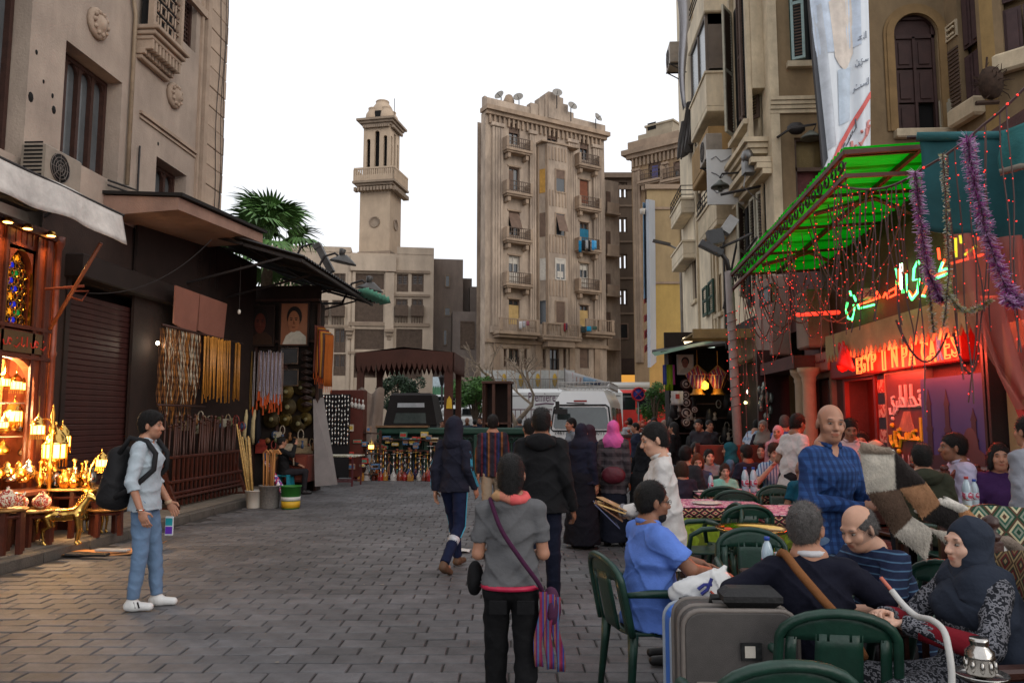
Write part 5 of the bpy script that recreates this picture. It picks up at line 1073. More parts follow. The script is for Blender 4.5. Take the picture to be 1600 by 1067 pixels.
def fa(u,v,d=0):return FP(FA,u,v,d)
sW=fa(946,400)[0];zTop=fa(800,183)[1]
cols={'L':(795,812),'R':(906,920)}
rowsL=[(193,226),(262,298),(331,368),(400,446),(468,507),(545,572)];rowsR=[(218,250),(282,318),(348,388),(412,450),(477,512),(545,575)]
holes=[];kinds=[]
for(v0,v1),k in zip(rowsL,('arch','open','awn','white','cream','grille')):holes.append(rect(FA,795,812,v0,v1));kinds.append(k)
for(v0,v1),k in zip(rowsR,('arch','red','blue','white','cream','shut')):holes.append(rect(FA,906,920,v0,v1));kinds.append(k)
holes.append(rect(FA,855,871,205,232));kinds.append('half');holes.append(rect(FA,859,874,545,578));kinds.append('grille')
for u in(787,819,848,880):holes.append(rect(FA,u,u+5,545,575));kinds.append('dark')
mb=B();wh(mb,0,sW,0,zTop,holes,.35);skew(mb,.0,sW,.7,12,0,zTop);mb.box(0,.3,0.006,.7,0,zTop).box(sW-.3,sW,.006,.7,0,zTop)
a,b,_,d=rect(FA,745,757,192,600,2.5);skew(mb,a,b+.6,2.5,9,0,d);mb.bd('wall',M_apt,apt)
mb=B();zc=zTop;mb.box(-.15,sW+.25,-.55,.6,zc+.02,zc+.35).box(-.05,sW+.1,-.3,0,zc-.25,zc+.02)
for k in range(26):s=.3+k*(sW-.4)/26;mb.box(s-.07,s+.07,-.2,-.002,zc-.9,zc-.25)
mb.bd('cornice',M_apt2,apt)
mb=B();zp=zc+.35;mb.box(0,sW,-.2,.2,zp,zp+.65).box(0,.2,.2,.6,zp,zp+.9)
s0,s1=fa(826,170)[0],fa(893,190)[0];w=s1-s0
for k,(a,b,h)in enumerate(((.0,1.0,1.0),(.18,.85,1.5),(.3,.72,1.9),(.36,.62,2.1))):mb.box(s0+w*a,s0+w*b,-.3-.1*k,.3,zp,zp+h)
mb.bd('parapet',M_apt,apt)
mb=B();zlow,zhigh=fa(800,512)[1],fa(800,205)[1]
for u0,u1 in((767,784),(826,836),(887,901),(926,940)):
 a,b=fa(u0,400)[0],fa(u1,400)[0];n=4 if b-a>.7 else 3
 for k in range(n):x=a+(b-a)*(k+.5)/n;r_=(b-a)/n*.42;mb.bbox(x-r_,x+r_,-.22,-.001,zlow,zhigh,.05)
 mb.bbox(a-.1,b+.1,-.32,-.001,zhigh,zhigh+.3,.04).bbox(a-.1,b+.1,-.3,-.001,zlow-.5,zlow,.04)
mb.bd('pilaster',M_apt,apt)
mb=B();zb_=fa(800,535)[1];mb.box(0,sW,-.25,-.002,zb_-.1,zb_+.15).box(0,sW,-.12,-.002,2.8,3.1)
for u in(775,840,893,932):a=fa(u,560)[0];mb.bbox(a-.25,a+.25,-.15,-.002,3.1,zb_-.1,.03)
mb.bd('string_course',M_apt2,apt)
def awindow(par,x0,x1,z0,z1,kind,y=.0,mfr=None):
 f=B();fq(f,x0+.003,x1-.003,z0+.003,z1-.003,.07,y+.16,y+.24);
 if kind=='arch':sp_(f,x0,x1,z1-(x1-x0)/2,z1,y+.02,y+.2,10)
 f.box((x0+x1)/2-.03,(x0+x1)/2+.03,y+.17,y+.23,z0+.07,z1-.07);wq=f.bd('window',{'white':M_white}.get(kind,M_shut),par)
 p=B();p.box(x0+.02,x1-.02,y+.26,y+.3,z0,z1);p.bd('pane',M_win if kind not in('dark',)else M_dark,wq)
 h=z1-z0;w=x1-x0;q=B();mm_=M_shut
 if kind in('shut','red'):q.box(x0+.05,x1-.05,y+.1,y+.15,z0+.05,z1-.05);mm_=M_shut if kind=='shut' else mat('red_shutter',(128,74,50),.7,v=.3)
 elif kind in('half','arch'):q.box(x0+.05,x1-.05,y+.1,y+.15,z0+h*.55,z1-.05)
 elif kind=='cream':q.box(x0+.04,x1-.04,y+.1,y+.14,z0+.03,z0+h*.78);mm_=M_cream
 elif kind=='yellow':q.box(x0+.04,x1-.04,y+.1,y+.14,z0+.03,z0+h*.98);mm_=mat('yellow_board',(186,140,66),.8,v=.2)
 elif kind=='awn':q.add([(x0,y+.1,z1-.1),(x1,y+.1,z1-.1),(x1,y-.45,z0+h*.25),(x0,y-.45,z0+h*.25),(x0,y+.13,z1-.06),(x1,y+.13,z1-.06),(x1,y-.42,z0+h*.25-.03),(x0,y-.42,z0+h*.25-.03)],[(0,1,2,3),(7,6,5,4),(0,4,5,1),(1,5,6,2),(2,6,7,3),(3,7,4,0)])
 elif kind=='blue':q.sheet(lambda a,b:(x0+w*a,y+.02+.05*sin(a*9),z0+h*(1-b)*.75),8,4,.01);mm_=cloth('blue_curtain',(46,110,136))
 elif kind=='grille':
  for k in range(7):x=x0+.05+k*(w-.1)/6;q.box(x-.015,x+.015,y+.05,y+.08,z0+.03,z0+h*.5)
  q.box(x0,x1,y+.05,y+.08,z0+h*.5,z0+h*.53);mm_=M_iron
 elif kind=='white':q.box(x0+.08,x1-.08,y+.2,y+.225,z0+.06,z0+h*.45);q.box(x0+.07,x1-.07,y+.21,y+.225,z0+h*.75,z1-.1);mm_=M_white
 else:q.box(x0+.05,x0+w*.48,y+.18,y+.25,z0+.05,z1-.2)
 q.bd('shutter',mm_,wq);f=B();f.box(x0-.12,x1+.12,y-.08,y-.002,z1+.02,z1+.14)
 if kind!='arch':f.bd('lintel',M_apt2,wq)
 return wq
for h,k in zip(holes,kinds):awindow(apt,*h,k)
def balcony(par,s,z,w,dep=.85,kind='iron',y=0.0,stone=True):
 b=B();b.bbox(s-w/2,s+w/2,y-dep,y-.002,z-.2,z,.03);b.bbox(s-w/2+.1,s+w/2-.1,y-dep+.1,y-.002,z-.32,z-.2,.03)
 for q in(-1,1):b.bbox(s+q*w*.34-.12,s+q*w*.34+.12,y-dep*.75,y-.003,z-.72,z-.3,.06)
 for q in(-1,1):b.bbox(s+q*(w/2-.12)-.1,s+q*(w/2-.12)+.1,y-dep,y-.003,z,z+.85,.03)
 bo=b.bd('balcony',M_apt2,par);r=B()
 for k in range(11):x=s-w/2+.25+k*(w-.5)/10;r.box(x-.018,x+.018,y-dep+.05,y-dep+.085,z,z+.8)
 for zz in(.1,.45,.8):r.box(s-w/2+.2,s+w/2-.2,y-dep+.04,y-dep+.09,z+zz,z+zz+.045)
 r.bd('railing',mat('balcony_iron',(96,80,68),.7),bo);return bo
for v in(238,305,377,446):s,z=fa(803.5,v);balcony(apt,s,z,2.3)
for v in(262,328,392,455):s,z=fa(913,v);balcony(apt,s,z,2.2)
b=B()
for u0,u1,v in((768,832,520),(836,897,527),(902,948,520)):
 a,c_=fa(u0,v)[0],fa(u1,v)[0];z=fa((u0+u1)/2,v)[1];b.bbox(a,c_,-1.1,-.002,z-.25,z,.04);b.bbox(a+.15,c_-.15,-.9,-.002,z-.45,z-.25,.04)
 for k in range(int((c_-a)/.18)):x=a+.1+k*.18;b.box(x-.015,x+.015,-1.05,-1.02,z,z+.85)
 b.box(a,c_,-1.07,-1.0,z+.85,z+.92)
 for k in range(3):x=a+.2+k*(c_-a-.4)/2;b.bbox(x-.12,x+.12,-1.1,-.9,z,z+.95,.02)
b.bd('long_balcony',M_apt2,apt)
BD=.95;bx0,bx1=fa(838,400)[0],fa(893,400)[0];bz0,bz1=fa(860,527)[1],fa(860,232)[1];fx0,fx1=FP(FA,857,400,-BD)[0],FP(FA,887,400,-BD)[0]
mb=B().add([(bx0,-.001,bz0),(fx0,-BD,bz0),(fx1,-BD,bz0),(bx1,-.001,bz0),(bx0,-.001,bz1),(fx0,-BD,bz1),(fx1,-BD,bz1),(bx1,-.001,bz1)],[(0,1,5,4),(1,2,6,5),(2,3,7,6),(4,5,6,7),(3,2,1,0)]);bay=mb.bd('bay',M_apt,apt);mb=B()
brow=[(265,302),(333,370),(404,438),(470,506)];bk=[('yellow','half'),('shut','awn'),('half','white'),('open','shut')]
for(v0,v1),(k1,k2)in zip(brow,bk):
 x0,x1,z0,z1=rect(FA,867,883,v0,v1,-BD);fr_=B();fq(fr_,x0,x1,z0,z1,.09,-BD-.07,-BD-.003);p=B();wq=fr_.bd('window',M_white if k2=='white' else M_apt2,apt);p.box(x0+.09,x1-.09,-BD-.02,-BD-.004,z0+.09,z1-.09);p.bd('pane',M_win,wq);q=B();h=z1-z0
 if k2=='awn':q.add([(x0+.1,-BD-.03,z1-.15),(x1-.1,-BD-.03,z1-.15),(x1-.05,-BD-.55,z0+.3),(x0+.05,-BD-.55,z0+.3)],[(0,1,2,3)]);q.bd('shutter',M_shut,wq)
 elif k2=='white':q.box(x0+.2,x1-.2,-BD-.03,-BD-.022,z0+.2,z0+h*.4);q.box((x0+x1)/2-.04,(x0+x1)/2+.04,-BD-.05,-BD-.022,z0,z1);q.box(x0+.09,x1-.09,-BD-.04,-BD-.022,z0+h*.75,z1-.09);q.bd('sash',M_white,wq)
 else:q.box(x0+.09,x1-.09,-BD-.04,-BD-.022,z0+(h*.6 if k2=='half' else .09),z1-.09);q.bd('shutter',M_shut,wq)
 e=VE((fx0-bx0,-BD,0));n_=VE((-BD,-(fx0-bx0),0)).normalized()
 def q3(t,z,o):return VE((bx0,-.001,0))+e*t+n_*o+VE((0,0,z))
 z0,z1=FP(FA,849,v1,-.5)[1],FP(FA,849,v0,-.5)[1];f=B();f.add([q3(.3,z0,.03),q3(.78,z0,.03),q3(.78,z1,.03),q3(.3,z1,.03),q3(.3,z0,0),q3(.78,z0,0),q3(.78,z1,0),q3(.3,z1,0)],[(0,1,2,3),(0,4,5,1),(1,5,6,2),(2,6,7,3),(3,7,4,0)]);f.bd('window',{'yellow':mat('yellow_board',(186,140,66)),'shut':M_shut,'half':M_white,'open':M_win}[k1],apt)
for t in LS(.06,.95,8):
 if .28<t<.8:continue
 mb.bar(q3(t,bz0+.4,.0),q3(t,bz1-.1,.0),.09,.1)
for k in range(6):
 x=fx0+(fx1-fx0)*(k+.5)/6
 for(za,zb2)in[(fa(875,a)[1],fa(875,b_)[1])for a,b_ in((332,304),(403,372),(469,440),(262,238),(522,508))]:mb.box(x-.06,x+.06,-BD-.05,-BD-.001,za+.1,zb2-.1)
mb.bd('flute',M_apt2,bay);mb=B().box(bx0-.1,bx1+.1,-BD-.12,-.003,bz1,bz1+.12).bbox(bx0-.1,bx1+.1,-BD-.15,-.003,bz0-.35,bz0,.05).box(bx0+.4,bx1-.4,-BD,-.003,bz0-.8,bz0-.35).bd('bay_moulding',M_apt2,bay)
mb=B();x0,x1=sW,sW+2.9;zt_=fa(946,272)[1];mb.box(sW+.35,sW+2.4,1.2,10,0,zt_)
wg=mb.bd('side_wing',M_apt,apt);mb=B()
for v0,v1 in((300,330),(362,396),(428,458),(488,518)):x0,x1,z0,z1=rect(FA,947,953,v0,v1,1.2);mb.box(x0,x1,1.1,1.19,z0,z1)
mb.bd('shutter',M_shut,wg);mb=B()
for v in(335,400,462,545):s,z=FP(FA,950,v,1.2);mb.bbox(s-.7,s+.7,.4,1.19,z-.2,z,.03).bbox(s-.6,s+.6,.45,.55,z,z+.8,.02)
mb.bd('balcony',M_apt2,wg)
def dish(loc,rz,label,s=.55):
 r=em('satellite_dish',loc,R(rz),label,'satellite dish','satellite dishes on the roof');s*=.72;m=B();Mx=MR(65,'X');m.lathe([(.0,.0),(s*.5,.05),(s,.2),(s*.98,.22),(s*.5,.08),(0,.03)],(0,-.1,.9),14,Mx).bd('dish',mat('dish_grey',(150,144,136),.5),r);m=B().tube([(0,0,-.2),(0,0,.9)],.04,5).tube([(0,-.1,.9),(0,-.55,1.0)],.02,4).bd('mount',M_iron,r)
for k,(u,v,Y,lb_)in enumerate(((783,170,56,'leftmost satellite dish on the roof parapet'),(811,173,57,'second satellite dish on the roof parapet'),(870,166,57.5,'satellite dish on top of the stepped parapet crest'),(892,186,58.5,'satellite dish right of the parapet crest'),(931,203,60,'satellite dish at the right roof corner'))):dish(PY(u,v,Y),20*k-30,lb_)
m=B().tube([PY(858,160,57),PY(858.5,105,57)],.035,4).tube([PY(803,165,56.5),PY(803,145,56.5)],.03,4).tube([PY(925,195,60),PY(925,160,60)],.04,4).cbox(PY(926,161,60),(.35,.2,.3)).bd('roof_mast',M_iron,apt);m=B().ball(PY(795,162,57),(.45,.45,.75),8);mm_=m.bd('roof_finial',M_apt2,None,label='stone finial on the apartment roof between two dishes',cat='finial')
def washing(fr,u0,u1,v0,v1,d,cols_,label):
 r=em('washing_line',(0,0,0),0,label,'laundry','washing hung on the balconies');r.location=fr[0];r.rotation_euler=(0,0,fr[1]);n=len(cols_)
 for k,c in enumerate(cols_):
  ua,ub=u0+(u1-u0)*k/n,u0+(u1-u0)*(k+.9)/n;a,b_,z0,z1=rect(fr,ua,ub,v0,v1,d);z0+=(k*.37%1)*.3;m=B().sheet(lambda p,q:(a+(b_-a)*p,d-.08*k%.2+.04*sin(p*6+k),z1+(z0-z1)*q),4,3,.015).bd('garment',cloth('wash%s'%(c,),c),r)
washing(FA,904,932,376,394,-1.0,[(24,110,150),(30,30,34),(150,150,150),(28,28,32),(60,140,190),(90,160,200)],'blue and black washing hanging from the third right balcony');washing(FA,811,826,502,514,-1.2,[(200,196,196),(170,168,172),(150,90,100)],'white washing on the long left balcony');washing(FA,908,932,510,520,-1.2,[(50,60,60),(40,140,180),(70,90,80)],'turquoise washing on the lowest right balcony');washing(FA,881,886,505,518,-1.2,[(150,40,50),(90,60,80)],'red cloth over the bay balcony railing')
FC=fmake(975,74,3.3);M_court=mat('court_brown',(88,74,62),.95,v=.2,s=.5,b=.2,t=.3)  # dark brown base colour with blotchy variation for the rear block
crt=em('courtyard_block',FC[0],FC[1],'dark rear block closing the gap between two tall apartment towers','building');hol=[rect(FC,966,980,a,b)for a,b in((285,310),(340,364),(397,421),(452,477))];h2=rect(FC,968,982,505,530)
x0,x1,z0,z1=rect(FC,938,1010,272,600);mb=B();wh(mb,x0,x1,0,z1,hol,.5);mb.bd('wall',M_court,crt);mb=B().box(x0,x1,-.5,-.002,z1-.5,z1).box(x0,x1,-.2,-.002,z1-1.6,z1-1.2)
for v in(322,378,435,490):z=FP(FC,970,v)[1];mb.box(x0,x1,-.12,-.002,z-.1,z+.1)
mb.bd('cornice',mat('court_trim',(110,94,80),.9,v=.2),crt)
for k,(a,b,c,d)in enumerate(hol):
 f=B();fq(f,a,b,c,d,.14,.1,.25);f.box((a+b)/2-.14,(a+b)/2+.14,.1,.25,c,d);f.box(a,b,.1,.25,d-.5,d)if k==0 else None;f.bd('window',M_court,crt)
f=B();fq(f,*h2,.12,-.08,-.002);wq=f.bd('window',M_shut,crt);f=B();f.box(h2[0]+.12,h2[1]-.12,-.05,-.004,h2[2]+.12,h2[3]-.12);f.bd('pane',M_dark,wq)
mb=B();a,b,c,d=rect(FC,960,1010,560,600,-.2);mb.box(a,b,-.3,-.003,0,d).bd('gate_panel',mat('gate_brown',(54,38,30),.8),crt)
FT=fmake(993,60,-34.7);tw=em('corner_tower',FT[0],FT[1],'second apartment tower with arched top windows behind the yellow house','building');def_t=lambda u,v,d=0:FP(FT,u,v,d)
zt=def_t(993,243)[1];hol=[rect(FT,1013,1033,250,282),rect(FT,1052,1066,252,280)]+[rect(FT,1013,1033,a,b)for a,b in((320,350),(385,415))];sW2=def_t(1078,400)[0]
mb=B();wh(mb,0,sW2,0,zt,hol,.4);mb.box(0,sW2,.6,10,0,zt).box(0,.2,.006,.6,0,zt).bd('wall',mat('tower_stucco',(170,142,110),.9,v=.22,s=.5,b=.2,t=.3),tw)
mb=B().box(-.6,sW2+.3,-.6,10.4,zt,zt+.4).box(-.3,sW2,-.35,0,zt-.3,zt).box(-.2,sW2,-.2,10,zt+.4,zt+1.1)
for k in range(14):s=.2+k*sW2/14;mb.box(s-.08,s+.08,-.2,-.002,zt-1.0,zt-.3)
mb.bd('cornice',M_apt2,tw);mb=B().box(.3,2.7,2.0,6,zt+1.1,zt+2.9).box(.2,2.8,1.9,6.1,zt+2.9,zt+3.05).box(.2,3.2,.8,6,zt+1.1,zt+1.9)
ph=mb.bd('penthouse',mat('penthouse_grey',(170,156,134),.9,v=.2,s=.8,t=.2),tw);mb=B();a,b,c,d=rect(FT,1012,1025,192,203,2.0);mb.box(a,b,1.97,1.995,c,d).bd('opening',M_dark,ph)
mb=B()
for u0,u1 in((993,1003),(1040,1048)):
 a,b=def_t(u0,400)[0],def_t(u1,400)[0]
 for k in range(3):x=a+(b-a)*(k+.5)/3;mb.bbox(x-.13,x+.13,-.22,-.001,6,def_t(1000,268)[1],.04)
 mb.bbox(a-.1,b+.1,-.32,-.001,def_t(1000,268)[1],def_t(1000,264)[1],.04)
mb.bd('pilaster',M_apt2,tw)
for k,h in enumerate(hol):awindow(tw,*h,'arch' if k<2 else 'shut')
p=B();a,b,c,d=hol[0];p.box(a+.3,b-.3,.08,.12,c+.2,c+1.2);p.bd('blue_sash',mat('blue_joinery',(84,84,140),.6),tw)
for h in hol[:2]:balcony(tw,(h[0]+h[1])/2,h[2]-.1,2.2)
FY=fmake(1045,40,2.5);yh=em('yellow_house',FY[0],FY[1],'plain yellow plastered house side carrying a tall vertical billboard','building');x0,x1,z0,z1=rect(FY,1013,1125,296,600)
M_yel=mat('yellow_plaster',(196,164,96),.9,v=.14,s=.8,b=.15,t=.25);M_tan=mat('tan_plaster',(176,152,114),.9,v=.16,s=.8,b=.2,t=.3);zm=FP(FY,1045,442)[1]
mb=B();skew(mb,x0,x1,0,12,0,zm,.16);mb.bd('wall',M_yel,yh);mb=B();skew(mb,x0+.003,x1,.02,12,zm,z1,.16);mb.bd('upper_wall',M_tan,yh);mb=B();skew(mb,x0-.1,x1,-.12,12,z1,z1+.25,.16);mb.box(x0-.02,x1,-.06,0,zm-.06,zm+.06);zq=FP(FY,1045,326)[1];mb.box(x0,x1,-.05,.018,zq-.05,zq+.08).bd('ledge',M_apt2,yh)
a,b,c,d=rect(FY,1064,1090,340,412);f=B();fq(f,a,b,c,d,.1,-.06,.0);f.box((a+b)/2-.04,(a+b)/2+.04,-.05,0,c,d);wq=f.bd('window',M_wood,yh);f=B();f.box(a+.1,b-.1,-.03,.01,c+.1,d-.1);f.bd('shutter',mat('dark_shutter',(62,48,42),.8,v=.3),wq);f=B();f.bbox(a-.3,b+.2,-.3,-.002,d+.02,d+.22,.05);f.bd('hood_mould',M_apt2,wq)
m=B().cbox(PY(1035,268,40.5),(1.0,.1,2.2),MR(20,'Z')@MR(18,'Y')).cbox(PY(1027,275,40.9),(.7,.1,1.4),MR(20,'Z')@MR(30,'Y')).bd('roof_panel',M_white,yh)
bb=em('billboard',(0,0,0),0,'tall narrow vertical billboard with blue photo and red arabic lettering on the yellow house','billboard');cs=[PY(1009,312,38.5),PY(1019,314,39.9),PY(1021,566,39.9),PY(1012,574,38.5)]
m=B().sheet(lambda a,b:cs[0].lerp(cs[1],a).lerp(cs[3].lerp(cs[2],a),b),2,8,.15,False).bd('panel',mat('billboard_white',(172,178,186),.4,v=.12,s=.6,b=0),bb)
def onb(a,b,o=.2):q=cs[0].lerp(cs[1],a).lerp(cs[3].lerp(cs[2],a),b);return q+VE((-.85,-.5,0)).normalized()*o
m=B().add([onb(.0,.02),onb(1,.02),onb(1,.6),onb(0,.6)],[(0,1,2,3)]).bd('photo_area',mat('billboard_blue',(120,156,186),.4,v=.5,s=.8,b=0),bb)
m=B()
for b0,b1 in((.6,.63),(.7,.74),(.79,.84),(.88,.92)):m.add([onb(.1,b0,.23),onb(.9,b0-.004,.23),onb(.9,b1,.23),onb(.1,b1,.23)],[(0,1,2,3)])
m.bd('lettering',mat('billboard_red',(190,60,64),.5,v=.5,s=8,b=0),bb);m=B();q=PY(1004,336,38.4);m.lathe([(0,0),(.12,.05),(.14,.3),(.0,.35)],q,8).bar(q+VE((0,0,.3)),q+VE((.4,.3,.4)),.06).bd('camera',M_white,bb)
M_leaf=mat('leaf_green',(72,112,48),.6,v=.5,s=1.2,b=0,o=.35);M_leaf2=mat('leaf_dark',(44,66,42),.6,v=.5,s=1.2,b=0,o=.35);M_bark=mat('bark',(98,84,70),.95,v=.35,s=8,b=.6)
def tree(loc,h,crown,label,m_,n=2600,ls=.09,seed=1,low=.45):
 g=random.Random(seed);r=em('tree',loc,0,label,'tree');m=B().tube([(0,0,0),(.05,.02,h*.25),(0,0,h*.55)],[.13,.1,.07],8);tips=[]
 for k in range(9):
  a=k*2.4;q=VE((cos(a)*crown[0]*g.uniform(.4,.75),sin(a)*crown[1]*g.uniform(.4,.75),h*low+crown[2]*g.uniform(.3,1.6)));m.tube([(0,0,h*g.uniform(.25,.5)),q*.5+VE((0,0,h*.25)),q],[.05,.03,.012],5);tips.append(q)
 m.bd('trunk',M_bark,r);c=B();cl=[(q+VE((g.gauss(0,.15),g.gauss(0,.15),g.gauss(0,.1))),g.uniform(.3,.55))for q in tips for _ in range(3)]
 for i in range(n):
  q,s=g.choice(cl);d=VE((g.gauss(0,1),g.gauss(0,1),g.gauss(0,.8)));d=d.normalized()*g.uniform(.45,1.05)**.6*s*max(crown)*.62;p=q+d;a=VE((g.gauss(0,1),g.gauss(0,1),g.gauss(0,.6))).normalized();b_=a.orthogonal().normalized();s2=ls*g.uniform(.6,1.3)
  c.add([p-a*s2,p+b_*s2*.5,p+a*s2,p-b_*s2*.5],[(0,1,2,3)])
 c.bd('crown',m_,r);return r
tree((XU(743,29),29,0),4.7,(.95,.9,.9),'bushy green street tree right of the brown kiosk',M_leaf,5200,.065,2,.4);tree((XU(622,30.5),30.5,0),4.7,(1.0,.8,.7),'darker green tree seen under the kiosk canopy',M_leaf2,3600,.065,3);tree((XU(668,46),46,0),3.4,(.8,.8,.6),'small dark tree behind the jeep roof',M_leaf2,2000,.1,8);tree((XU(1021,27),27,0),3.7,(.5,.5,.7),'small clipped green tree beside the no parking sign',M_leaf,3200,.05,5,.42)
def bare(loc,h,label,seed,spread=.5,lean=0.0):
 g=random.Random(seed);r=em('bare_tree',loc,0,label,'tree','bare trees in front of the apartment block');m=B()
 def grow(p,d,L,rad,dep):
  q=p+d*L*.5+VE((g.gauss(0,.05),g.gauss(0,.05),0))*L;e=p+d*L;m.tube([p,q,e],[rad,rad*.85,rad*.7],6 if dep<2 else 4,cap=dep>3)
  if dep>=6:return
  for _ in range(2 if dep<1 or g.random()<.55 else 3):
   n=(d+VE((g.gauss(0,1),g.gauss(0,.7),g.gauss(.1,.5)))*spread).normalized();grow(e,n,L*g.uniform(.62,.85),rad*g.uniform(.58,.74),dep+1)
 grow(VE((0,0,0)),VE((lean,0,1)).normalized(),h*.3,.16,0);m.bd('trunk',mat('pale_bark',(150,134,116),.95,v=.3,s=8,b=.4),r)
bare((XU(806,30),30,0),5.0,'bare pale tree standing behind the wooden cabinet',11,.6);bare((XU(843,44),44,0),5.6,'bare tree in front of the apartment ground floor',21,.5);bare((XU(735,50),50,0),6.2,'bare tree beside the grey annex',31,.55)
hd_=em('shop_hoarding',PY(790,655,50),R(3.3),'white panelled hoarding with yellow shapes along the apartment ground floor','hoarding');hd_.location.z=0
zz0,zz1=2.2,ZV(578,50);pw=B();pw.bbox(0,.5,-.03,.03,zz0-2.1,zz1,.01);pwm=pw.mesh('hoarding_panel');pwm.materials.append(mat('hoarding_white',(184,184,180),.6,v=.2,o=.1))
for k in range(11):link('hoarding_panel',pwm,None,hd_,(-1.6+k*.56,0,0))
m=B()
for k in range(5):m.lathe([(.0,.0),(.1,.1),(.16,.5),(.1,.8),(.0,.9)],(-1.2+k*1.1,-.06,zz1-1.1),8,None,1,.15)
m.bd('yellow_emblem',mat('emblem_yellow',(186,150,60),.6),hd_);m=B()
for k in range(60):x=-1.7+k*.11;m.box(x-.012,x+.012,-.3,-.27,zz0-1.0,zz1-.6)
m.box(-1.7,4.8,-.31,-.26,zz1-.62,zz1-.56).bd('railing',mat('rail_grey',(130,126,122),.6),hd_)
ls_=em('lit_shop',PY(977,655,66),R(3.3),'small shop window glowing yellow at the courtyard gate','shop');ls_.location.z=0;m=B();w_=1.05;z0,z1=ZV(602,66),ZV(586,66);m.box(-w_,w_,-.05,0,z0,z1).bd('lit_window',emis('shop_glow',(255,180,80),.75),ls_);m=B();fq(m,-w_-.15,w_+.15,z0-.15,z1+.15,.14,-.12,0);m.box(-w_,w_,-.3,0,0,z0-.2).bd('frame',M_wood,ls_)
m=B();a=PY(676,604,40);b_=PY(700,604,40);z0=ZV(640,40);m.box(a.x,b_.x,40,40.1,.8,ZV(588,40));gpn=m.bd('street_panel',mat('panel_pale_blue',(186,200,206),.5),None,label='pale street panel with a green picket strip behind the kiosk',cat='panel');m=B()
for k in range(7):x=a.x+(k+.5)*(b_.x-a.x)/7;m.prism([(x-.05,.9),(x+.05,.9),(x+.05,ZV(606,40)),(x,ZV(602,40)),(x-.05,ZV(606,40))],39.95,39.99)
m.bd('picket',mat('picket_green',(70,120,84),.6),gpn)
for k in range(2):
 lp_=em('street_lantern',PY(690+k*3,655,38+k),0,['thin dark street lantern post behind the kiosk','second dark post behind the kiosk'][k],'lamp post');lp_.location.z=0;m=B().tube([(0,0,0),(0,0,3.4-k)],.06,6).bd('post',M_iron,lp_);m=B().lathe([(.08,0),(.16,.35),(.2,.38),(0,.55)],(0,0,3.35-k),8).bd('lantern_head',M_iron,lp_)
# ================================================================ MIDDLE OF THE STREET: kiosk, jeep, stalls, vehicles
M_bcl=mat('brown_canvas',(74,44,35),.85,v=.2,s=2,b=.3)
YK=23.0
def yk(u,v,Y=YK):p=PY(u,v,Y);return p.x,p.z
ki=em('canopy_kiosk',(0,0,0),0,'brown canvas kiosk canopy with scalloped valance on four posts','canopy');x0,zt=yk(557,551);x1,_=yk(708,551);xm,zm=yk(630,542);dp=2.6;zb=yk(630,568)[1]
m=B().add([(x0,YK,zt),(xm,YK,zm),(x1,YK,zt),(x1,YK+dp,zt),(xm,YK+dp,zm),(x0,YK+dp,zt)],[(0,1,4,5),(1,2,3,4)]).add([(x0,YK,zt-.03),(xm,YK,zm-.03),(x1,YK,zt-.03),(x1,YK+dp,zt-.03),(xm,YK+dp,zm-.03),(x0,YK+dp,zt-.03)],[(5,4,1,0),(4,3,2,1)]).bd('roof',M_bcl,ki)
def valance(n,fn,name='valance'):
 m=B();
 for k in range(n):
  a,b=k/n,(k+1)/n;pts=[fn(a,0),fn(b,0)]+[fn(a+(b-a)*t,1+.0-.0+(1 if False else 0)-.38*abs(2*t-1)**1.5)for t in(1,.75,.5,.25,0)]
  K=len(pts);nn=VE((0,.02,0))if abs((fn(1,0)-fn(0,0)).x)>.5 else VE((.02,0,0));m.add(pts+[p+nn for p in pts],[tuple(range(K)),tuple(range(2*K-1,K-1,-1))]+[(i,i+K,(i+1)%K+K,(i+1)%K)for i in range(K)])
 return m
dz=zt-yk(600,583)[1]
def vf(a,t):return VE((x0+(x1-x0)*a,YK-.03,(zt if a<0 else zt+(zm-zt)*(1-abs(2*a-1))*.6)-dz*t))
valance(19,vf).bd('valance',M_bcl,ki);valance(14,lambda a,t:VE((x1+.02,YK+dp*a,zt-dz*t))).bd('valance',M_bcl,ki);valance(14,lambda a,t:VE((x0-.04,YK+dp*a,zt-dz*t))).bd('valance',M_bcl,ki);valance(19,lambda a,t:vf(a,t)+VE((0,dp+.03,0))).bd('valance',M_bcl,ki)
for x,y,w in((x0+.12,YK+.1,.2),(x1-.14,YK+.1,.26),(x0+.15,YK+dp-.1,.18),(x1-.15,YK+dp-.1,.18)):m=B().bbox(x-w/2,x+w/2,y-.08,y+.08,0,zt-.05,.02).bd('post',M_bcl,ki)
m=B();x,z=yk(702,632);m.prism([(x-.09,z-.12),(x+.09,z-.12),(x+.07,z+.15),(x,z+.26),(x-.07,z+.15)],YK-.02,YK).bd('yellow_sign',mat('sign_yellow',(206,166,40),.5),ki)
tp=em('draped_tarp',(0,0,0),0,'dull beige tarpaulin draped at the left post of the kiosk','tarpaulin');a,z_=yk(558,610,22.6);b,_=yk(600,610,22.6)
m=B().sheet(lambda p,q:(a+(b-a)*(p*(1-.15*q)+.1*q),22.6-.25*sin(p*3)*q+.06*sin(p*14+q*3),z_+.0-1.75*q+.1*sin(p*9)),26,10,.015).bd('cloth',mat('tarp_beige',(132,116,104),.9,v=.25,s=2,b=.5,t=.2),tp)
jp=em('jeep',(XU(641,26.5),26.5,0),R(2),'black soft top jeep seen from behind under the kiosk canopy','jeep');M_jb=mat('jeep_black',(22,21,21),.4,v=.3,b=.1);M_jc=mat('jeep_canvas',(38,32,30),.85,v=.25,b=.3)
def jz(v):return ZV(v,26.5)
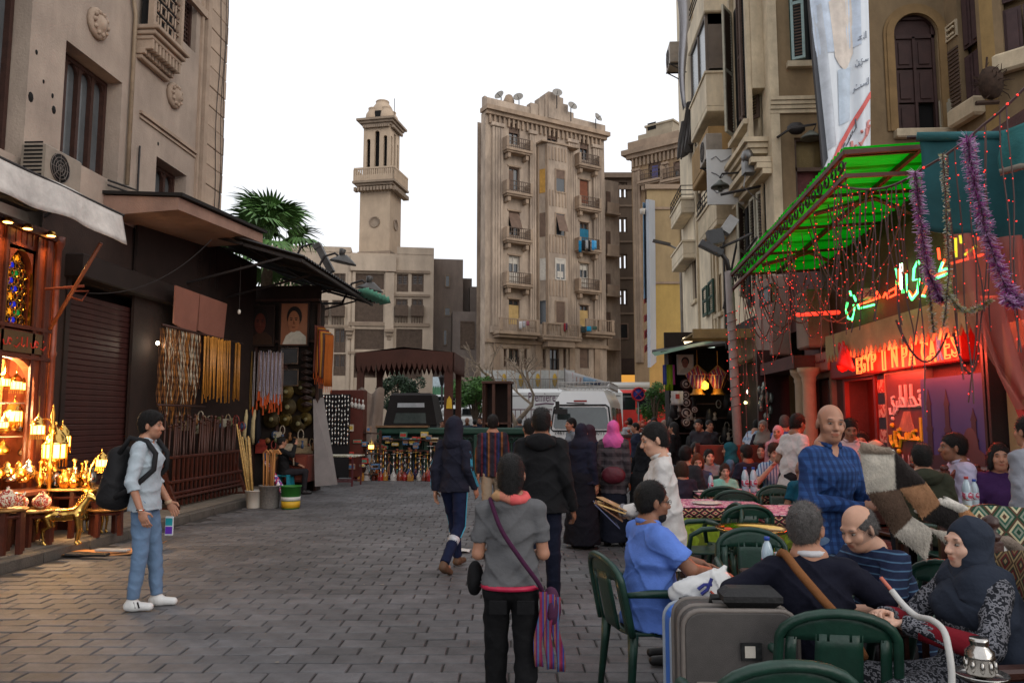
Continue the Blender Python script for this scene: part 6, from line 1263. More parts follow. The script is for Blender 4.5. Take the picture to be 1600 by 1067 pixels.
m=B().bbox(-.92,.92,0,3.6,.5,jz(662),.06).bbox(-.85,.85,3.3,4.0,.5,1.15,.06).bd('body',M_jb,jp)
m=B();wq=.74;zt_=jz(613);zb_=jz(664)
m.add([(-.93,-.02,zb_),(.93,-.02,zb_),(.72,.12,zt_-.08),(-.72,.12,zt_-.08),(-.93,2.3,zb_),(.93,2.3,zb_),(.7,2.1,zt_-.04),(-.7,2.1,zt_-.04),(-.64,.25,zt_),(.64,.25,zt_),(.62,2.0,zt_),(-.62,2.0,zt_)],[(0,1,2,3),(1,5,6,2),(5,4,7,6),(4,0,3,7),(3,2,9,8),(2,6,10,9),(6,7,11,10),(7,3,8,11),(8,9,10,11)]).bd('soft_top',M_jc,jp)
def jq(x,v):z=jz(v);t=(z-zb_)/(zt_-.08-zb_);return(x,-.02+.14*t-.006,z)
m=B().add([jq(-.5,645),jq(.52,645),jq(.56,661),jq(-.58,661)],[(3,2,1,0)]).bd('rear_window',mat('jeep_glass',(88,96,92),.1,v=.3,b=0,p=.9),jp);m=B().add([jq(-.46,629),jq(.47,629),jq(.48,636),jq(-.47,636)],[(3,2,1,0)]).bd('slit_window',mat('slit_glass',(210,212,214),.15,v=.2,s=3,b=0),jp)
for x in(-.8,.8):
 for y in(.6,3.0):m=B().lathe([(.2,-.12),(.36,-.11),(.38,-.04),(.38,.04),(.36,.11),(.2,.12)],(x,y,.38),16,MR(90,'Y'));t=m.bd('wheel',mat('tyre',(22,22,22),.9),jp);m=B().lathe([(.2,-.1),(.19,.1)],(x,y,.38),12,MR(90,'Y')).bd('rim',M_steel,t)
m=B().bbox(-.95,.95,-.12,0,.5,.66,.03).bd('bumper',M_jb,jp)
for x in(-.8,.8):m=B().bbox(x-.07,x+.07,-.05,-.001,.85,1.05,.01).bd('tail_light',mat('tail_red',(120,20,18),.3),jp)
gbx0,gbx1=XU(586,22.6),XU(905,22.6);zb1=ZV(668,22.6);gr=em('green_barrier',(0,0,0),0,'long dark green painted barrier with scrolled panel behind the water pipes','barrier');M_gp=mat('green_paint',(28,66,52),.45,v=.3,s=4,b=.15)
m=B().bbox(gbx0,gbx1,22.5,22.75,zb1-.2,zb1,.04).bd('top_rail',M_gp,gr);m=B().box(gbx0,gbx1,22.66,22.7,.1,zb1-.2).box(gbx0,gbx1,22.55,22.7,0,.12).bd('back_panel',mat('green_panel_dark',(22,40,34),.7,v=.3),gr)
for k in range(9):x=gbx0+.08+k*(gbx1-gbx0-.16)/8;m=B().bbox(x-.06,x+.06,22.5,22.65,0,zb1-.2,.02).bd('post',M_gp,gr)
m=B()
for k in range(34):x=gbx0+.2+k*.175;m.tube([(x+.07*cos(t*.785),22.62,zb1-.36+.07*sin(t*.785))for t in range(8)],.014,4,closed=1).bar((x,22.62,.1),(x,22.62,zb1-.45),.02)
m.bd('scroll',M_gp,gr);m=B().box(gbx0,gbx0+1.6,22.45,22.8,zb1+.002,zb1+.06).bd('board',mat('plank',(120,92,66),.8),gr)
M_hv=[mat('vase%d'%i,c,r=.15,v=.3,s=8,b=0,p=.8)for i,c in enumerate([(150,30,24),(40,60,120),(170,120,50),(60,40,80),(180,176,170),(30,90,80),(120,50,30),(196,90,30)])]
M_hose=[mat('hose%d'%i,c,r=.8,v=.2)for i,c in enumerate([(150,110,80),(110,30,30),(30,40,70),(190,180,160)])]
def hookah(loc,s,i,label):
 r=em('water_pipe',loc,i*1.3,label,'water pipe','water pipes in front of the green barrier');r.scale=(s,s,s);m=B().lathe([(.09,0),(.1,.015),(.085,.05),(.1,.1),(.09,.16),(.05,.22),(.028,.27),(.03,.3)],(0,0,0),12).bd('vase',M_hv[i%8],r)
 m=B().lathe([(.03,.29),(.035,.31),(.018,.33),(.016,.4),(.034,.44),(.016,.48),(.014,.6),(.03,.63),(.014,.66),(.013,.74),(.02,.76)],(0,0,0),10).bd('stem',[M_silver,M_brass][i%2],r);m=B().lathe([(.02,.75),(.09,.76),(.092,.765),(.02,.77)],(0,0,0),14).bd('tray',[M_silver,M_gold][i%2],r);m=B().lathe([(.014,.77),(.03,.81),(.036,.85),(.0,.84)],(0,0,0),10).bd('bowl',mat('clay',(120,66,44),.8),r)
 m=B().tube([(.02,0,.45),(.1,0,.5),(.17,.03,.4),(.15,.08,.15),(.08,.13,.2),(.1,.12,.42),(.06,.1,.55)],.011,5).bd('hose',M_hose[i%4],r);return r
for i in range(28):
 row=i%2;u=556+i*4.9+ru(-2,2);Y=(20.9,21.5)[row]+ru(-.15,.15);hookah((XU(u,Y),Y,0),ru(.78,1.12)*(1.18 if i%7==3 else 1),i,['silver stemmed water pipe with %s vase in the street display','brass stemmed water pipe with %s vase in the street display'][i%2]%['red','blue','amber','violet','clear','teal','rust','orange'][i%8])
YR=20.6;rk2=em('pendant_rack',(0,0,0),0,'dark upright board hung with rows of silver pendants','rack');x0,z1=yk(503,616,YR);x1,z0=yk(545,716,YR)
m=B().bbox(x0,x1,YR,YR+.06,.1,z1,.01).bd('board',mat('rack_black',(26,24,26),.9),rk2);m=B().bbox(x0+.2,XU(566,YR),YR+.08,YR+.5,.1,z1+.12,.02).bd('cabinet',mat('rack_red',(84,36,26),.5,v=.3),rk2)
dm_=B();dm_.lathe([(.0,.06),(.016,.03),(.022,0),(.012,-.03),(.0,-.05)],(0,0,0),6);dmm=dm_.mesh('pendant');dmm.materials.append(M_silver)
for i in range(9):
 for j in range(11):o=link('pendant',dmm,None,rk2,(x0+.06+i*(x1-x0-.1)/8+ru(-.01,.01),YR-.03,z1-.08-j*.125+ru(-.02,.02)));o.scale=(1,1,ru(.8,1.5))
x2=XU(553,YR)
for i in range(4):
 m=B().lathe([(.05,0),(.06,.1),(.02,.16),(.03,.25),(.0,.3)],(x1+.03+.1*i,YR+.1,z1-.35-.02*i),8).bd('white_vase',mat('vase_white',(190,186,180),.3),None,label='pale slim bottle hung on the red pendant cabinet',cat='bottle',group='pale bottles on the cabinet')
M_box=[mat('box%d'%i,c,r=.6,v=.35,s=16)for i,c in enumerate([(186,176,160),(176,60,50),(70,110,150),(196,166,70),(90,130,110),(150,120,100)])]
bxl=['white','red','blue','yellow','green','tan']
for k in range(30):
 u=ru(528,590)if k<14 else ru(592,690);v=ru(672,735)if k<14 else ru(683,702);Y=20.7 if k<14 else 22.35;x,z=yk(u,v,Y);w,h=ru(.1,.24),ru(.08,.2);o=B();o.bbox(-w/2,w/2,-.08,.08,0,h,.008);q=o.bd('souvenir_box',M_box[k%6],None,(x,Y,z),'%s souvenir box on the shelves beside the water pipes'%bxl[k%6],'box','souvenir boxes on the shelves');o=B();o.box(-w/2+.015,w/2-.015,-.084,-.081,h*.25,h*.75);o.bd('printed_label',M_box[(k+3)%6],q)
sh_=em('display_shelves',(0,0,0),0,'stepped wooden shelves carrying souvenir boxes beside the rack','shelves');xa,xb=XU(526,20.8),XU(592,20.8)
for v in(676,692,708,724,740):z=yk(550,v,20.8)[1];m=B().bbox(xa,xb,20.75,21.05,z-.03,z,.005).bd('shelf',M_wood,sh_)
for x in(xa,(xa+xb)/2,xb):m=B().bbox(x-.03,x+.03,20.98,21.04,0,yk(550,672,20.8)[1],.005).bd('upright',M_wood,sh_)
sh_=em('barrier_shelf',(0,0,0),0,'thin plank shelf fixed along the green barrier with boxes','shelf');xa,xb=XU(590,22.35),XU(694,22.35);m=B()
for v in(686,703):z=yk(640,v,22.35)[1];m.bbox(xa,xb,22.2,22.48,z-.03,z,.005)
m.bd('plank',M_wood,sh_)
lf=B();p=PY(580,700,20.3);lantern((p.x,20.3,p.z-.1),.55,'orange glass lantern glowing on the souvenir shelves',.6);MATS['lantern_o']=MATS['lantern_glow']
cb=em('wooden_cabinet',(XU(777,24.5),24.5,0),R(-6),'open brown wooden cabinet frame standing behind the walkers','cabinet');z1=ZV(599,24.5);z0=ZV(660,24.5);M_cw=mat('cabinet_wood',(88,58,46),.7,v=.35,s=4)
for x in(-.44,-.12,.38):m=B().bbox(x-.04,x+.05,-.05,.05,z0-1.2,z1,.008).bd('upright',M_cw,cb)
m=B().bbox(-.5,.46,-.1,.5,z1,z1+.08,.01).bd('board',M_cw,cb);m=B().bbox(-.46,.42,-.05,.45,z0-.06,z0,.01).bd('board',M_cw,cb);m=B().box(-.44,.42,.4,.44,z0-1.2,z1).bd('back',mat('cabinet_dark',(40,28,24),.9),cb);m=B().bbox(-.46,-.4,-.05,.45,z0-1.2,z1,.01).bd('side',M_cw,cb)
M_vw=mat('van_white',(206,206,204),.3,v=.06,s=1,b=0,p=.6);M_vg=mat('van_glass',(28,32,34),.06,v=.3,s=.6,b=0,p=1.0)
van=em('minibus',(XU(907,21.2),21.2,0),R(-9),'white minibus with roof rack seen from behind among the pedestrians','minibus')
def zv(v):return ZV(v,21.2)
zr,zw0,zw1,zbelt=zv(609),zv(671),zv(636),zv(690);hw=.86
prof=[(.0,.35),(-.06,.5),(-.05,zw0),(.12,zw1),(.42,zr-.12),(.75,zr)]
m=B();sec=lambda y,z,w:None
def ring(y,z0,z1,w,wt):return[(-w,y,z0),(w,y,z0),(w+.02,y,1.1),(wt+.05,y,z1-.35),(wt-.12,y,z1),(-wt+.12,y,z1),(-wt-.05,y,z1-.35),(-w-.02,y,1.1)]
R1=[(-hw,.02,.35),(hw,.02,.35),(hw+.02,-.03,1.1),(hw-.06,.2,zr-.45),(hw-.26,.52,zr-.02),(-hw+.26,.52,zr-.02),(-hw+.06,.2,zr-.45),(-hw-.02,-.03,1.1)]
rings=[R1,ring(.9,.35,zr+.02,hw,hw-.1),ring(3.6,.35,zr+.02,hw,hw-.1),ring(4.4,.35,zr-.3,hw,hw-.15),ring(5.1,.35,1.2,hw-.06,hw-.2)]
for a,b in zip(rings,rings[1:]):
 K=len(a);m.add(a+b,[(i,(i+1)%K,K+(i+1)%K,K+i)for i in range(K)],True)
m.add(R1,[(0,1,2,7),(7,2,3,6),(6,3,4,5)],False).add(rings[-1],[tuple(range(7,-1,-1))]);van_b=m.bd('body',M_vw,van)
def vr(x,z):t=(z-1.1)/(zr-.45-1.1);return(x*(1-.06*t),-.03+.23*t-.012,z)
m=B();a,b=zw0+.02,zw1+.0;pts=[vr(-.78,a+.06),vr(-.72,a),vr(.72,a),vr(.78,a+.06),vr(.74,b-.06),vr(.68,b),vr(-.68,b),vr(-.74,b-.06)];m.add(pts,[tuple(range(8))]).bd('rear_window',mat('van_rear_glass',(60,68,66),.05,v=.5,s=1.5,b=0,p=1),van)
m=B();pts=[vr(-.84,a),vr(-.78,a-.06),vr(.78,a-.06),vr(.84,a),vr(.8,b),vr(.72,b+.06),vr(-.72,b+.06),vr(-.8,b)];m.tube([VE(p)+VE((0,.004,0))for p in pts],.022,5,closed=1).bd('window_seal',mat('rubber',(20,20,20),.8),van)
m=B().cbox((-.02,.17,zw1+.17),(.36,.06,.05)).bd('brake_light',mat('brake_red',(150,40,34),.3),van);m=B().bar((.1,.12,zw1+.1),(-.4,.14,zw1+.12),.03).bd('wiper',M_iron,van)
m=B().box(hw-.02,hw+.005,.9,4.3,1.25,1.3);van_s=m
for y0_,y1_ in((.45,1.4),(1.5,2.6),(2.7,3.7)):
 m=B().add([(hw+.028,y0_,1.22),(hw+.028,y1_,1.22),(hw-.035,y1_,zr-.48),(hw-.035,y0_+.08,zr-.48)],[(0,1,2,3)]).bd('side_window',M_vg,van);m=B().add([(-hw-.028,y0_,1.22),(-hw-.028,y1_,1.22),(-hw+.035,y1_,zr-.48),(-hw+.035,y0_+.08,zr-.48)],[(3,2,1,0)]).bd('side_window',M_vg,van)
m=B().bbox(-.9,.9,-.12,.1,.38,.62,.04).bd('bumper',mat('bumper_grey',(150,150,148),.4),van)
for q in(-1,1):m=B().bbox(q*.8-.06,q*.8+.06,-.07,.05,.7,1.15,.02).bd('tail_light',mat('tail_red',(120,20,18)),van)
for q in(-1,1):
 for y in(1.0,4.0):m=B().lathe([(.18,-.1),(.33,-.09),(.34,0),(.33,.09),(.18,.1)],(q*.78,y,.34),16,MR(90,'Y'));t=m.bd('wheel',MATS['tyre'],van);m=B().lathe([(.18,-.11),(.1,-.1),(.1,.1),(.18,.11)],(q*.78,y,.34),10,MR(90,'Y')).bd('rim',M_steel,t)
m=B().box(-.3,.3,-.055,-.045,.72,.86).bd('number_plate',M_white,van)
for txt,x in(('74617',-.72),('00011',.3)):me=text_mesh(txt,.15,0,.002);o=link('lettering',me,mat('letter_black',(20,20,22),.5,b=0,v=0),van,(x,-.045,zv(679)));o.rotation_euler=(R(90),0,0)
m=B();zz=zr+.02
for z in(zz+.06,zz+.22):
 m.tube([(-.72,.7,z),(.74,.7,z),(.74,3.6,z),(-.72,3.6,z)],.018,5,closed=1)
for k in range(14):x=-.72+k*1.46/13;m.bar((x,.7,zz),(x,.7,zz+.22),.018).bar((x,.7,zz+.06),(x,3.6,zz+.06),.016)
for k in range(16):y=.7+k*.19;m.bar((.74,y,zz),(.74,y,zz+.22),.016)
m.bd('roof_rack',mat('rack_white',(176,174,170),.4,b=0),van)
m=B().cbox((-.62,-.1,zw1+.05),(.1,.1,.22)).cbox((-.52,-.14,zw1-.12),(.36,.1,.14)).bd('side_camera_mirror',M_jb,van)
def bus(x0,Y,L,zb,zt,label,body,low=None,rz=0,wz=(1.5,2.5),front_slope=.2):
 r=em('bus',(x0,Y,0),rz,label,'bus');m=B().bbox(0,L,0,2.4,zb,zt,.18).bd('body',body,r)
 n=int(L/1.3)
 if wz:
  for k in range(n):m=B().box(.3+k*1.28,.3+k*1.28+1.2,-.012,-.002,*wz).bd('window',M_vg,r)
 if low:m=B().box(.05,L-.05,-.015,-.003,zb+.1,zb+.85).bd('lower_panel',low,r)
 for x in(1.6,L-1.9):m=B().lathe([(.2,-.12),(.44,-.1),(.46,0),(.44,.1),(.2,.12)],(x,.1,.46),16,MR(90,'X')).bd('wheel',MATS['tyre'],r)
 m=B().box(.1,L-.1,-.02,-.004,zt-.35,zt-.31).bd('trim',M_steel,r);return r
Yb=36.0;xb=XU(752,Yb);zt_=ZV(607,Yb);b1=bus(xb,Yb,6.6,.35,zt_,'white coach with purple Premiere lettering behind the bare tree',M_vw,None,R(1),None)
me=text_mesh('Premiere',.62,0,.004);o=link('lettering',me,mat('purple_letter',(84,34,70),.5,b=0,v=.1),b1,(XU(825,Yb)-xb,-.012,ZV(627,Yb)));o.rotation_euler=(R(90),0,0);sx=(XU(868,Yb)-XU(825,Yb))/max(.1,max(v.co.x for v in me.vertices));o.scale=(sx,1,1);m=B();x_=XU(836,Yb)-xb;m.tube([(x_,-.02,ZV(632,Yb)),(x_+.5,-.02,ZV(630,Yb)),(x_+.9,-.02,ZV(631,Yb))],.03,5).bd('underline',MATS['purple_letter'],b1)
m=B()
for k in range(26):x=.2+k*.24;m.box(x-.02,x+.02,-.35,-.31,.4,ZV(640,Yb))
m.box(.1,6.4,-.36,-.3,ZV(641,Yb),ZV(639,Yb)).bd('roadside_railing',mat('rail_pinkish',(120,96,100),.6),None,(xb,Yb-.4,0),'thin picket railing in front of the white coach','railing')
Yr=37.5;b2=bus(XU(944,Yr),Yr,5.2,.4,ZV(609,Yr),'red and white bus with dark windows right of the minibus',mat('bus_red',(190,44,36),.35,v=.1,b=0),M_vw,R(-3),(ZV(640,Yr),ZV(614,Yr)))
b3=bus(XU(930,44),44,4.5,.4,ZV(597,44),'pale bus roof behind the red bus',M_vw,None,0,(1.6,2.2));
b4=bus(XU(664,38),38,2.7,.4,ZV(616,38),'white van with red stripe and blue windows behind the jeep',M_vw,mat('bus_red',(190,44,36)),0,(ZV(632,38),ZV(619,38)))
car=em('parked_car',(XU(684,33),33,0),0,'white car roof and windows beyond the kiosk post','car');zc=lambda v:ZV(v,33);m=B().bbox(-.2,2.2,0,1.6,.4,zc(650),.12).bbox(.1,1.9,.1,1.5,zc(650)-.1,zc(633),.2).bd('body',M_vw,car)
for k in range(2):m=B().box(.35+k*.7,.95+k*.7,.085,.098,zc(648),zc(638)).bd('window',M_vg,car)
for x in(.3,1.8):m=B().lathe([(.15,-.1),(.3,-.08),(.3,.08),(.15,.1)],(x,.1,.32),14,MR(90,'X')).bd('wheel',MATS['tyre'],car)
pb=em('printed_banner',(0,0,0),0,'slanting printed street banner in red white and blue above the minibus roof','banner');q=[PY(882,577,27),PY(952,598,30),PY(946,604,30),PY(884,601,27)]
def bq(a,b):return q[0].lerp(q[1],a).lerp(q[3].lerp(q[2],a),b)+VE((0,.12*sin(a*6),0))
m=B().sheet(bq,12,4,.012).bd('sheet',mat('banner_white',(188,188,192),.5,v=.1,b=.1),pb)
for nm,c,a0_,a1_,b0_,b1_ in(('red_print',(176,34,34),.02,.22,.06,.4),('black_print',(30,28,32),.02,.3,.62,.94),('face_print',(150,110,100),.14,.36,.3,.8),('blue_print',(120,156,190),.4,.7,.15,.8),('dark_print',(44,50,90),.62,.95,.3,.85)):
 m=B().sheet(lambda a,b:bq(a0_+(a1_-a0_)*a,b0_+(b1_-b0_)*b)+VE((0,-.02,0)),5,2,.003).bd(nm,mat('ban_'+nm,c,r=.5,v=.3,s=6,b=0),pb)
m=B().tube([PY(882,575,27),PY(884,660,27)],.03,5).bd('pole',M_steel,pb)
ns=em('road_sign',PY(998,655,27),0,'round blue no parking sign with red cross on a thin post','road sign');ns.location.z=0;z=ZV(616,27);Mx=MR(90,'X');m=B().lathe([(.25,0),(.25,.01)],(0,-.05,z),20,Mx).bd('disc',mat('sign_blue',(30,50,130),.4,b=0),ns);m=B().tube([(.22*cos(t*.314),-.065,z+.22*sin(t*.314))for t in range(20)],.035,5,closed=1)
for a in(.785,-.785):m.bar((-.2*cos(a),-.065,z-.2*sin(a)),(.2*cos(a),-.065,z+.2*sin(a)),.05,.02)
m.bd('red_cross',mat('sign_red2',(180,30,40),.4,b=0),ns);m=B().tube([(0,0,0),(0,0,z+.2)],.03,6).bd('post',M_steel,ns)
sl_=em('street_lamp',PY(1070,655,30),0,'grey street lamp with single arm in front of the yellow house','street lamp');sl_.location.z=0;zt_=ZV(388,30);m=B().tube([(0,0,0),(-.02,0,zt_-.6),(-.1,0,zt_-.1),(-.5,0,zt_+.1)],[.08,.06,.05,.04],8).bd('post',mat('lamp_grey',(130,124,118),.5),sl_);m=B().cbox((-.75,0,zt_+.18),(.7,.18,.1),MR(14,'Y')).bd('lamp_head',mat('lamp_head_grey',(84,80,78),.5),sl_)
# ================================================================ RIGHT SIDE: old facades, banner, restaurant, awning, lights
M_och=mat('ochre_stucco',(226,209,180),.9,v=.2,s=.7,b=.35,k=14,t=.42)
M_och2=mat('ochre_trim',(206,188,158),.9,v=.24,s=2,b=.3,t=.4)
M_lou=mat('louvre_brown',(92,74,64),.8,v=.3,s=4,b=.2);M_lou2=mat('louvre_pale',(170,164,146),.75,v=.25,s=4,b=.2);M_lou3=mat('louvre_green',(64,84,70),.75,v=.3,s=4,b=.2)
M_bluesh=mat('shutter_paleblue',(150,172,170),.7,v=.25,s=5)
def lv_(par,x0,x1,z0,z1,y,fm,sm,rot=0.0,nm='shutter',pivot=0):
 w,h=x1-x0,z1-z0;m=B();fq(m,0,w,0,h,min(.07,w*.2),-.025,.025);m.box(.05,w-.05,-.024,.024,h*.48,h*.48+.07);o=m.bd(nm,fm,par,(x0,y,z0));q=B();n=max(6,int(h/.075))
 for k in range(n):z=.08+(h-.16)*(k+.5)/n;q.add([(.05,-.02,z-.02),(w-.05,-.02,z-.02),(w-.05,.02,z+.025),(.05,.02,z+.025),(.05,-.012,z-.026),(w-.05,-.012,z-.026),(w-.05,.026,z+.02),(.05,.026,z+.02)],[(0,1,2,3),(7,6,5,4),(0,4,5,1),(2,6,7,3)])
 q.bd('slats',sm,o);o.rotation_euler=(0,0,rot)
 if pivot:o.location.x=x1;o.scale.x=-1
 return o
def strokes(mb,fr,lines,d,r,n=5):
 loc,ang=fr;res=[]
 for L in lines:
  pts=[(FP(fr,u,v,d)[0],d,FP(fr,u,v,d)[1])for u,v in L];mb.tube(pts,r,n)
 return mb
FD=((4.77,0,0),R(-90));FN=((4.77,16.6,0),0.0)
def fd(u,v,d=0):return FP(FD,u,v,d)
cbd=em('corner_building',FD[0],FD[1],'old ochre corner building with louvred shutters and stacked balconies along the street','building')
def rd(u0,u1,v0,v1,d=0):a,b,c,d_=rect(FD,u0,u1,v0,v1,d);return(min(a,b),max(a,b),c,d_)
sF,sN=-29.0,-16.6
hol=[rd(1098,1110,60,130),rd(1092,1098,150,215),rd(1104,1112,165,235),rd(1095,1103,245,290),rd(1089,1096,290,330),rd(1112,1121,300,350),rd(1098,1103,318,365),rd(1085,1090,300,400),rd(1118,1128,430,490),rd(1082,1088,400,470)]
mb=B();wh(mb,sF,sN,0,20,hol,.25);mb.box(sF,sN-.75,.4,8,0,20).box(sN-.75,sN-.02,.4,.44,0,20).box(sF,sF+.3,.006,.4,0,20).bd('wall',M_och,cbd)
for h in hol:
 f=B();fq(f,h[0]+.01,h[1]-.01,h[2]+.01,h[3]-.01,.06,.08,.16);wq=f.bd('window',M_lou,cbd);p=B();p.box(h[0]+.02,h[1]-.02,.18,.2,h[2],h[3]);p.bd('pane',M_win,wq);q=B();q.box(h[0]+.07,h[1]-.07,.1,.15,h[2]+.4*(h[3]-h[2]),h[3]-.07);q.bd('blind',M_lou,wq);q=B();q.bbox(h[0]-.1,h[1]+.1,-.08,-.002,h[2]-.14,h[2],.02);q.bd('sill',M_och2,wq)
mb=B()
for u in(1089,1114,1119):s=fd(u,300)[0];mb.box(s-.08,s+.08,-.07,-.002,3,20)
for s in(-17.4,-21.6,-23.2):mb.tube([(s,-.06,3),(s,-.06,20)],.05,6)
mb.bd('pilaster',M_och2,cbd)
ox0,ox1=-18.75,-16.95;oz0,oz1=fd(1180,160)[1],fd(1180,-60)[1];od=.32
mb=B().box(ox0,ox1,-od,-.002,oz0-.1,oz1)
for k in range(3):mb.box(ox0-.1-.06*k,ox1+.1+.06*k,-od-.16-.1*k,-.003,12.35+.14*k,12.48+.14*k);mb.box(ox0-.05-.05*k,ox1+.05+.05*k,-od-.1-.08*k,-.003,7.55+.12*k,7.66+.12*k)
for x in(ox0+.05,ox1-.2):mb.bbox(x,x+.15,-od-.1,-od-.001,7.9,12.35,.03)
ori=mb.bd('oriel',M_och2,cbd);zA,zB=8.6,11.7
mb=B().box(ox0+.3,ox1-.3,-od-.02,-od-.002,zA,zB).bd('dark_opening',M_dark,ori)
lv_(cbd,ox0+.28,ox0+.8,zA-.1,zB,-od-.08,M_lou2,M_lou,R(-35));lv_(cbd,ox0+.8,ox0+1.16,zA+.1,zB+.1,-od-.06,M_lou,M_lou);lv_(cbd,ox1-.75,ox1-.25,zA-.05,zB,-od-.08,M_lou,M_lou,R(38),pivot=0)
mb=B().box(ox0+.1,ox1-.1,-od-.2,-od-.003,zA-.3,zA-.18).bd('sill',M_och2,ori)
mb=B()
for k in range(3):mb.box(-19.6,-16.62,-.25-.12*k,-.003,7.0+.13*k,7.12+.13*k)
mb.bd('cornice',M_och2,cbd);zA,zB=4.6,6.9
mb=B().box(-19.2,-17.0,-.03,-.002,zA-.2,zB).bd('loggia_opening',M_dark,cbd)
for x0,x1,rt in((-19.0,-18.45,-30),(-18.4,-17.9,0),(-17.75,-17.3,15)):lv_(cbd,x0,x1,zA,zB,-.1,M_lou2 if rt else M_lou2,M_lou,R(rt))
mb=B().bar((-19.3,-.6,4.4),(-19.3,-.1,6.6),.05).tube([(-19.3,-.55,3.4),(-19.3,-.55,6.3),(-18.9,-.1,6.7)],.03,5).tube([(-17.2,-.5,5.4),(-16.7,-.4,5.6)],.03,5).bd('pole',M_iron,cbd)
def box_balcony(s0,s1,z,h,dep,label_m=M_och,rail=False):
 m=B().bbox(s0,s1,-dep,-.002,z-.16,z,.02).box(s0,s1,-dep,-dep+.1,z,z+h).box(s0,s0+.1,-dep+.1,-.003,z,z+h).box(s1-.1,s1,-dep+.1,-.003,z,z+h).box(s0-.04,s1+.04,-dep-.04,-.002,z+h,z+h+.06);o=m.bd('balcony',label_m,cbd)
 if rail:
  q=B()
  for zz in(.18,.34,.5):q.tube([(s0,-dep,z+h+zz),(s1,-dep,z+h+zz),(s1,-.01,z+h+zz)],.018,5)
  for k in range(8):q.bar((s0+k*(s1-s0)/7,-dep,z+h),(s0+k*(s1-s0)/7,-dep,z+h+.5),.02)
  q.bd('railing',M_iron,o)
 return o
b1_=box_balcony(-22.6,-20.2,fd(1150,150)[1]-.1,.9,.7);zz=fd(1150,150)[1]+.85;hh=1.65
m=B();fq(m,-22.55,-20.25,zz,zz+hh,.07,-.68,-.6);m.box(-21.4,-21.33,-.68,-.6,zz,zz+hh).box(-20.3,-20.22,-.6,-.003,zz,zz+hh).box(-20.27,-20.22,-.6,-.05,zz,zz+.1).box(-20.27,-20.22,-.6,-.05,zz+hh-.3,zz+hh);gl_=m.bd('glazed_loggia',mat('loggia_frame',(104,92,82),.6,v=.2),cbd);m=B().box(-20.26,-20.25,-.58,-.02,zz,zz+hh).bd('curtain',cloth('maroon_curtain',(82,54,52)),gl_);m=B().box(-22.5,-20.3,-.64,-.62,zz,zz+hh).bd('pane',M_pane,gl_)
m=B().bbox(-22.7,-20.1,-.72,-.002,zz+hh,zz+hh+.75,.03).bd('upper_balcony',M_och,cbd);m=B()
for k in range(3):m.tube([(-22.6,-.66,zz+hh+1.1+.16*k),(-20.2,-.66,zz+hh+1.1+.16*k),(-20.2,-.01,zz+hh+1.1+.16*k)],.02,5)
m.bd('railing',M_iron,cbd);m=B().sheet(lambda a,b:(-20.15+.02*sin(a*20),-.6+.55*a,zz+hh+2.6-1.5*b),8,4,.02).bd('printed_cloth',pat('green_print','print',[(60,84,80),(110,130,120),(50,70,70)],sx=12),cbd)
z2=fd(1150,245)[1];m=B().bbox(-22.8,-20.3,-.66,-.002,z2-.1,z2+.1,.03).box(-22.8,-20.3,-.66,-.56,z2+.1,z2+.95).box(-20.4,-20.3,-.56,-.003,z2+.1,z2+.95).bd('balcony',mat('orange_plaster',(160,128,84),.9,v=.25,s=2,t=.35),cbd)
z3=fd(1150,345)[1];box_balcony(-22.4,-19.8,z3-.05,.6,.6,M_och2,True);m=B().box(-22.0,-20.2,-.02,-.003,z3+.1,z3+2.3).bd('dark_opening',M_lou,cbd)
z4=fd(1068,420)[1];box_balcony(-28.6,-26.2,fd(1072,345)[1],.3,.45,M_och,True);box_balcony(-28.6,-26.0,z4,.4,.45,M_och)
s,z=fd(1172,182,-.55);aircon('air_conditioner',FD,-20.0,z+.05,-.55,'grey air conditioner hanging under the glazed balcony loggia',.85,.65,.4,(170,162,150));s,z=fd(1090,30,-.3);aircon('air_conditioner',FD,-26.6,z-.2,-.35,'small air conditioner high at the far end of the corner building',.9,.75,.45,(150,146,140))
sg_=em('wall_sign',FD[0],FD[1],'white projecting wall sign with faded script beside the loggia','sign');a,b,c,d=rd(1156,1172,182,245,-.9);m=B().box(-18.92,-18.86,-1.0,-.12,6.95,8.35).bd('panel',mat('sign_white',(206,206,204),.4,v=.08),sg_);m=B()
for k in range(3):
 z=8.1-k*.4;m.tube([(-18.85,-.9+t*.12,z+.08*sin(t*2+k))for t in range(6)],.014,4)
m.bd('script',mat('script_grey',(130,130,134),.6),sg_);m=B().bar((-18.9,-.5,8.35),(-18.9,-.01,8.5),.04).bd('bracket',M_iron,sg_)
for k,(y,z,lb_)in enumerate(((-17.9,fd(1178,216,-.9)[1],'round hooded lamp on a bar at the corner oriel'),)):
 r=em('bracket_lamp',FD[0],FD[1],lb_,'wall lamp');m=B().tube([(y,0,z+.35),(y,-.85,z+.3),(y,-.9,z+.2)],.025,5).tube([(y+.5,0,z-.15),(y+.5,-1.0,z-.35)],.035,5).bd('arm',M_iron,r);m=B().lathe([(.04,.15),(.08,.1),(.2,.02),(.22,-.03),(0,-.02)],(y,-.9,z),12).lathe([(.06,-.03),(.05,-.12),(0,-.13)],(y,-.9,z),8).bd('shade',mat('shade_dark',(72,74,66),.5),r)
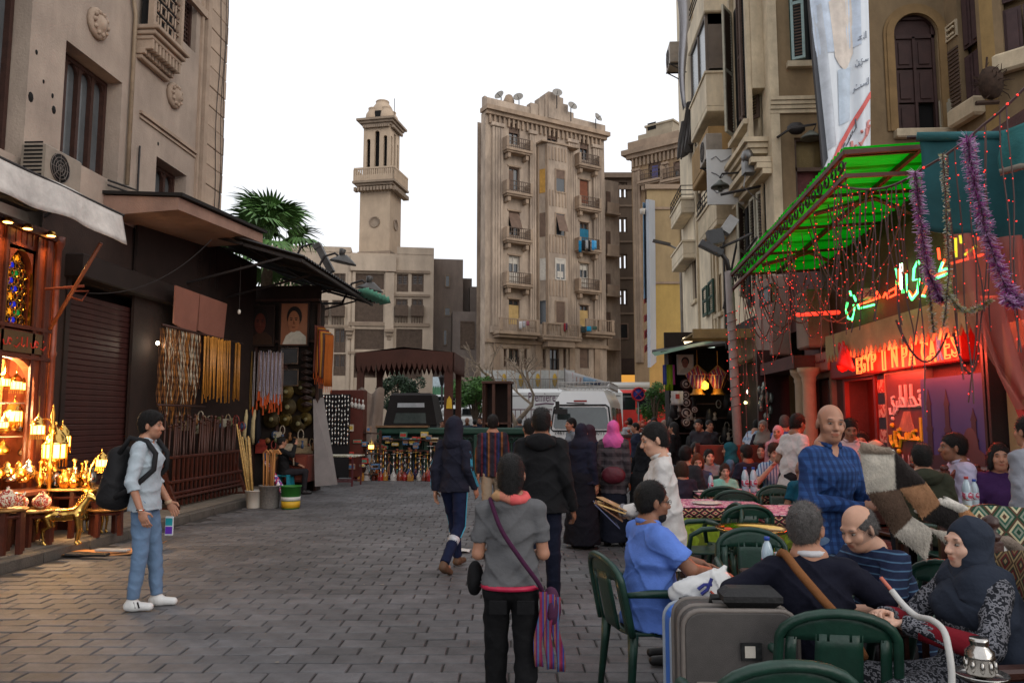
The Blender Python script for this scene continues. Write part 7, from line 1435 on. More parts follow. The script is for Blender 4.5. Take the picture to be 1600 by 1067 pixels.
r=em('bracket_lamp',(0,0,0),0,'round hooded lamp on a bar over the frontal corner wall','wall lamp');p=PY(1267,214,15.9);m=B().tube([(p.x-.5,16.6,p.z+.25),(p.x-.4,15.9,p.z+.2),(p.x+.1,15.85,p.z+.25),p],.03,5).ball((p.x-.2,16.2,p.z+.3),(.2,.12,.14),8).bd('arm',M_iron,r);m=B().lathe([(.04,.13),(.08,.1),(.2,.0),(.22,-.04),(0,-.02)],p,12).bd('shade',mat('shade_dark',(72,74,66)),r)
r=em('bracket_box',FD[0],FD[1],'tangled meter box with wires below the corner cornice','meter box');m=B();s,z=fd(1195,232,-.4);m.cbox((-17.0,-.45,z),(.3,.25,.35)).ball((-16.9,-.5,z+.2),(.16,.14,.16),7).tube([(-17.0,-.5,z),(-16.9,-.6,z-.5),(-17.1,-.2,z-.8)],.015,4).bd('box',M_steel,r)
m=B();pts=[PY(1096,115,24.0),PY(1098,160,24.0),PY(1086,225,25.5),PY(1064,250,27),PY(1066,205,27),PY(1086,140,25.5)]
dq=em('torn_sheet',(0,0,0),0,'dark torn sheet metal sign hanging at the far end of the corner building','sheet');m.sheet(lambda a,b:(pts[4].lerp(pts[0],a)).lerp(pts[3].lerp(pts[2],a),b)+VE((.12*sin(a*23+b*5),0,.1*sin(a*17))),22,6,.05,False).bd('sheet',mat('scrap_dark',(66,60,56),.7,v=.5,s=3,b=.6),dq);m=B()
for k in range(4):a=k/3;q=pts[4].lerp(pts[0],a);m.bar(q+VE((0,-.05,.02)),pts[3].lerp(pts[2],a)+VE((0,-.05,0)),.05)
m.bd('batten',M_iron,dq)
m=B();p0,p1=PY(1060,-30,24),PY(1070,170,24);m.sheet(lambda a,b:p0.lerp(p1,b)+VE(((a-.3)*.5*(1-.75*b)+.08*sin(b*6),.15*sin(a*8),0)),10,14,.01).bd('hanging_cloth',cloth('pale_cloth',(190,188,190)),None,label='long pale cloth hanging from the top of the corner building',cat='cloth')
m=B()
for k in range(5):q=PY(1100+8*k,40+45*k,22);m.tube([q,q+VE((-1.6,-.3,.1+.1*k))],.012,4)
m.tube([PY(1030,95,24),PY(1062,70,24)],.012,4).tube([PY(1040,80,24),PY(1120,60,22)],.01,4).bd('wires',M_iron,cbd)
for u0,u1,v0,v1 in((1098,1105,448,494),(1107,1115,438,490)):a,b,c,d=rd(u0,u1,v0,v1,-.1);lv_(cbd,a,b,c,d,-.1,mat('deep_green',(34,66,52),.6,v=.2),mat('deep_green',(34,66,52)))
ew=em('arched_building',FN[0],FN[1],'brown ochre building front with tall arched shuttered window behind the banner','building');M_ew=mat('brown_stucco',(140,118,88),.9,v=.22,s=.9,b=.35,k=12,t=.4)
def fn(u,v,d=0):return FP(FN,u,v,d)
hol=[rect(FN,1400,1467,22,205),rect(FN,1232,1272,-80,97),rect(FN,1243,1290,215,330)]
sE=fn(1480,100)[0];mb=B();wh(mb,0,sE,0,15,hol,.3);sp_(mb,hol[0][0],hol[0][1],hol[0][3]-(hol[0][1]-hol[0][0])*.5,hol[0][3],-.001,.25,14);mb.box(.02,sE,.45,6,0,15).bd('wall',M_ew,ew)
mb=B().box(-.05,.14,-.05,.6,4,15);
for k in range(4):mb.box(-.06,fn(1300,170)[0],-.06-.03*k,-.002,fn(1250,178)[1]+.09*k,fn(1250,178)[1]+.09*k+.08)
mb.bd('cornice',M_och2,ew);mb=B().box(fn(1228,100)[0],fn(1280,100)[0],-.14,-.002,fn(1250,108)[1],fn(1250,99)[1])
mb.bd('ledge',M_och2,ew);mb=B().bbox(fn(1396,210)[0],fn(1492,210)[0],-.18,-.002,fn(1440,218)[1],fn(1440,204)[1],.03).bd('sill',M_och2,ew)
mb=B();x0,x1,z0,z1=hol[0];cx,r0,r1=(x0+x1)/2,(x1-x0)/2+.02,(fn(1480,60)[0]-fn(1375,60)[0])/2-.02;zs=z1-r0*1.0
n=18
for a,b,dz in((r0,r0+.16,.05),(r0+.16,r1,.03)):
 arc=[(cx-b*cos(pi*i/n),zs+b*sin(pi*i/n))for i in range(n+1)]+[(cx-a*cos(pi*i/n),zs+a*sin(pi*i/n))for i in range(n,-1,-1)]
 for i in range(n):mb.prism([arc[i],arc[i+1],arc[2*n-i],arc[2*n+1-i]],-dz,-.002)
 for q in(-1,1):mb.box(min(cx+q*a,cx+q*b),max(cx+q*a,cx+q*b),-dz,-.002,z0,zs)
mb.bd('arch_moulding',mat('arch_ochre',(142,114,76),.9,v=.22,s=2,b=.3,t=.3),ew)
f=B();fq(f,x0+.01,x1-.01,z0,z1-.02,.06,.1,.2);f.box(cx-.03,cx+.03,.1,.2,z0,zs);f.box(x0,x1,.1,.2,zs-.04,zs+.04);sp_(f,x0,x1,zs,z1,.05,.2,14);wa=f.bd('window',mat('arch_wood',(66,44,40),.7,v=.3,s=5),ew)
hh=zs-z0
for q in(0,1):
 for k,(a,b)in enumerate(((.0,.3),(.32,.66),(.68,.98))):
  if q==1 and k==0:continue
  m=B();xa=x0+.06 if q==0 else cx+.03;xb=cx-.03 if q==0 else x1-.06;m.box(xa,xb,.14,.17,z0+hh*a,z0+hh*b).bbox(xa+.07,xb-.07,.115,.141,z0+hh*a+.07,z0+hh*b-.07,.015).bd('shutter_panel',mat('arch_wood',(66,44,40)),wa)
m=B().box(x0,x1,.16,.18,zs,z1-.02).bd('fanlight',mat('arch_wood',(66,44,40)),wa);m=B().box(cx,x1,.27,.3,z0,z0+hh*.32).bd('dark_inside',M_dark,wa)
m=B().box(0,.46,-.02,.02,0,hh*.31).bbox(.06,.4,-.035,-.02,.07,hh*.31-.07,.01);o=m.bd('open_leaf',mat('leaf_grey',(132,124,106),.7,v=.2),wa,(x1-.02,.05,z0));o.rotation_euler=(0,0,R(-28))
x0,x1,z0,z1=hol[1];lv_(ew,x0+.02,x0+.3,z0+.02,z1,-.04,M_bluesh,M_lou,R(-25));f=B();fq(f,x0,x1,z0,z1,.05,.05,.15);wq=f.bd('window',M_lou3,ew);p=B();p.box(x0,x1,.2,.24,z0,z1);p.bd('pane',M_win,wq)
x0,x1,z0,z1=hol[2];f=B();fq(f,x0,x1,z0,z1,.05,.05,.15);f.box(x0,x1,.05,.15,z0+(z1-z0)*.55,z0+(z1-z0)*.6);wq=f.bd('window',M_lou,ew);p=B();p.box(x0,x1,.2,.24,z0,z0+(z1-z0)*.56);p.bd('red_screen',mat('screen_maroon',(96,48,46),.6,v=.4,s=3),wq);p=B();p.box(x0,x1,.2,.24,z0+(z1-z0)*.56,z1);p.bd('pane',mat('amber_pane',(120,104,70),.25,v=.4,s=2),wq)  # red and yellowish reflections painted into the shop glass colours
A0=VE((FN[0][0]+sE,16.6,0));
def angled(p0,p1,label_name,lou_,sill=True,z_=None,pil=True):
 d=p1-p0;ang=atan2(d.y,d.x);L=d.length;fr=((p0.x,p0.y,0),ang);return fr,L
P1_=PY(1535,100,15.5);P1_.z=0;P2_=PY(1556,100,15.3);P2_.z=0;P3_=PY(1680,100,14.4);P3_.z=0
for k,(p0,p1)in enumerate(((A0,P1_),(P1_,P2_),(P2_,P3_))):
 d=p1-p0;fr=((p0.x,p0.y,0),atan2(d.y,d.x));L=d.length;rr=em('wing',fr[0],fr[1]);rr.parent=ew;rr.location=to_local(FN[0],FN[1],fr[0]);holes_=[]
 if k==0:holes_=[(L*.38,L*.9,FP(fr,1512,165)[1],14)]
 if k==2:holes_=[(.15,L-.1,FP(fr,1580,85)[1],14)]
 m=B();wh(m,0,L,0,15,holes_,.2);m.box(0.02,L-.02,.3,3,0,15);o=m.bd('wing_wall',M_ew if k!=1 else mat('pillar_ochre',(156,128,82),.9,v=.2,s=2,b=.3,t=.3),ew);o.location=rr.location;o.rotation_euler=(0,0,fr[1]);bpy.data.objects.remove(rr)
 for h in holes_:
  f=B();w=h[1]-h[0];nn=2 if k==0 else 3
  for j in range(nn):
   xa=h[0]+w*j/nn;xb=h[0]+w*(j+1)/nn-.03
   for a,b in((0,.2),(.22,.45),(.47,.7),(.72,1)):
    zz0,zz1=h[2]+(h[3]-h[2])*a,h[2]+(h[3]-h[2])*b-.05;f.box(xa,xb,.1,.13,zz0,zz1);f.bbox(xa+.06,xb-.06,.07,.1,zz0+.06,zz1-.06,.01)
  f.bd('shutter_panel',mat('wing_wood',(70,50,50),.7,v=.3,s=4),o);f=B();f.bbox(h[0]-.15,h[1]+.12,-.25,-.003,h[2]-.4,h[2],.05);f.bd('sill',M_och2,o)
 if k==0:
  f=B();fq(f,.04,.42,FP(fr,1488,62)[1],FP(fr,1488,36)[1],.04,-.04,-.002)
  for j in range(8):f.ball((.12+.06*(j%4),-.03,FP(fr,1488,55)[1]+.14*(j//4)),.035,6)
  f.bd('relief',M_och2,o);f=B()
  for j in range(18):zz=FP(fr,1490,185)[1]+j*.085;f.box(.06,.4,-.03,-.002,zz,zz+.05)
  f.bd('louvre_slats',M_lou,o)
m=B();g=random.Random(9);p=PY(1548,130,15.0)
for k in range(60):d=VE((g.gauss(0,1),g.gauss(0,.6),g.gauss(0,1))).normalized()*g.uniform(.15,.5);m.tube([p+d*.2,p+d*.7+VE((g.uniform(-.1,.1),0,0)),p+d],[.012,.01,.005],4)
m.ball(p,(.25,.2,.35),8).tube([PY(1525,162,15),PY(1560,160,15)],.05,5).tube([PY(1540,118,15),PY(1542,90,15)],.02,5).bd('dry_plant',mat('dry_plant',(62,46,36),.95,v=.5,s=10),None,label='dry brown plant tangle hanging at the corner bay',cat='plant')
bn=em('tall_banner',(0,0,0),0,'tall white and blue cloth banner with red arabic lettering hung before the arched building','banner');YB=15.7;c0,c1,c2,c3=PY(1254,-110,YB),PY(1354,-110,YB),PY(1362,250,YB),PY(1288,300,YB)
def bn_(a,b,o=0.0):q=c0.lerp(c1,a).lerp(c3.lerp(c2,a),b);return q+VE((0,.05*sin(a*9+b*4)+.03*sin(a*21)-o,0))
m=B().sheet(bn_,30,30,-.012).bd('cloth',mat('banner_cloth',(226,232,238),.55,v=.06,s=1.2,b=.15,k=5),bn)
def bprint(nm,poly,col,o=.012):
 m=B();n=8;us_=[p for p in poly];vs=[bn_(a,b,o)for a,b in poly];m.add(vs,[tuple(range(len(vs)))]);return m.bd(nm,mat('bp_'+nm,col,r=.55,v=.25,s=4,b=.1),bn)
def bstrip(nm,lo,hi,col,o=.014):
 m=B().sheet(lambda a,b:bn_(lo[0](a)*(1-b)+hi[0](a)*b,lo[1](a)*(1-b)+hi[1](a)*b,o),16,4,0);return m.bd(nm,mat('bp_'+nm,col,r=.55,v=.2,s=4,b=.1),bn)
I_=lambda a:a
bstrip('sky_print',(lambda a:.0+.9*a,lambda a:.0),(lambda a:.05+.8*a,lambda a:.5),(200,212,228));bstrip('hand_print',(lambda a:.32+.42*a,lambda a:.3-.02*sin(a*3)),(lambda a:.38+.34*a,lambda a:.52+.06*sin(a*3.1)),(222,210,198),.018);bstrip('cuff_print',(lambda a:.42+.25*a,lambda a:.575),(lambda a:.4+.2*a,lambda a:.79),(196,210,224),.017);bstrip('grey_print',(lambda a:.08+.12*a,lambda a:.3),(lambda a:.1+.2*a,lambda a:.86),(196,202,210),.016)
bstrip('dark_strip',(lambda a:.0+.05*a,lambda a:.2),(lambda a:.01+.1*a,lambda a:.92-.03*a),(60,62,68),.018);bstrip('red_band',(I_,lambda a:.945-.235*a),(I_,lambda a:.975-.235*a),(222,104,98),.022)
ar={'alif':[[(0,0),(0,1)]],'lam':[[(.5,1),(.5,.1),(.2,0),(0,.15)]],'ba':[[(1,.35),(.9,.05),(.1,.05),(0,.3)]],'sin':[[(1.2,.35),(1.1,.05),(.9,.05),(.85,.3),(.8,.05),(.6,.05),(.55,.3),(.5,.05),(0,.05)]],'dal':[[(.1,.5),(.4,.1),(0,.05)]],'ain':[[(.5,.5),(.2,.55),(.1,.35),(.5,.25),(.1,.05),(-.2,.05)]],'fa':[[(.5,.35),(.35,.5),(.25,.35),(.45,.25),(.45,.05),(0,.05)]],'ta':[[(1,.05),(0,.05),(.2,.4),(.6,.4),(1,.05)],[(.35,.05),(.35,1)]],'ra':[[(.3,.3),(.25,-.1),(0,-.25)]],'ya':[[(.6,.5),(.3,.45),(.35,.2),(.6,.05),(.4,-.3),(.05,-.3),(0,.0)]],'nun':[[(.6,.4),(.55,-.1),(.3,-.3),(.05,-.1),(0,.2)]],'ha':[[(.5,.45),(.1,.4),(.4,.05),(-.1,.05)]]}
def script(word,x0,x1,z0,z1,fn_,mb,r,n=4):
 tot=sum({'alif':.3,'lam':.55,'ba':1,'sin':1.2,'dal':.55,'ain':.7,'fa':.6,'ta':1.0,'ra':.4,'ya':.7,'nun':.7,'ha':.6}[w]for w in word);x=x1
 for w in word:
  wd={'alif':.3,'lam':.55,'ba':1,'sin':1.2,'dal':.55,'ain':.7,'fa':.6,'ta':1.0,'ra':.4,'ya':.7,'nun':.7,'ha':.6}[w]/tot*(x1-x0);x-=wd;sc_=(x1-x0)/tot
  for L in ar[w]:mb.tube([fn_(x+a*sc_,z0+(z1-z0)*b)for a,b in L],r,n)
  if w in('ya','fa','nun','ba'):mb.ball(fn_(x+.3*sc_,z0+(z1-z0)*(.65 if w!='ya' else-.5)),r*1.3,6)
def bscript(nm,word,a0,a1,b_,h,col,r,sk=-.235):
 m=B();script(word,a0,a1,0,h,lambda a,z:bn_(a,b_+sk*a-z,.03),m,r);return m.bd(nm,mat('bs_'+nm,col,r=.5,b=0,v=.1),bn)
bscript('red_lettering',['ain','ba','dal','alif','lam','fa','ta','alif','ha'],.16,.99,.165+.93,.075,(212,138,132),.028);bscript('grey_lettering',['alif','lam','sin','ya','dal'],.34,.74,1.0,.04,(92,96,104),.012);bscript('small_lettering',['alif','lam','sin','ba','ra'],.68,.98,.68,.03,(140,148,160),.01,0);bscript('second_lettering',['sin','ya','nun'],.74,.96,.58,.03,(140,148,160),.01,0);bscript('third_lettering',['alif','lam','ha'],.8,.97,.48,.03,(140,148,160),.01,0)
bscript('lower_lettering',['ba','lam','fa','ha'],.1,.5,1.13,.05,(196,84,76),.024)
m=B().tube([bn_(0,0),bn_(1,0)],.04,6).tube([bn_(.0,.0),bn_(.0,.5),bn_(0,1)],.02,5).bd('pole',M_iron,bn)
FR=((4.5,0,0),R(-90));fr_=lambda u,v,d=0:FP(FR,u,v,d)
M_rwall=mat('restaurant_wall',(84,48,44),.8,v=.3,s=2,b=.3,t=.25);M_rpanel=mat('red_panel',(120,40,34),.5,v=.25,s=3,b=.15)
rs=em('restaurant',FR[0],FR[1],'red lit pancake restaurant front with neon lettering and scalloped fascia','restaurant');dx0,dx1,dz0,dz1=rect(FR,1326,1372,600,690);dz1=fr_(1340,592)[1]
wx0,wx1=fr_(1272,640)[0],fr_(1306,640)[0];wz1=fr_(1290,590)[1]
mb=B();wh(mb,-17.5,-6.3,.14,4.5,[(dx0,dx1,.14,dz1),(wx0,wx1,.14,wz1),(-16.9,-14.2,.14,3.3)],.35);mb.box(-17.5,-6.3,.8,.9,.14,4.5).box(-17.5,-6.3,0,6,4.5,4.62).box(-6.4,-6.3,0,4.5,.14,4.5).box(-17.5,-17.4,0,.8,.14,4.5).bd('wall',M_rwall,rs)
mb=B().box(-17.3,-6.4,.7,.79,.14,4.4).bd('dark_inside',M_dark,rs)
m=B();fq(m,dx0-.06,dx1+.06,.1,dz1+.05,.07,-.05,.02);m.bd('door_frame',M_rpanel,rs);m=B().box(dx0,dx0+(dx1-dx0)*.55,.3,.34,.14,dz1).bd('door',mat('door_red',(108,34,26),.5,v=.25),rs)
lamp(rs,((dx0+dx1)/2,.1,dz1-.3),9,(1,.08,.04),.15)
m=B()
for u0,u1,v0,v1 in((1206,1234,380,560),(1276,1296,455,545)):a,b,c,d=rect(FR,u0,u1,v0,v1);m=B().bbox(a,b,-.35,-.002,c,min(d,4.45),.03).bd('pilaster',mat('pilaster_pink_lit',(150,124,112),.85,v=.25,s=2,t=.3),rs)  # pinkish cast of the light is put into the pilaster colour
m=B();fq(m,wx0-.08,wx1+.08,.14,wz1+.08,.09,-.08,.05);wq=m.bd('shop_window',mat('frame_pale',(130,108,92),.7,v=.3),rs);m=B().box(wx0,wx1,.1,.13,.14,wz1).bd('pane',mat('dark_pane',(36,32,32),.12,v=.5,s=3,b=0,p=.8),wq)
a,b,c,d=rect(FR,1270,1313,553,582);m=B().bbox(a,b,-.2,-.002,c,d,.02);sg2=m.bd('shop_sign',mat('sign_pink',(160,92,80),.6,v=.15),rs);m=B();script(['sin','ain','ba','lam'],a+.1,b-.1,c+.15,d-.1,lambda x,z:(x,-.21,z),m,.014);m.bd('script',mat('sign_dkred',(120,30,34),.6),sg2)
for u in(1251,1263):
 x,z=fr_(u,572,-.35);m=B().lathe([(.16,.14),(.16,.3),(.115,.36),(.105,2.25),(.12,2.3),(.11,2.34),(.17,2.42),(.18,2.5)],(x,-.35,0),16).bd('column',mat('column_cream',(176,152,126),.7,v=.2,s=3,b=.2,t=.2),rs)
m=B();a=fr_(1215,600,-.2)[0];b=fr_(1275,600,-.2)[0];m.box(a,b,-.55,-.003,2.5,2.72).bd('beam',M_rwall,rs)
a,b,c,d=rect(FR,1192,1211,448,476,-.8);m=B().box(a,b,-.85,-.8,c,d);q=m.bd('sign_panel',mat('panel_greyblue',(120,124,132),.5,v=.2),rs);m=B();fq(m,a,b,c,d,.03,-.87,-.85);m.bd('frame',M_iron,q)
a,b,c,d=rect(FR,1160,1206,515,563);m=B().bbox(a,b,-.25,-.003,c,min(d,4.4),.03).bd('hoarding_box',mat('box_cream',(150,132,104),.8,v=.25,t=.3),rs)
a,b,c,d=rect(FR,1312,1526,500,596);zt_=fr_(1340,545)[1];zb_=fr_(1340,592)[1]+.02;m=B().bbox(a,b,-.16,-.002,zb_,zt_+.12,.02);nb_=m.bd('neon_board',mat('neon_board',(116,28,26),.5,v=.15),rs)
let=[('E',1338,1346,559,584),('G',1345,1352,555,582),('Y',1352,1360,553,580),('P',1361,1369,549,578),('I',1378,1384,546,579),('N',1393,1402,541,574),('P',1409,1418,538,573),('A',1419,1430,536,571),('C',1439,1450,531,567),('A',1451,1462,529,566),('K',1464,1473,524,563),('E',1475,1484,521,561),('S',1486,1498,517,558)]
M_neon=emis('neon_red',(255,74,26),7.0);M_neonc=emis('neon_core',(255,96,42),4.2);M_neond=emis('neon_dim',(190,150,170),.5)
for ch,u0,u1,v0,v1 in let:
 me=text_mesh(ch,1,.02);co=np.array([v.co for v in me.vertices]);lo,hi=co.min(0),co.max(0);x0,x1,z0,z1=rect(FR,u0,u1,v0,v1,-.2);sx,sz=(x1-x0)/(hi[0]-lo[0]),(z1-z0)/(hi[1]-lo[1]);X=np.stack([x0+(co[:,0]-lo[0])*sx,-.2+(co[:,2])*.4,z0+(co[:,1]-lo[1])*sz],1);me.vertices.foreach_set('co',X.astype(np.float32).ravel());me.update();link('neon_letter',me,M_neond if ch=='K' else M_neonc,nb_)
for u,v,e in((1345,572,26),(1375,566,30),(1410,556,34),(1455,548,34),(1490,540,30)):x,z=fr_(u,v,-.34);lamp(rs,(x,-.42,z),e,(1,.07,.03),.12)  # unseen red point lights added to strengthen the neon letters' glow
m=B();a=fr_(1290,545,-.45)[0];b=fr_(1524,475,-.45)[0];z1=fr_(1400,492,-.45)[1];n=30;y=-.45
for k in range(n):
 xa,xb=a+(b-a)*k/n,a+(b-a)*(k+1)/n;m.prism([(xa,z1),(xa,z1-.28),(xa+(xb-xa)*.5,z1-.4),(xb,z1-.28),(xb,z1)],y,y+.03)
m.bd('scalloped_fascia',mat('fascia_cream',(166,150,108),.8,v=.25,s=3,t=.25),rs)
m=B().box(a,b,-.44,-.002,z1-.05,z1).box(a,b,-.2,-.12,z1,z1+1.15).bd('fascia_shelf',mat('fascia_brown',(78,58,44),.8,v=.3),rs)
m=B();x,z=fr_(1318,556,-.5);m.sheet(lambda p,q:(x-.16+.3*p,-.5+.1*sin(p*8)*q,z+.16-.34*q+.05*sin(p*12)),10,6,.02).bd('red_cloth',emis('red_cloth_glow',(150,10,8),.25,(150,20,16)),rs)  # cloth given faint emission so it looks lit red
GN,RN=emis('neon_green',(70,255,120),6.0),emis('neon_red2',(255,60,30),5.0)
gs=[[(1324,472),(1322,485),(1325,497),(1331,500),(1335,488),(1334,476)],[(1328,455),(1330,462)],[(1334,462),(1337,470),(1340,466)],[(1340,476),(1342,482),(1366,476)],[(1399,420),(1402,445)],[(1408,411),(1409,440),(1411,458)],[(1417,428),(1418,455),(1425,468),(1433,458),(1436,436),(1427,438),(1428,420),(1434,408),(1437,412)],[(1473,410),(1468,424),(1479,420)],[(1445,463),(1441,462)],[(1460,436),(1480,428)]]
rsn=[[(1343,476),(1372,466),(1360,470),(1358,464)],[(1366,468),(1370,456),(1375,465)],[(1380,465),(1383,458),(1388,464)],[(1387,466),(1400,460),(1399,450),(1388,456),(1387,466)],[(1401,452),(1403,425)],[(1420,455),(1427,464),(1434,452)],[(1447,432),(1449,445),(1442,461)],[(1452,436),(1477,425)],[(1466,388),(1468,405)],[(1468,424),(1476,406)],[(1405,420),(1406,448)]]
def neon(lines,d,r,m_):
 for L in lines:m=B();strokes(m,FR,[L],d,r);m.bd('neon_tube',m_,rs)
neon(gs,-.3,.014,GN);neon(rsn,-.27,.014,RN)
neon([[(1408,412),(1409,452)]],-.31,.02,emis('neon_white',(255,235,215),6))
g2=[[(1493,372),(1494,402)],[(1500,368),(1502,380)],[(1508,398),(1525,385)]];r2=[[(1486,412),(1536,398)],[(1511,390),(1514,402)],[(1520,386),(1523,398)],[(1527,375),(1530,366)]]
neon(g2,-.3,.014,emis('neon_yellow',(220,220,40),4));neon(r2,-.3,.014,RN)
for u,v,e,c in((1350,478,5,(1,.12,.06)),(1425,445,4,(.3,1,.35)),(1500,395,8,(1,.2,.06))):x,z=fr_(u,v,-.45);lamp(rs,(x,-.5,z),e,c,.12)  # unseen coloured point lights added to spread the neon script's glow
m=B();x,z=fr_(1350,455,-.4);m.bbox(x-.14,x+.14,-.45,-.3,z-.05,z+.02,.01).bbox(x-.14,x+.14,-.45,-.3,z-.1,z-.051,.01).bd('small_lamp',mat('lamp_casing',(130,120,116),.5),rs)
m=B();x0,z0=fr_(1246,492,-.6);x1,z1=fr_(1310,488,-.6);m.tube([(x0,-.6,z0),(x1,-.6,z1)],.03,6).bd('lamp_tube',emis('tube_red',(255,50,30),2.5),rs)
a,b,c,d=rect(FR,1379,1395,595,700);c=.9;d=zb_-.02;m=B().box(a,b,-.05,-.002,c,d);st_=m.bd('menu_strip',mat('menu_navy',(34,32,44),.5),rs);nn=4
for k in range(nn):m=B();h=(d-c)/nn;m.box(a+.02,b-.02,-.06,-.051,c+h*k+.1,c+h*(k+1)-.06).bd('menu_picture',pat('menu_print','print',[(170,100,90),(150,70,60),(190,150,130)],sx=14),st_)
ps=em('script_poster',FR[0],FR[1],'maroon poster with white and yellow arabic lettering beside the restaurant door','poster');a,b,_,_=rect(FR,1397,1459,590,690);c,d=.95,zb_-.03;m=B().box(a,b,-.09,-.003,c,d).bd('panel',mat('poster_maroon',(104,54,50),.4,v=.35,s=2,b=0),ps)
m=B();fq(m,a-.03,b+.03,c-.03,d+.03,.035,-.1,-.002);m.bd('frame',mat('frame_pale',(130,108,92)),ps);m=B();h=d-c
m.prism([(a+.3,c+h*.42),(b-.3,c+h*.42),(b-.42,c+h*.62),(a+.5,c+h*.62)],-.095,-.091).bd('pastry_print',mat('pastry',(176,120,92),.5,v=.4,s=6),ps)
m=B();script(['fa','ta','alif','ta','ra','ya'],a+.12,b-.05,c+h*.66,c+h*.88,lambda x,z:(x,-.1,z),m,.022);m.bd('white_lettering',mat('letter_white',(206,196,190),.5,b=0),ps);m=B();script(['alif','lam','ha','sin','ya','nun'],a+.1,b-.02,c+h*.34,c+h*.56,lambda x,z:(x,-.105,z),m,.026);m.bd('yellow_lettering',mat('letter_yellow',(206,186,40),.5,b=0),ps);m=B()
for k in range(6):x=a+.15+k*.16;m.lathe([(.035,0),(.035,.12),(.015,.18),(.015,.24)],(x,-.12,c+.02),8,None,1,.3)
m.bd('bottle_print',mat('bottle_print',(150,150,150),.4),ps)
bp=em('mosque_picture',FR[0],FR[1],'large dusk blue wall picture of minarets and a dome above the diners','picture');a,b,_,_=rect(FR,1459,1567,590,690);c=1.0;d=fr_(1480,588,-.14)[1];y=-.14;m=B().box(a,b,y,-.004,c,d).bd('panel',mat('picture_blue',(60,66,122),.35,v=.15,s=1.5,b=0),bp);h,w=d-c,b-a
def sil(pts,yy,nm,col):m=B();m.prism([(a+w*p,c+h*q)for p,q in pts],yy-.004,yy).bd(nm,mat('pic_'+nm,col,r=.45,v=.3,s=5,b=0),bp)
sil([(0,.0),(1,.0),(1,.16),(.5,.12),(0,.08)],y-.001,'white_border',(150,146,146))
for k in range(6):
 m=B().lathe([(.0,0),(.05,0)],(a+w*(.52+k*.08),y-.008,c+h*.08),10,MR(90,'X')).bd('ornament',mat('ornament',(110,104,104),.5),bp)
for cx,s in((.13,1.0),(.42,.98),(.8,.72)):
 wd=.045;sil([(cx-wd,.15),(cx+wd,.15),(cx+wd*.9,.15+.3*s),(cx+wd*1.2,.15+.31*s),(cx+wd*1.2,.15+.34*s),(cx+wd*.75,.15+.36*s),(cx+wd*.7,.15+.57*s),(cx+wd,.15+.58*s),(cx+wd*.5,.15+.64*s),(cx+wd*.3,.15+.68*s),(cx,.15+.74*s),(cx-wd*.3,.15+.68*s),(cx-wd*.5,.15+.64*s),(cx-wd,.15+.58*s),(cx-wd*.7,.15+.57*s),(cx-wd*.75,.15+.36*s),(cx-wd*1.2,.15+.34*s),(cx-wd*1.2,.15+.31*s),(cx-wd*.9,.15+.3*s)],y-.003,'minaret_print',(52,40,52))
sil([(.56,.15),(.93,.15),(.93,.26),(.86,.3)]+[(.745+.11*cos(t),.3+.2*sin(t))for t in LS(0,pi,12)]+[(.62,.28),(.56,.22)],y-.006,'dome_print',(78,62,66));sil([(0,.06),(.55,.1),(.55,.18),(.34,.22),(.3,.3),(.26,.22),(0,.2)],y-.005,'roof_print',(60,48,56))
m=B();
for x in(b+.02,b+.1):m.box(x,x+.045,-.2,-.003,.14,3.0)
m.bd('metal_post',M_iron,rs)
wp=em('round_emblem_poster',FR[0],FR[1],'cream wall poster with red ring emblem at the far right','poster');a2,b2=b+.17,b+1.4;m=B().box(a2,b2,-.05,-.003,1.3,2.6).bd('panel',mat('poster_cream',(176,160,120),.5,v=.15),wp);m=B().tube([(a2+.6+.42*cos(t),-.06,1.95+.42*sin(t))for t in LS(0,6.28,24)],.05,5).bd('red_ring',mat('ring_red',(150,50,46),.5),wp);m=B();script(['sin','ba','ain'],a2+.3,b2-.35,1.85,2.15,lambda x,z:(x,-.06,z),m,.02);m.bd('script',M_wood,wp)
m=B().box(a2,b2,-.04,-.003,.6,1.2).bd('picture_panel',pat('menu_print','print',[(170,100,90)]),rs)
M_gr=bpy.data.materials.new('green_plastic');M_gr.use_nodes=True;_n=M_gr.node_tree;_b=_n.nodes['Principled BSDF'];_b.inputs['Base Color'].default_value=(.002,.27,.008,1);_b.inputs['Roughness'].default_value=.4
_t=_n.nodes.new('ShaderNodeBsdfTranslucent');_t.inputs['Color'].default_value=(.004,.9,.012,1);_m=_n.nodes.new('ShaderNodeMixShader');_m.inputs[0].default_value=.72;_no=_n.nodes.new('ShaderNodeTexNoise');_no.inputs['Scale'].default_value=2.2;_no.inputs['Detail'].default_value=5;_r=_n.nodes.new('ShaderNodeValToRGB');_r.color_ramp.elements[0].color=(.002,.36,.006,1);_r.color_ramp.elements[1].color=(.006,.62,.016,1);_r.color_ramp.elements[0].position=.35;_r.color_ramp.elements[1].position=.65
_n.links.new(_no.outputs['Fac'],_r.inputs[0]);_n.links.new(_r.outputs[0],_t.inputs['Color']);_n.links.new(_b.outputs[0],_m.inputs[1]);_n.links.new(_t.outputs[0],_m.inputs[2]);_n.links.new(_m.outputs[0],_n.nodes['Material Output'].inputs['Surface'])
ga=em('green_awning',(0,0,0),0,'bright translucent green corrugated awning over the restaurant tables','awning');GX0,GX1,GY0,GY1=3.0,4.62,7.95,13.3
def gz(x,y):return 4.47-(y-GY0)/(GY1-GY0)*.3+(x-GX0)*.05
n=9;
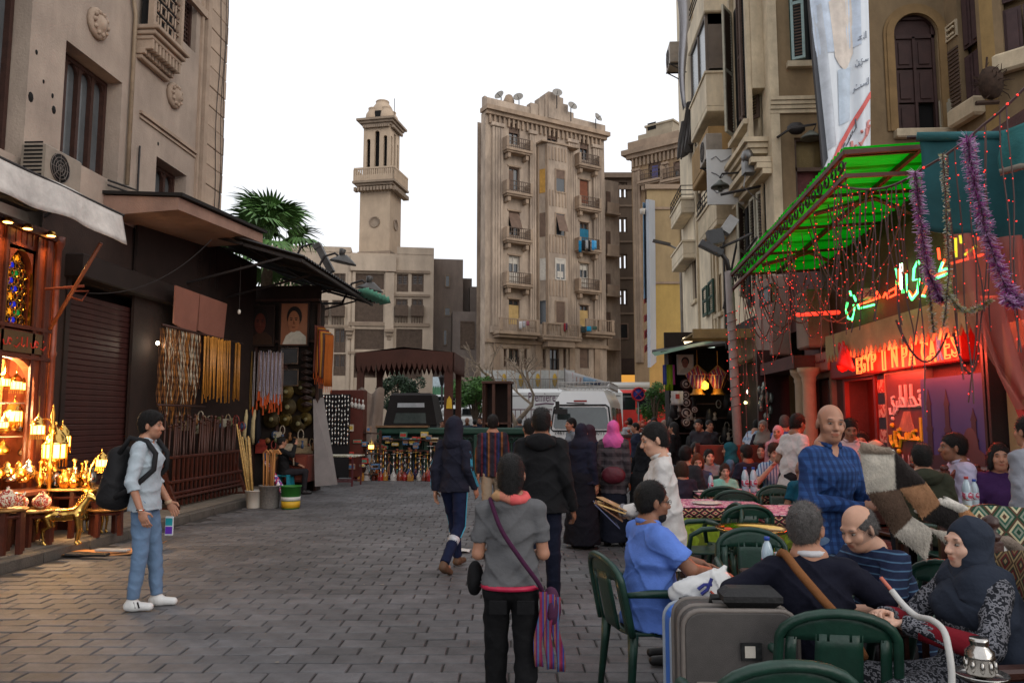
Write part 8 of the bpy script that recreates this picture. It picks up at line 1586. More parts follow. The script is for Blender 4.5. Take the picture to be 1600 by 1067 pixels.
for k in range(n):
 ya,yb=GY0+(GY1-GY0)*k/n,GY0+(GY1-GY0)*(k+1)/n+.05;m=B().sheet(lambda a,b:(GX0+(GX1-GX0)*a,ya+(yb-ya)*b,gz(GX0+(GX1-GX0)*a,ya+(yb-ya)*b)+.018*sin((ya+(yb-ya)*b)*2*pi/.1)+(.012 if k%2 else 0)),3,40,0,False).bd('corrugated_sheet',M_gr,ga)
m=B();M_tr=mat('truss_brown',(82,44,36),.6,v=.3)
for y in LS(GY0+.1,GY1-.05,5):m.bar((GX0,y,gz(GX0,y)-.05),(GX1-.05,y,gz(GX1,y)-.05),.03,.04)
for x in(GX0+.02,3.8):m.bar((x,GY0,gz(x,GY0)-.05),(x,GY1,gz(x,GY1)-.05),.05)
m.bar((GX0+.02,GY0,gz(GX0,GY0)-.3),(GX0+.02,GY1,gz(GX0,GY1)-.3),.045).bar((GX0,GY0+.02,gz(3,GY0)-.05),(GX1-.05,GY0+.02,gz(GX1,GY0)-.05),.05).bar((GX0,GY0+.02,gz(3,GY0)-.3),(GX1,GY0+.02,gz(3,GY0)-.26),.04)
for k in range(2):y=(9.2,11.6)[k];m.tube([(GX0+.1,y,gz(GX0,y)-.3),(3.8,y,gz(3.8,y)-.16),(GX1-.05,y,gz(GX1,y)-.55)],.03,5)
m.bd('truss',M_tr,ga);m=B()
for k in range(24):
 y=GY0+.15+k*.222;z=gz(GX0,y)-.17;m.tube([(GX0+.02,y+.09*cos(t*.8)*(1-t*.07),z+.09*sin(t*.8)*(1-t*.07))for t in range(10)],.011,4)
m.bd('scrollwork',M_iron,ga)
pole_=em('awning_post',(3.02,13.35,0),0,'pale leaning steel post holding the far corner of the green awning','post');b_=PY(1156,700,12.6);a_=PY(1139,425,13.3);m=B().tube([VE((b_.x,b_.y,.0))-VE((3.02,13.35,0)),a_-VE((3.02,13.35,0))],.075,10).bd('pole',mat('post_grey',(140,128,124),.6,v=.2,s=4,t=.2),pole_)
fl2=em('street_floodlights',a_,0,'cluster of floodlights on a curved arm at the top of the leaning post','floodlight');m=B().tube([(0,0,0),(-.03,0,.2),(-.12,0,.32),(-.26,0,.42)],.04,7).tube([(-.2,0,.4),(.15,0,.55),(.45,.2,.72)],.025,5).bd('arm',M_iron,fl2);M_fh=mat('flood_black',(48,48,50),.5)
for(x,z,w,h,rt)in((-.3,.42,.42,.1,-28),(-.22,.62,.26,.24,10),(.02,.82,.3,.18,55)):m=B();Mx=MR(-rt,'Y');m.cbox((x,0,z),(w,.2,h),Mx);q=m.bd('lamp_head',M_fh if rt!=55 else M_steel,fl2);m=B().cbox(VE((x,0,z))+Mx@VE((0,-.0,-h/2-.004)),(w*.9,.17,.006),Mx).bd('lens',M_pane,q)
M_teal=mat('teal_canvas',(30,84,88),.8,v=.22,s=3,b=.3,k=8)
def drape(name,c4,m_,label,cat,nu=24,nv=14,wav=.04,fre=9.0,th=.01):
 a,b,c,d=[VE(q)for q in c4];m=B().sheet(lambda s,t:a.lerp(b,s).lerp(d.lerp(c,s),t)+VE((.3*wav*sin(t*7+s*5),wav*sin(s*fre+.8*t)*(.4+t),0)),nu,nv,th);return m.bd(name,m_,None,label=label,cat=cat)
o=drape('teal_tarpaulin',[PY(1436,216,7.75),PY(1625,214,7.4),PY(1625,392,7.4),PY(1446,358,7.75)],M_teal,'dark teal canvas drop hanging beside the green awning','tarpaulin');m=B();a,b=PY(1432,214,7.75),PY(1625,212,7.4);m.tube([a,b],.05,8).bd('roller',mat('roller_teal',(40,96,100),.7),o);m=B().tube([a+VE((-.05,.1,.03)),b+VE((0,.1,.05))],.02,5).bd('rail',M_iron,o)
o=drape('teal_tarpaulin',[PY(1562,205,6.8),PY(1640,180,6.6),PY(1640,250,6.6),PY(1564,268,6.8)],mat('teal_canvas_light',(44,108,108),.8,v=.22,s=3,b=.3),'lighter teal canvas flap at the right edge of the picture','tarpaulin');m=B().tube([PY(1562,270,6.78),PY(1640,248,6.58)],.03,6).bd('pale_hem_bar',mat('bar_pale',(140,130,116),.7),o)
M_net=bpy.data.materials.new('net_curtain');M_net.use_nodes=True;_n=M_net.node_tree;_b=_n.nodes['Principled BSDF'];_b.inputs['Base Color'].default_value=(*lin((176,96,84)),1);_b.inputs['Roughness'].default_value=.8;_tr=_n.nodes.new('ShaderNodeBsdfTransparent');_m=_n.nodes.new('ShaderNodeMixShader');_no=_n.nodes.new('ShaderNodeTexNoise');_no.inputs['Scale'].default_value=6;_rr=_n.nodes.new('ShaderNodeMapRange');_rr.inputs['To Min'].default_value=.5;_rr.inputs['To Max'].default_value=.85
_n.links.new(_no.outputs['Fac'],_rr.inputs['Value']);_n.links.new(_rr.outputs[0],_m.inputs[0]);_n.links.new(_tr.outputs[0],_m.inputs[1]);_n.links.new(_b.outputs[0],_m.inputs[2]);_n.links.new(_m.outputs[0],_n.nodes['Material Output'].inputs['Surface'])
L0,L1,L2,L3,L4=PY(1474,366,7.3),PY(1492,450,7.2),PY(1520,520,7.1),PY(1552,585,7.0),PY(1590,640,6.9);R0,R4=PY(1640,372,7.2),PY(1680,640,6.9)
def curt(s,t):
 P=[L0,L1,L2,L3,L4];k=min(int(t*4),3);f=t*4-k;l=P[k].lerp(P[k+1],f);r_=R0.lerp(R4,t);q=l.lerp(r_,s);return q+VE((.03*sin(s*40+t*2),.07*sin(s*26+t*5),0))
m=B().sheet(curt,60,20,0).bd('net_curtain',M_net,None,label='gathered reddish net curtain sweeping down at the right edge',cat='curtain')
lamp(None,PY(1545,470,7.7),22,(1,.12,.06),.2,'curtain_glow').name='restaurant_red_lamp'  # unseen point light added for red glow behind the curtain
M_wire=mat('wire_dark',(84,62,60),.7,b=0,v=.1);M_led=emis('led_red',(240,50,40),2.2,(120,10,10))
def fairy(pts,label,nb=9,rad=.007,group='red fairy light strings',br=.013,g=random):
 r=em('fairy_lights',pts[0],0,label,'fairy lights',group);P=[VE(p)-VE(pts[0])for p in pts];m=B().tube(P,rad,4).bd('wire',M_wire,r);m=B();Ls=[0]
 for a,b in zip(P,P[1:]):Ls.append(Ls[-1]+(b-a).length)
 for k in range(nb):
  t=(k+g.uniform(.2,.8))/nb*Ls[-1];i=max(j for j in range(len(P)-1)if Ls[j]<=t);q=P[i].lerp(P[i+1],(t-Ls[i])/max(1e-6,Ls[i+1]-Ls[i]));s=br*.5*g.choice((.8,1,1,1.3));m.ball(q+VE((g.uniform(-.015,.015),g.uniform(-.015,.015),0)),s,5)
 m.bd('bulbs',M_led,r);return r
def sag(a,b,s,n=12):return[a.lerp(b,t)-VE((0,0,4*s*t*(1-t)))for t in LS(0,1,n)]
rope=[]
for(u,v,Y),(u2,v2,Y2)in zip([(1625,110,6.4),(1537,195,6.7),(1437,266,7.0),(1375,295,7.4),(1302,287,8.3)],[(1537,195,6.7),(1437,266,7.0),(1375,295,7.4),(1302,287,8.3),(1325,246,7.95)]):rope+=sag(PY(u,v,Y),PY(u2,v2,Y2),.03,8)[:-1]
fairy(rope,'main rope of red fairy lights sagging from the right edge to the awning corner',22,.013,br=.018)
g=random.Random(4)
def at_rope(u):
 best=min(rope,key=lambda p:abs((VE((cos(YAW),sin(YAW),0)).dot(p-CP))/(VE((-sin(YAW),cos(YAW),0)).dot(p-CP))*F/1.0+800-u));return best
for k,u in enumerate([1303,1312,1322,1330,1338,1345,1352,1356,1362,1370,1378,1383,1390,1396,1402,1408,1414,1419,1424,1450,1453,1495,1499,1510,1536,1541,1558,1565,1592,1597]):
 a=at_rope(u);L=g.uniform(1.0,1.5)if u<1430 else g.uniform(1.5,2.4);e=VE((g.uniform(-.05,.08),g.uniform(-.1,.3),0));n=14;fairy([a+e*(t*t)+VE((.012*sin(t*11+k),0,-L*t))for t in LS(0,1,n)],'fairy light string dropping from the main rope before the restaurant',9 if u<1430 else 12,.006,'strings hanging from the main rope',.011,g)
for k in range(38):
 t=(k+g.uniform(0,.8))/38;y=GY1+.05-t*(GY1-GY0-.3);x=GX0+g.uniform(-.04,.3);a=VE((x,y,gz(GX0,y)-.3));L=g.uniform(.7,1.9)*(1.0 if y<12.2 else 1.35);n=12
 if k%3==0:b=a+VE((g.uniform(.1,.5),-g.uniform(.5,1.1),-g.uniform(.2,.9)));fairy(sag(a,b,L*.5,14),'looped fairy light string under the front edge of the green awning',10,.008,'loops under the green awning',.013,g)
 else:fairy([a+VE((.02*sin(q*7+k),.02*sin(q*5),-L*q))for q in LS(0,1,n)],'fairy light string hanging straight from the front edge of the green awning',9,.006,'strings hanging from the green awning',.012,g)
pb_=VE((b_.x,b_.y,0));hx=[]
for t in LS(0,1,90):q=pb_.lerp(a_,.42+.42*t);hx.append(q+VE((.1*cos(t*70),.1*sin(t*70),0)))
fairy(hx,'red fairy lights wound round the leaning awning post',46,.006,'red fairy light strings',.017,g)
for k,(u0,v0,u1,v1,s,Y)in enumerate(((1230,400,1340,470,.55,10.5),(1205,430,1290,440,.7,12),(1180,440,1260,430,.8,12.5),(1160,440,1215,450,.9,12.8),(1262,420,1330,500,.3,10.8),(1400,500,1480,520,.35,7.8),(1490,520,1530,545,.3,7.3))):fairy(sag(PY(u0,v0,Y),PY(u1,v1,Y),s),'long swag of fairy lights drooping low before the dark arcade',8,.012,'drooping swags of fairy lights',.014,g)
def tinsel(pts,rad,cols_,label,n=900,seed=1):
 gg=random.Random(seed);r=em('tinsel_garland',pts[0],0,label,'tinsel garland','tinsel garlands at the restaurant');P=[VE(p)-VE(pts[0])for p in pts];m=B().tube(P,.008,4).bd('core',M_wire,r)
 for ci,c in enumerate(cols_):
  m=B()
  for k in range(n//len(cols_)):
   i=gg.randrange(len(P)-1);q=P[i].lerp(P[i+1],gg.random());d=VE((gg.gauss(0,1),gg.gauss(0,1),gg.gauss(-.2,.6))).normalized();s=d.orthogonal().normalized()*.0045;e=q+d*rad*gg.uniform(.6,1.1);m.add([q-s,q+s,e+s*.6,e-s*.6],[(0,1,2,3)])
  m.bd('tinsel',mat('tinsel_%d_%d_%d'%c,c,r=.3,v=.4,s=30,b=0,p=.8,m=.35),r)
 return r
def path(L,Y):
 out=[]
 for(u,v),(u2,v2)in zip(L,L[1:]):
  for t in LS(0,1,8)[:-1]:out.append(PY(u+(u2-u)*t,v+(v2-v)*t,Y))
 return out+[PY(*L[-1],Y)]
PU,PK=(150,60,140),(196,160,196);GD,WH=(176,160,100),(190,190,176)
tinsel(path([(1430,268),(1436,320),(1443,385),(1452,430),(1468,462),(1473,470)],6.9),.075,[PU,PK],'purple and silver tinsel hanging left of the teal drop',1700,1);tinsel(path([(1512,215),(1518,260),(1528,310),(1540,360),(1556,410),(1572,450),(1592,468),(1612,470)],6.6),.085,[PU,PK],'longest purple and silver tinsel hanging across the teal drop',2200,2)
tinsel(path([(1473,240),(1477,300),(1480,360),(1483,420),(1478,480),(1474,510)],6.8),.04,[GD,WH],'thin gold tinsel between the two purple ones',900,3);tinsel(path([(1450,440),(1455,480),(1459,520)],7.0),.045,[GD,WH],'short gold tinsel beside the neon letters',400,4);tinsel(path([(1478,455),(1495,478),(1512,488),(1530,480),(1548,468)],6.8),.05,[WH,GD],'white tinsel swag over the red curtain',700,5);tinsel(path([(1570,462),(1585,478),(1605,470),(1620,440)],6.5),.07,[PU,PK],'purple tinsel loop at the right picture edge',700,6)
ss=em('right_stall',(0,0,0),0,'crowded dark souvenir stall with lanterns under a small tin roof on the right','stall');YT=20.0
def ty(u,v,Y=YT):p=PY(u,v,Y);return p.x,p.z
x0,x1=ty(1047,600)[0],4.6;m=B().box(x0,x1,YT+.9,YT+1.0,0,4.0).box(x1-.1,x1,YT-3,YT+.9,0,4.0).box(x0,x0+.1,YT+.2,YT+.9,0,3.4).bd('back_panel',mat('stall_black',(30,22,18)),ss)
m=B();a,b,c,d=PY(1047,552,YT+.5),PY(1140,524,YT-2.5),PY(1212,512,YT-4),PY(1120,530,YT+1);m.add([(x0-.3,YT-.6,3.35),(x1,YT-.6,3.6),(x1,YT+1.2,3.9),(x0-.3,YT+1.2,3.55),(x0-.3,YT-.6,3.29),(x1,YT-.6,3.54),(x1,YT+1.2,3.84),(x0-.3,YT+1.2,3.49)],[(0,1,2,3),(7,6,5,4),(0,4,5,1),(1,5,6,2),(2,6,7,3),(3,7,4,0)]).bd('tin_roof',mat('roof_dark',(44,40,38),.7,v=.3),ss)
m=B().add([(x0-.5,YT-1.0,3.2),(x0+.9,YT-1.2,3.52),(x0+.9,YT-.5,3.62),(x0-.5,YT-.3,3.35)],[(0,1,2,3)]).bd('green_sheet',mat('sheet_green',(50,96,60),.5),ss);m=B().box(3.0,4.5,16.8,18.6,3.52,3.56).box(2.95,4.5,16.7,16.8,3.4,3.6).bd('tan_roof_sheet',mat('sheet_tan',(130,108,66),.7,v=.3),ss)
m=B();q=PY(1083,528,YT);m.cbox(q,(.5,.12,.16),MR(-18,'Y')).bd('lit_tube',emis('tube_white',(255,226,180),3),ss);q=PY(1107,540,YT);m=B().cbox(q,(.3,.1,.1)).bd('lit_tube',emis('tube_pale',(220,236,220),1.2),ss)
a,zt_=ty(1055,558);b,zb2=ty(1077,585);po_(None,a,b,zb2,zt_,YT-.45,(150,140,126),(120,66,50),(34,20,18),(172,156,140),label='small printed head portrait hanging on the right souvenir stall',framec=(160,150,140))
def star_lantern(loc,label,s):
 r=em('cloth_lantern',loc,0,label,'lantern','ramadan lanterns on the right stall');r.scale=(s,s,s);m=B().lathe([(.0,.62),(.1,.5),(.3,.36),(.3,.33)],(0,0,0),6).bd('hood',pat('lant_red','multi',[(140,30,40),(190,150,110),(90,40,90),(170,60,50)],sx=9),r);m=B().lathe([(.3,.33),(.13,.0),(.13,-.02)],(0,0,0),6).bd('body',pat('lant_violet','multi',[(90,40,80),(150,50,60),(176,140,120)],sx=11),r);m=B().lathe([(.12,0),(.14,-.12),(.2,-.16),(.2,-.19)],(0,0,0),6).bd('base',mat('lant_gold',(190,130,50),.4,m=.3),r);m=B().tube([(0,0,.6),(0,0,1.0)],.01,4)
 for k in range(6):a=k*pi/3;m.bar((.3*cos(a),.3*sin(a),.34),(.02*cos(a),.02*sin(a),.6),.015).bar((.3*cos(a),.3*sin(a),.34),(.13*cos(a),.13*sin(a),0),.015)
 m.bd('rib',MATS['lant_gold'],r);return r
for u,v,s,lb_ in((1090,606,.95,'red and violet cloth lantern hanging left on the right stall'),(1122,606,.92,'red and violet cloth lantern hanging right on the right stall')):x,z=ty(u,v,YT-.6);star_lantern((x,YT-.6,z),lb_,s)
m=B();x,z=ty(1101,603,YT-.7);m.lathe([(.0,.14),(.1,.06),(.09,-.06),(.0,-.1)],(x,YT-.7,z),8).bd('yellow_lamp',emis('lamp_yellow',(255,190,60),3),None,label='small glowing yellow lamp between the two cloth lanterns',cat='lamp');lamp(None,(x,YT-.9,z),6,(1,.7,.3),.1,'stall_lamp')
m=B();x,z=ty(1174,612,YT-1.5);m.ball((x,YT-1.5,z),.11,10).bd('globe_lamp',emis('globe_white',(250,244,220),5),None,label='white glowing globe lamp inside the dark right stall',cat='lamp');lamp(None,(x,YT-1.8,z),8,(1,.95,.85),.12,'stall_lamp');m=B();x,z=ty(1165,629,YT-1.5);m.ball((x,YT-1.5,z),.04,8).bd('small_bulb',emis('globe_warm',(255,240,170),4),None,label='tiny warm bulb below the globe lamp',cat='lamp')
Mx=MR(90,'X')
for k,(u,v,rr)in enumerate(((1072,600,9),(1071,617,8),(1072,629,9),(1072,645,11),(1072,660,8),(1085,640,6))):x,z=ty(u,v,YT-.3);r_=rr*YT/1200;m=B().lathe([(r_,0),(r_,.02),(r_*.7,.02),(r_*.6,.035),(0,.03)],(x,YT-.3,z),16,Mx);q=m.bd('inlaid_plate',mat('plate_maroon',(58,30,28),.4,v=.4,s=20),None,label='%s inlaid plate in the dark column of plates on the right stall'%['topmost','second','third','large fourth','lowest','small offset'][k],cat='plate',group='inlaid plates on the right stall');m=B().tube([(x+r_*.6*cos(t*.52),YT-.34,z+r_*.6*sin(t*.52))for t in range(12)],.015,4,closed=1).ball((x,YT-.34,z),(r_*.3,.01,r_*.3),8).bd('inlay',mat('inlay_ivory',(170,150,140),.4),q)
a,zt_=ty(1044,612);b,zb2=ty(1063,633);m=B().sheet(lambda p,q:(a+(b-a)*p,YT-.5+.03*sin(p*9),zt_+(zb2-zt_)*q),8,4,.01);q=m.bd('white_shirt',cloth('white_print',(200,198,196)),None,label='white cloth with red print hanging at the left edge of the right stall',cat='cloth');m=B().box((a+b)/2-.05,(a+b)/2+.05,YT-.56,YT-.545,zb2+.15,zb2+.27).bd('red_print',MATS['ring_red'],q)
for k in range(5):x,z=ty(1038+k*3.2,570,YT-.4);cc=[(60,70,140),(110,140,30),(130,150,40),(100,130,30),(150,60,120)][k];m=B().sheet(lambda p,q:(x+.09*(p-.5),YT-.4+.05*sin(p*7),z-.5*q-.15*(k%2)*q),4,4,.02).bd('bright_scarf',cloth('bright%d'%k,cc),None,label='%s cloth hanging beside the small head portrait'%['blue','lime','yellow green','olive green','magenta'][k],cat='scarf',group='bright cloths on the right stall')
for k in range(38):
 u=g.uniform(1046,1165);v=g.uniform(635,700)if k<30 else g.uniform(618,634);x,z=ty(u,v,YT-.2);t=k%3;m=B()
 if t==0:m.lathe([(.0,.2),(.07,.15),(.1,0),(.12,-.2),(.0,-.22)],(x,YT-.25,z),8,None,1,.6);nm,cat,lb_='leather_bag','bag','dark leather bag hanging in rows on the right stall'
 elif t==1:m.lathe([(.05,0),(.06,.05),(.03,.12),(.05,.18),(0,.22)],(x,YT-.3,z),8);nm,cat,lb_='figurine','figurine','small pale figurine on the shelves of the right stall'
 else:m.tube([(x+.06*cos(q),YT-.25,z+.1*sin(q))for q in LS(0,6,10)],.014,5);nm,cat,lb_='bead_loop','beads','loop of beads hanging on the right stall'
 m.bd(nm,[mat('bag_black',(32,32,34),.5,v=.4),mat('figurine_pale',(150,140,132),.5,o=.3),mat('bead_grey',(120,116,110),.3)][t],None,label=lb_,cat=cat,group=cat+' rows on the right stall')
m=B()
for v in(630,652,676,698):z=ty(1100,v)[1];m.box(x0+.1,x1-.15,YT-.15,YT+.3,z-.03,z)
m.bd('shelf',M_wood,ss)
m=B().box(3.9,4.5,15.2,15.3,.14,3.0).bd('dark_case',mat('case_maroon',(48,22,22),.5,v=.4),None,label='tall dark maroon display case at the arcade entrance',cat='display case')
for k in range(18):u=g.uniform(1186,1206);v=g.uniform(602,660);x,z=ty(u,v,15.1);m=B().ball((x,15.1,z),(.05,.03,.09),7).bd('silver_ornament',mat('orn_silver',(120,128,124),.25,m=.6,o=.4),None,label='small silver ornament shining in the dark display case',cat='ornament',group='ornaments in the dark case')
bw_=em('wooden_screen',(XU(1160,12.5),12.5,0),R(4),'low dark red wooden screen behind the seated diners','screen');m=B().bbox(-.75,.4,-.03,.03,.55,1.25,.01).bd('board',mat('screen_red',(104,42,28),.5,v=.3,s=4),bw_);m=B()
for x in(-.73,-.2,.36):m.bar((x,0,0),(x,0,1.28),.06)
m.bd('post',M_red2,bw_)
# ================================================================ CAFE FURNITURE
M_pl=mat('green_plastic_chair',(18,54,42),.42,v=.35,s=9,b=.12,p=.5)
def plastic_chair():
 r=em('plastic_chair');m=B()
 m.sheet(lambda a,b:((a-.5)*.44*(1-.06*b),-.2+.42*b,.435+.02*sin(a*3.14)*-1+.012*(2*b-1)**2),8,8,.018).bd('seat',M_pl,r)
 for x,y in((-.2,.2),(.2,.2),(.2,-.19),(-.2,-.19)):
  m=B().tube([(x*1.17,y*1.2,0),(x*1.05,y*1.05,.3),(x,y,.44)],[.018,.026,.034],7).bd('leg',M_pl,r)
 def bk(a,z):return((a-.5)*(.44+.05*sin(z*3.3)),-.21-.2*(z-.42)-.03*cos((a-.5)*3.1),z)
 m=B();arch=[bk(0,.43+t*.3)for t in LS(0,1,5)]+[bk(.5-.5*cos(t),.73+.12*sin(t))for t in LS(0.1,pi-.1,11)]+[bk(1,.73-t*.3)for t in LS(0,1,5)]
 m.tube(arch,.021,7).bd('back_frame',M_pl,r);m=B().sheet(lambda a,b:bk(.04+.92*a,.73+b*(.02+.1*sin(pi*(.04+.92*a)))),10,3,.012).sheet(lambda a,b:bk(.3+.4*a,.44+.32*b),6,5,.012)
 m.bd('back_panel',M_pl,r);m=B()
 for q in(.1,.9):m.sheet(lambda a,b:bk(q-.045+.09*a,.44+.3*b),2,4,.012)
 m.bd('back_slat',M_pl,r)
 for q in(-1,1):m=B().tube([(q*.24,-.24,.66),(q*.265,-.1,.665),(q*.27,.1,.655),(q*.26,.2,.6),(q*.235,.22,.44)],[.016,.024,.026,.022,.02],7).bd('armrest',M_pl,r)
 return tag(r,'dark green plastic chair','chair','green plastic chairs of the street cafe')
ch0=plastic_chair();first=[True]
def chair(X,Y,rz,label,z=0):
 if first[0]:first[0]=False;ch0.location=(X,Y,z);ch0.rotation_euler=(0,0,R(rz));ch0['label']=label;return ch0
 return again(ch0,(X,Y,z),R(rz),label)
chair(.545,4.8,-72,'green plastic chair under the man in the blue polo shirt');chair(1.2,3.68,-6,'green plastic chair under the man in navy with a shoulder strap');chair(.74,2.98,4,'green plastic chair whose top alone shows at the bottom edge')
chair(XU(1178,5.5),5.5,176,'empty green plastic chair behind the water bottles');chair(XU(1140,7.9),7.7,8,'empty green plastic chair in front of the brass tray');chair(XU(1094,7.6),7.5,95,'green plastic chair turned sideways behind the waiter');chair(XU(1112,9.9),9.7,0,'green plastic chair behind the white bowl table');chair(XU(1140,9.4),9.2,-12,'green plastic chair between the two pink tables');chair(XU(1214,9.4),9.3,175,'green plastic chair with back to the striped shirt diner');chair(XU(1262,7.6),7.7,100,'green plastic chair beside the checked shirt man');chair(XU(1068,10.4),10.4,-30,'green plastic chair under the man in dark grey');chair(XU(1480,6.6),6.5,10,'green plastic chair at the pizza table',.14);chair(XU(1215,10.9),10.9,190,'green plastic chair under the striped shirt diner');chair(XU(1132,10.7),10.8,180,'green plastic chair under the girl in mint')
M_pk=pat('pink_cloth_print','print',[(178,104,134),(196,150,164),(150,70,110),(206,180,180)],sx=16);M_lime=pat('lime_skirt','print',[(126,146,36),(140,160,46),(110,120,40)],sx=6);M_trim=pat('trim_print','ikat',[(40,30,30),(190,160,120),(130,30,60),(40,40,36)],sx=9,sz=14)
def cloth_table(X,Y,w,d,rz,label,h=.74):
 r=em('cafe_table',(X,Y,0),R(rz),label,'table','cafe tables under pink cloths');m=B().bbox(-w/2,w/2,-d/2,d/2,h-.04,h-.015,.008).bd('tabletop',M_wood,r)
 for x,y in((-1,-1),(1,-1),(1,1),(-1,1)):m=B().bar((x*(w/2-.08),y*(d/2-.08),0),(x*(w/2-.08),y*(d/2-.08),h-.04),.05).bd('leg',M_wood,r)
 cl=em('tablecloth',(X,Y,0),R(rz),'','tablecloth','printed tablecloths');cl['label']='pink and lime cloth on the '+label
 m=B().bbox(-w/2-.012,w/2+.012,-d/2-.012,d/2+.012,h-.012,h,.005).bd('top_print',M_pk,cl)
 m=B();m2=B();per=[(-w/2,-d/2),(w/2,-d/2),(w/2,d/2),(-w/2,d/2)]
 def edge(t):
  t=t%1*4;k=int(t);f=t-k;a,b=per[k],per[(k+1)%4];return VE((a[0]+(b[0]-a[0])*f,a[1]+(b[1]-a[1])*f,0))
 def skirt(a,b):q=edge(a);o=q.normalized()*(.02+.05*b*(1+sin(a*70)));return(q.x+o.x,q.y+o.y,h-.02-.42*b)
 m.sheet(lambda a,b:skirt(a,.22+.78*b),96,6,.004).bd('skirt',M_lime,cl);m2.sheet(lambda a,b:skirt(a,.22*b),96,2,.006);m2.bd('trim',M_trim,cl);return r
cloth_table(XU(1238,8.1),8.1,.9,.85,4,'cafe table left of the checked shirt man');cloth_table(XU(1110,8.7),8.7,.95,.8,0,'cafe table behind the waiter in white');cloth_table(XU(1180,10.1),10.1,1.3,.8,2,'cafe table with two tall bottles');cloth_table(XU(1108,10.2),10.05,.5,.8,0,'narrow cafe table before the girl in mint')
bt=em('brass_tray_table',(XU(1170,6.85),6.85,0),0,'round brass tray table with thin metal legs among green chairs','tray table');m=B().lathe([(.0,.70),(.27,.70),(.285,.712),(.31,.728),(.312,.722),(.29,.702),(.27,.69),(0,.69)],(0,0,0),32).bd('tray',M_gold,bt)
for k in range(3):a=k*2.09;m=B().tube([(.2*cos(a),.2*sin(a),.69),(.05*cos(a),.05*sin(a),.38),(.22*cos(a+2.6),.22*sin(a+2.6),0)],.012,6).bd('leg',M_iron,bt)
m=B().bbox(-.17,-.11,-.06,0,.712,.735,.008).bd('red_packet',mat('packet_red',(190,60,30),.5),None,(XU(1170,6.85)-.08,6.8,0),'small orange red packet on the brass tray','packet')
def bottle(p,label,cap=(40,80,170),s=1.0,name='water_bottle'):
 r=em(name,p,0,label,'bottle','water bottles');r.scale=(s,s,s);m=B().lathe([(.028,0),(.033,.01),(.033,.06),(.03,.075),(.033,.09),(.033,.15),(.022,.19),(.013,.205),(.013,.215)],(0,0,0),12).bd('bottle',mat('pet_plastic',(176,196,206),.08,v=.08,b=0,p=.9),r);m=B().lathe([(.0338,.055),(.0338,.115)],(0,0,0),12).bd('label_band',pat('water_label','print',[(120,170,200),(190,200,210),(170,80,100)],sx=40),r);m=B().lathe([(.0155,.212),(.0155,.232),(0,.233)],(0,0,0),10).bd('cap',mat('cap_%d'%cap[0],cap,r=.4,b=0),r);return r
bottle((XU(1160,10.0),9.95,.741),'left of two tall water bottles on the pink cloth',s=1.35);bottle((XU(1173,10.0),9.95,.741),'right of two tall water bottles on the pink cloth',s=1.35);bottle((XU(1108,10.0),10.0,.741),'short water bottle beside the girl in mint')
def plate(p,label,rr=.12,food=None):
 r=em('plate',p,0,label,'plate','plates on the cafe tables');m=B().lathe([(rr*.6,0),(rr,.018),(rr*.98,.022),(rr*.6,.008),(0,.008)],(0,0,0),18).bd('dish',mat('plate_porcelain',(206,204,198),.25,v=.05,b=0),r)
 if food:m=B().ball((0,0,.015),(rr*.7,rr*.7,.02),12).bd('food',pat('food_print','print',[(190,140,60),(170,60,40),(206,180,110),(110,110,50)],sx=30),r)
plate((XU(1100,8.6),8.55,.741),'white bowl on the pink cloth behind the waiter',.16);plate((XU(1205,9.9),9.9,.741),'wide white plate before the striped shirt diner',.2,True);plate((XU(1090,9.9),9.95,.741),'small white plate before the red haired woman',.1)
p=(XU(1150,4.75),4.75);st2=em('small_table',(XU(1215,4.8),4.8,0),0,'small wooden table between the polo man and the navy man','table');m=B().bbox(-.2,.3,-.25,.25,.69,.72,.01).bd('tabletop',M_wood,st2)
for x,y in((-1,-1),(1,-1),(1,1),(-1,1)):m=B().bar((x*.22+.05,y*.2,0),(x*.22+.05,y*.2,.69),.045).bd('leg',M_wood,st2)
bottle((XU(1192,4.7),4.7,.721),'water bottle with blue cap on the small table left of the navy man',s=1.05);r=em('glass_cup',(XU(1211,4.7),4.68,.721),0,'clear plastic cup beside the blue capped bottle','cup');m=B().lathe([(.026,0),(.036,.15),(.038,.155),(.034,.15),(.024,.01),(0,.01)],(0,0,0),12).bd('cup',mat('cup_clear',(170,176,178),.1,b=0,v=.05),r)
bag=SDF();bag.el((0,0,.09),(.19,.12,.1),.03).el((.08,.0,.13),(.11,.09,.11),.04).el((-.12,.02,.07),(.11,.1,.07),.03).rc((.1,0,.2),(.14,.02,.25),.03,.01,.02);me=bag.mesh('carrier_bag',.01,.008,3,30.0);bg_=link('carrier_bag',me,mat('bag_white',(208,208,206),.35,v=.06,s=8,b=.25,k=20),None,(XU(1093,4.42),4.42,.63));bg_.scale=(.84,.84,.84);tag(bg_,'white plastic carrier bag with dark blue print at the polo man','bag')
m=B()
for pts in([(-.06,-.128,.13),(-.02,-.128,.16),(.03,-.125,.16)],[(-.04,-.128,.1),(.0,-.128,.13),(.03,-.126,.2)]):m.tube(pts,.012,5)
m.bd('blue_print',mat('print_navy',(30,40,130),.4),bg_);m=B().tube([(.02,-.128,.12),(.07,-.124,.07),(.1,-.12,.06)],.008,5).bd('red_print',mat('print_red',(190,80,60),.4),bg_);me=text_mesh('More & more',.035,0,.001);o=link('bag_lettering',me,mat('print_navy',(30,40,130)),bg_,(.03,-.128,.045));o.rotation_euler=(R(90),0,0)
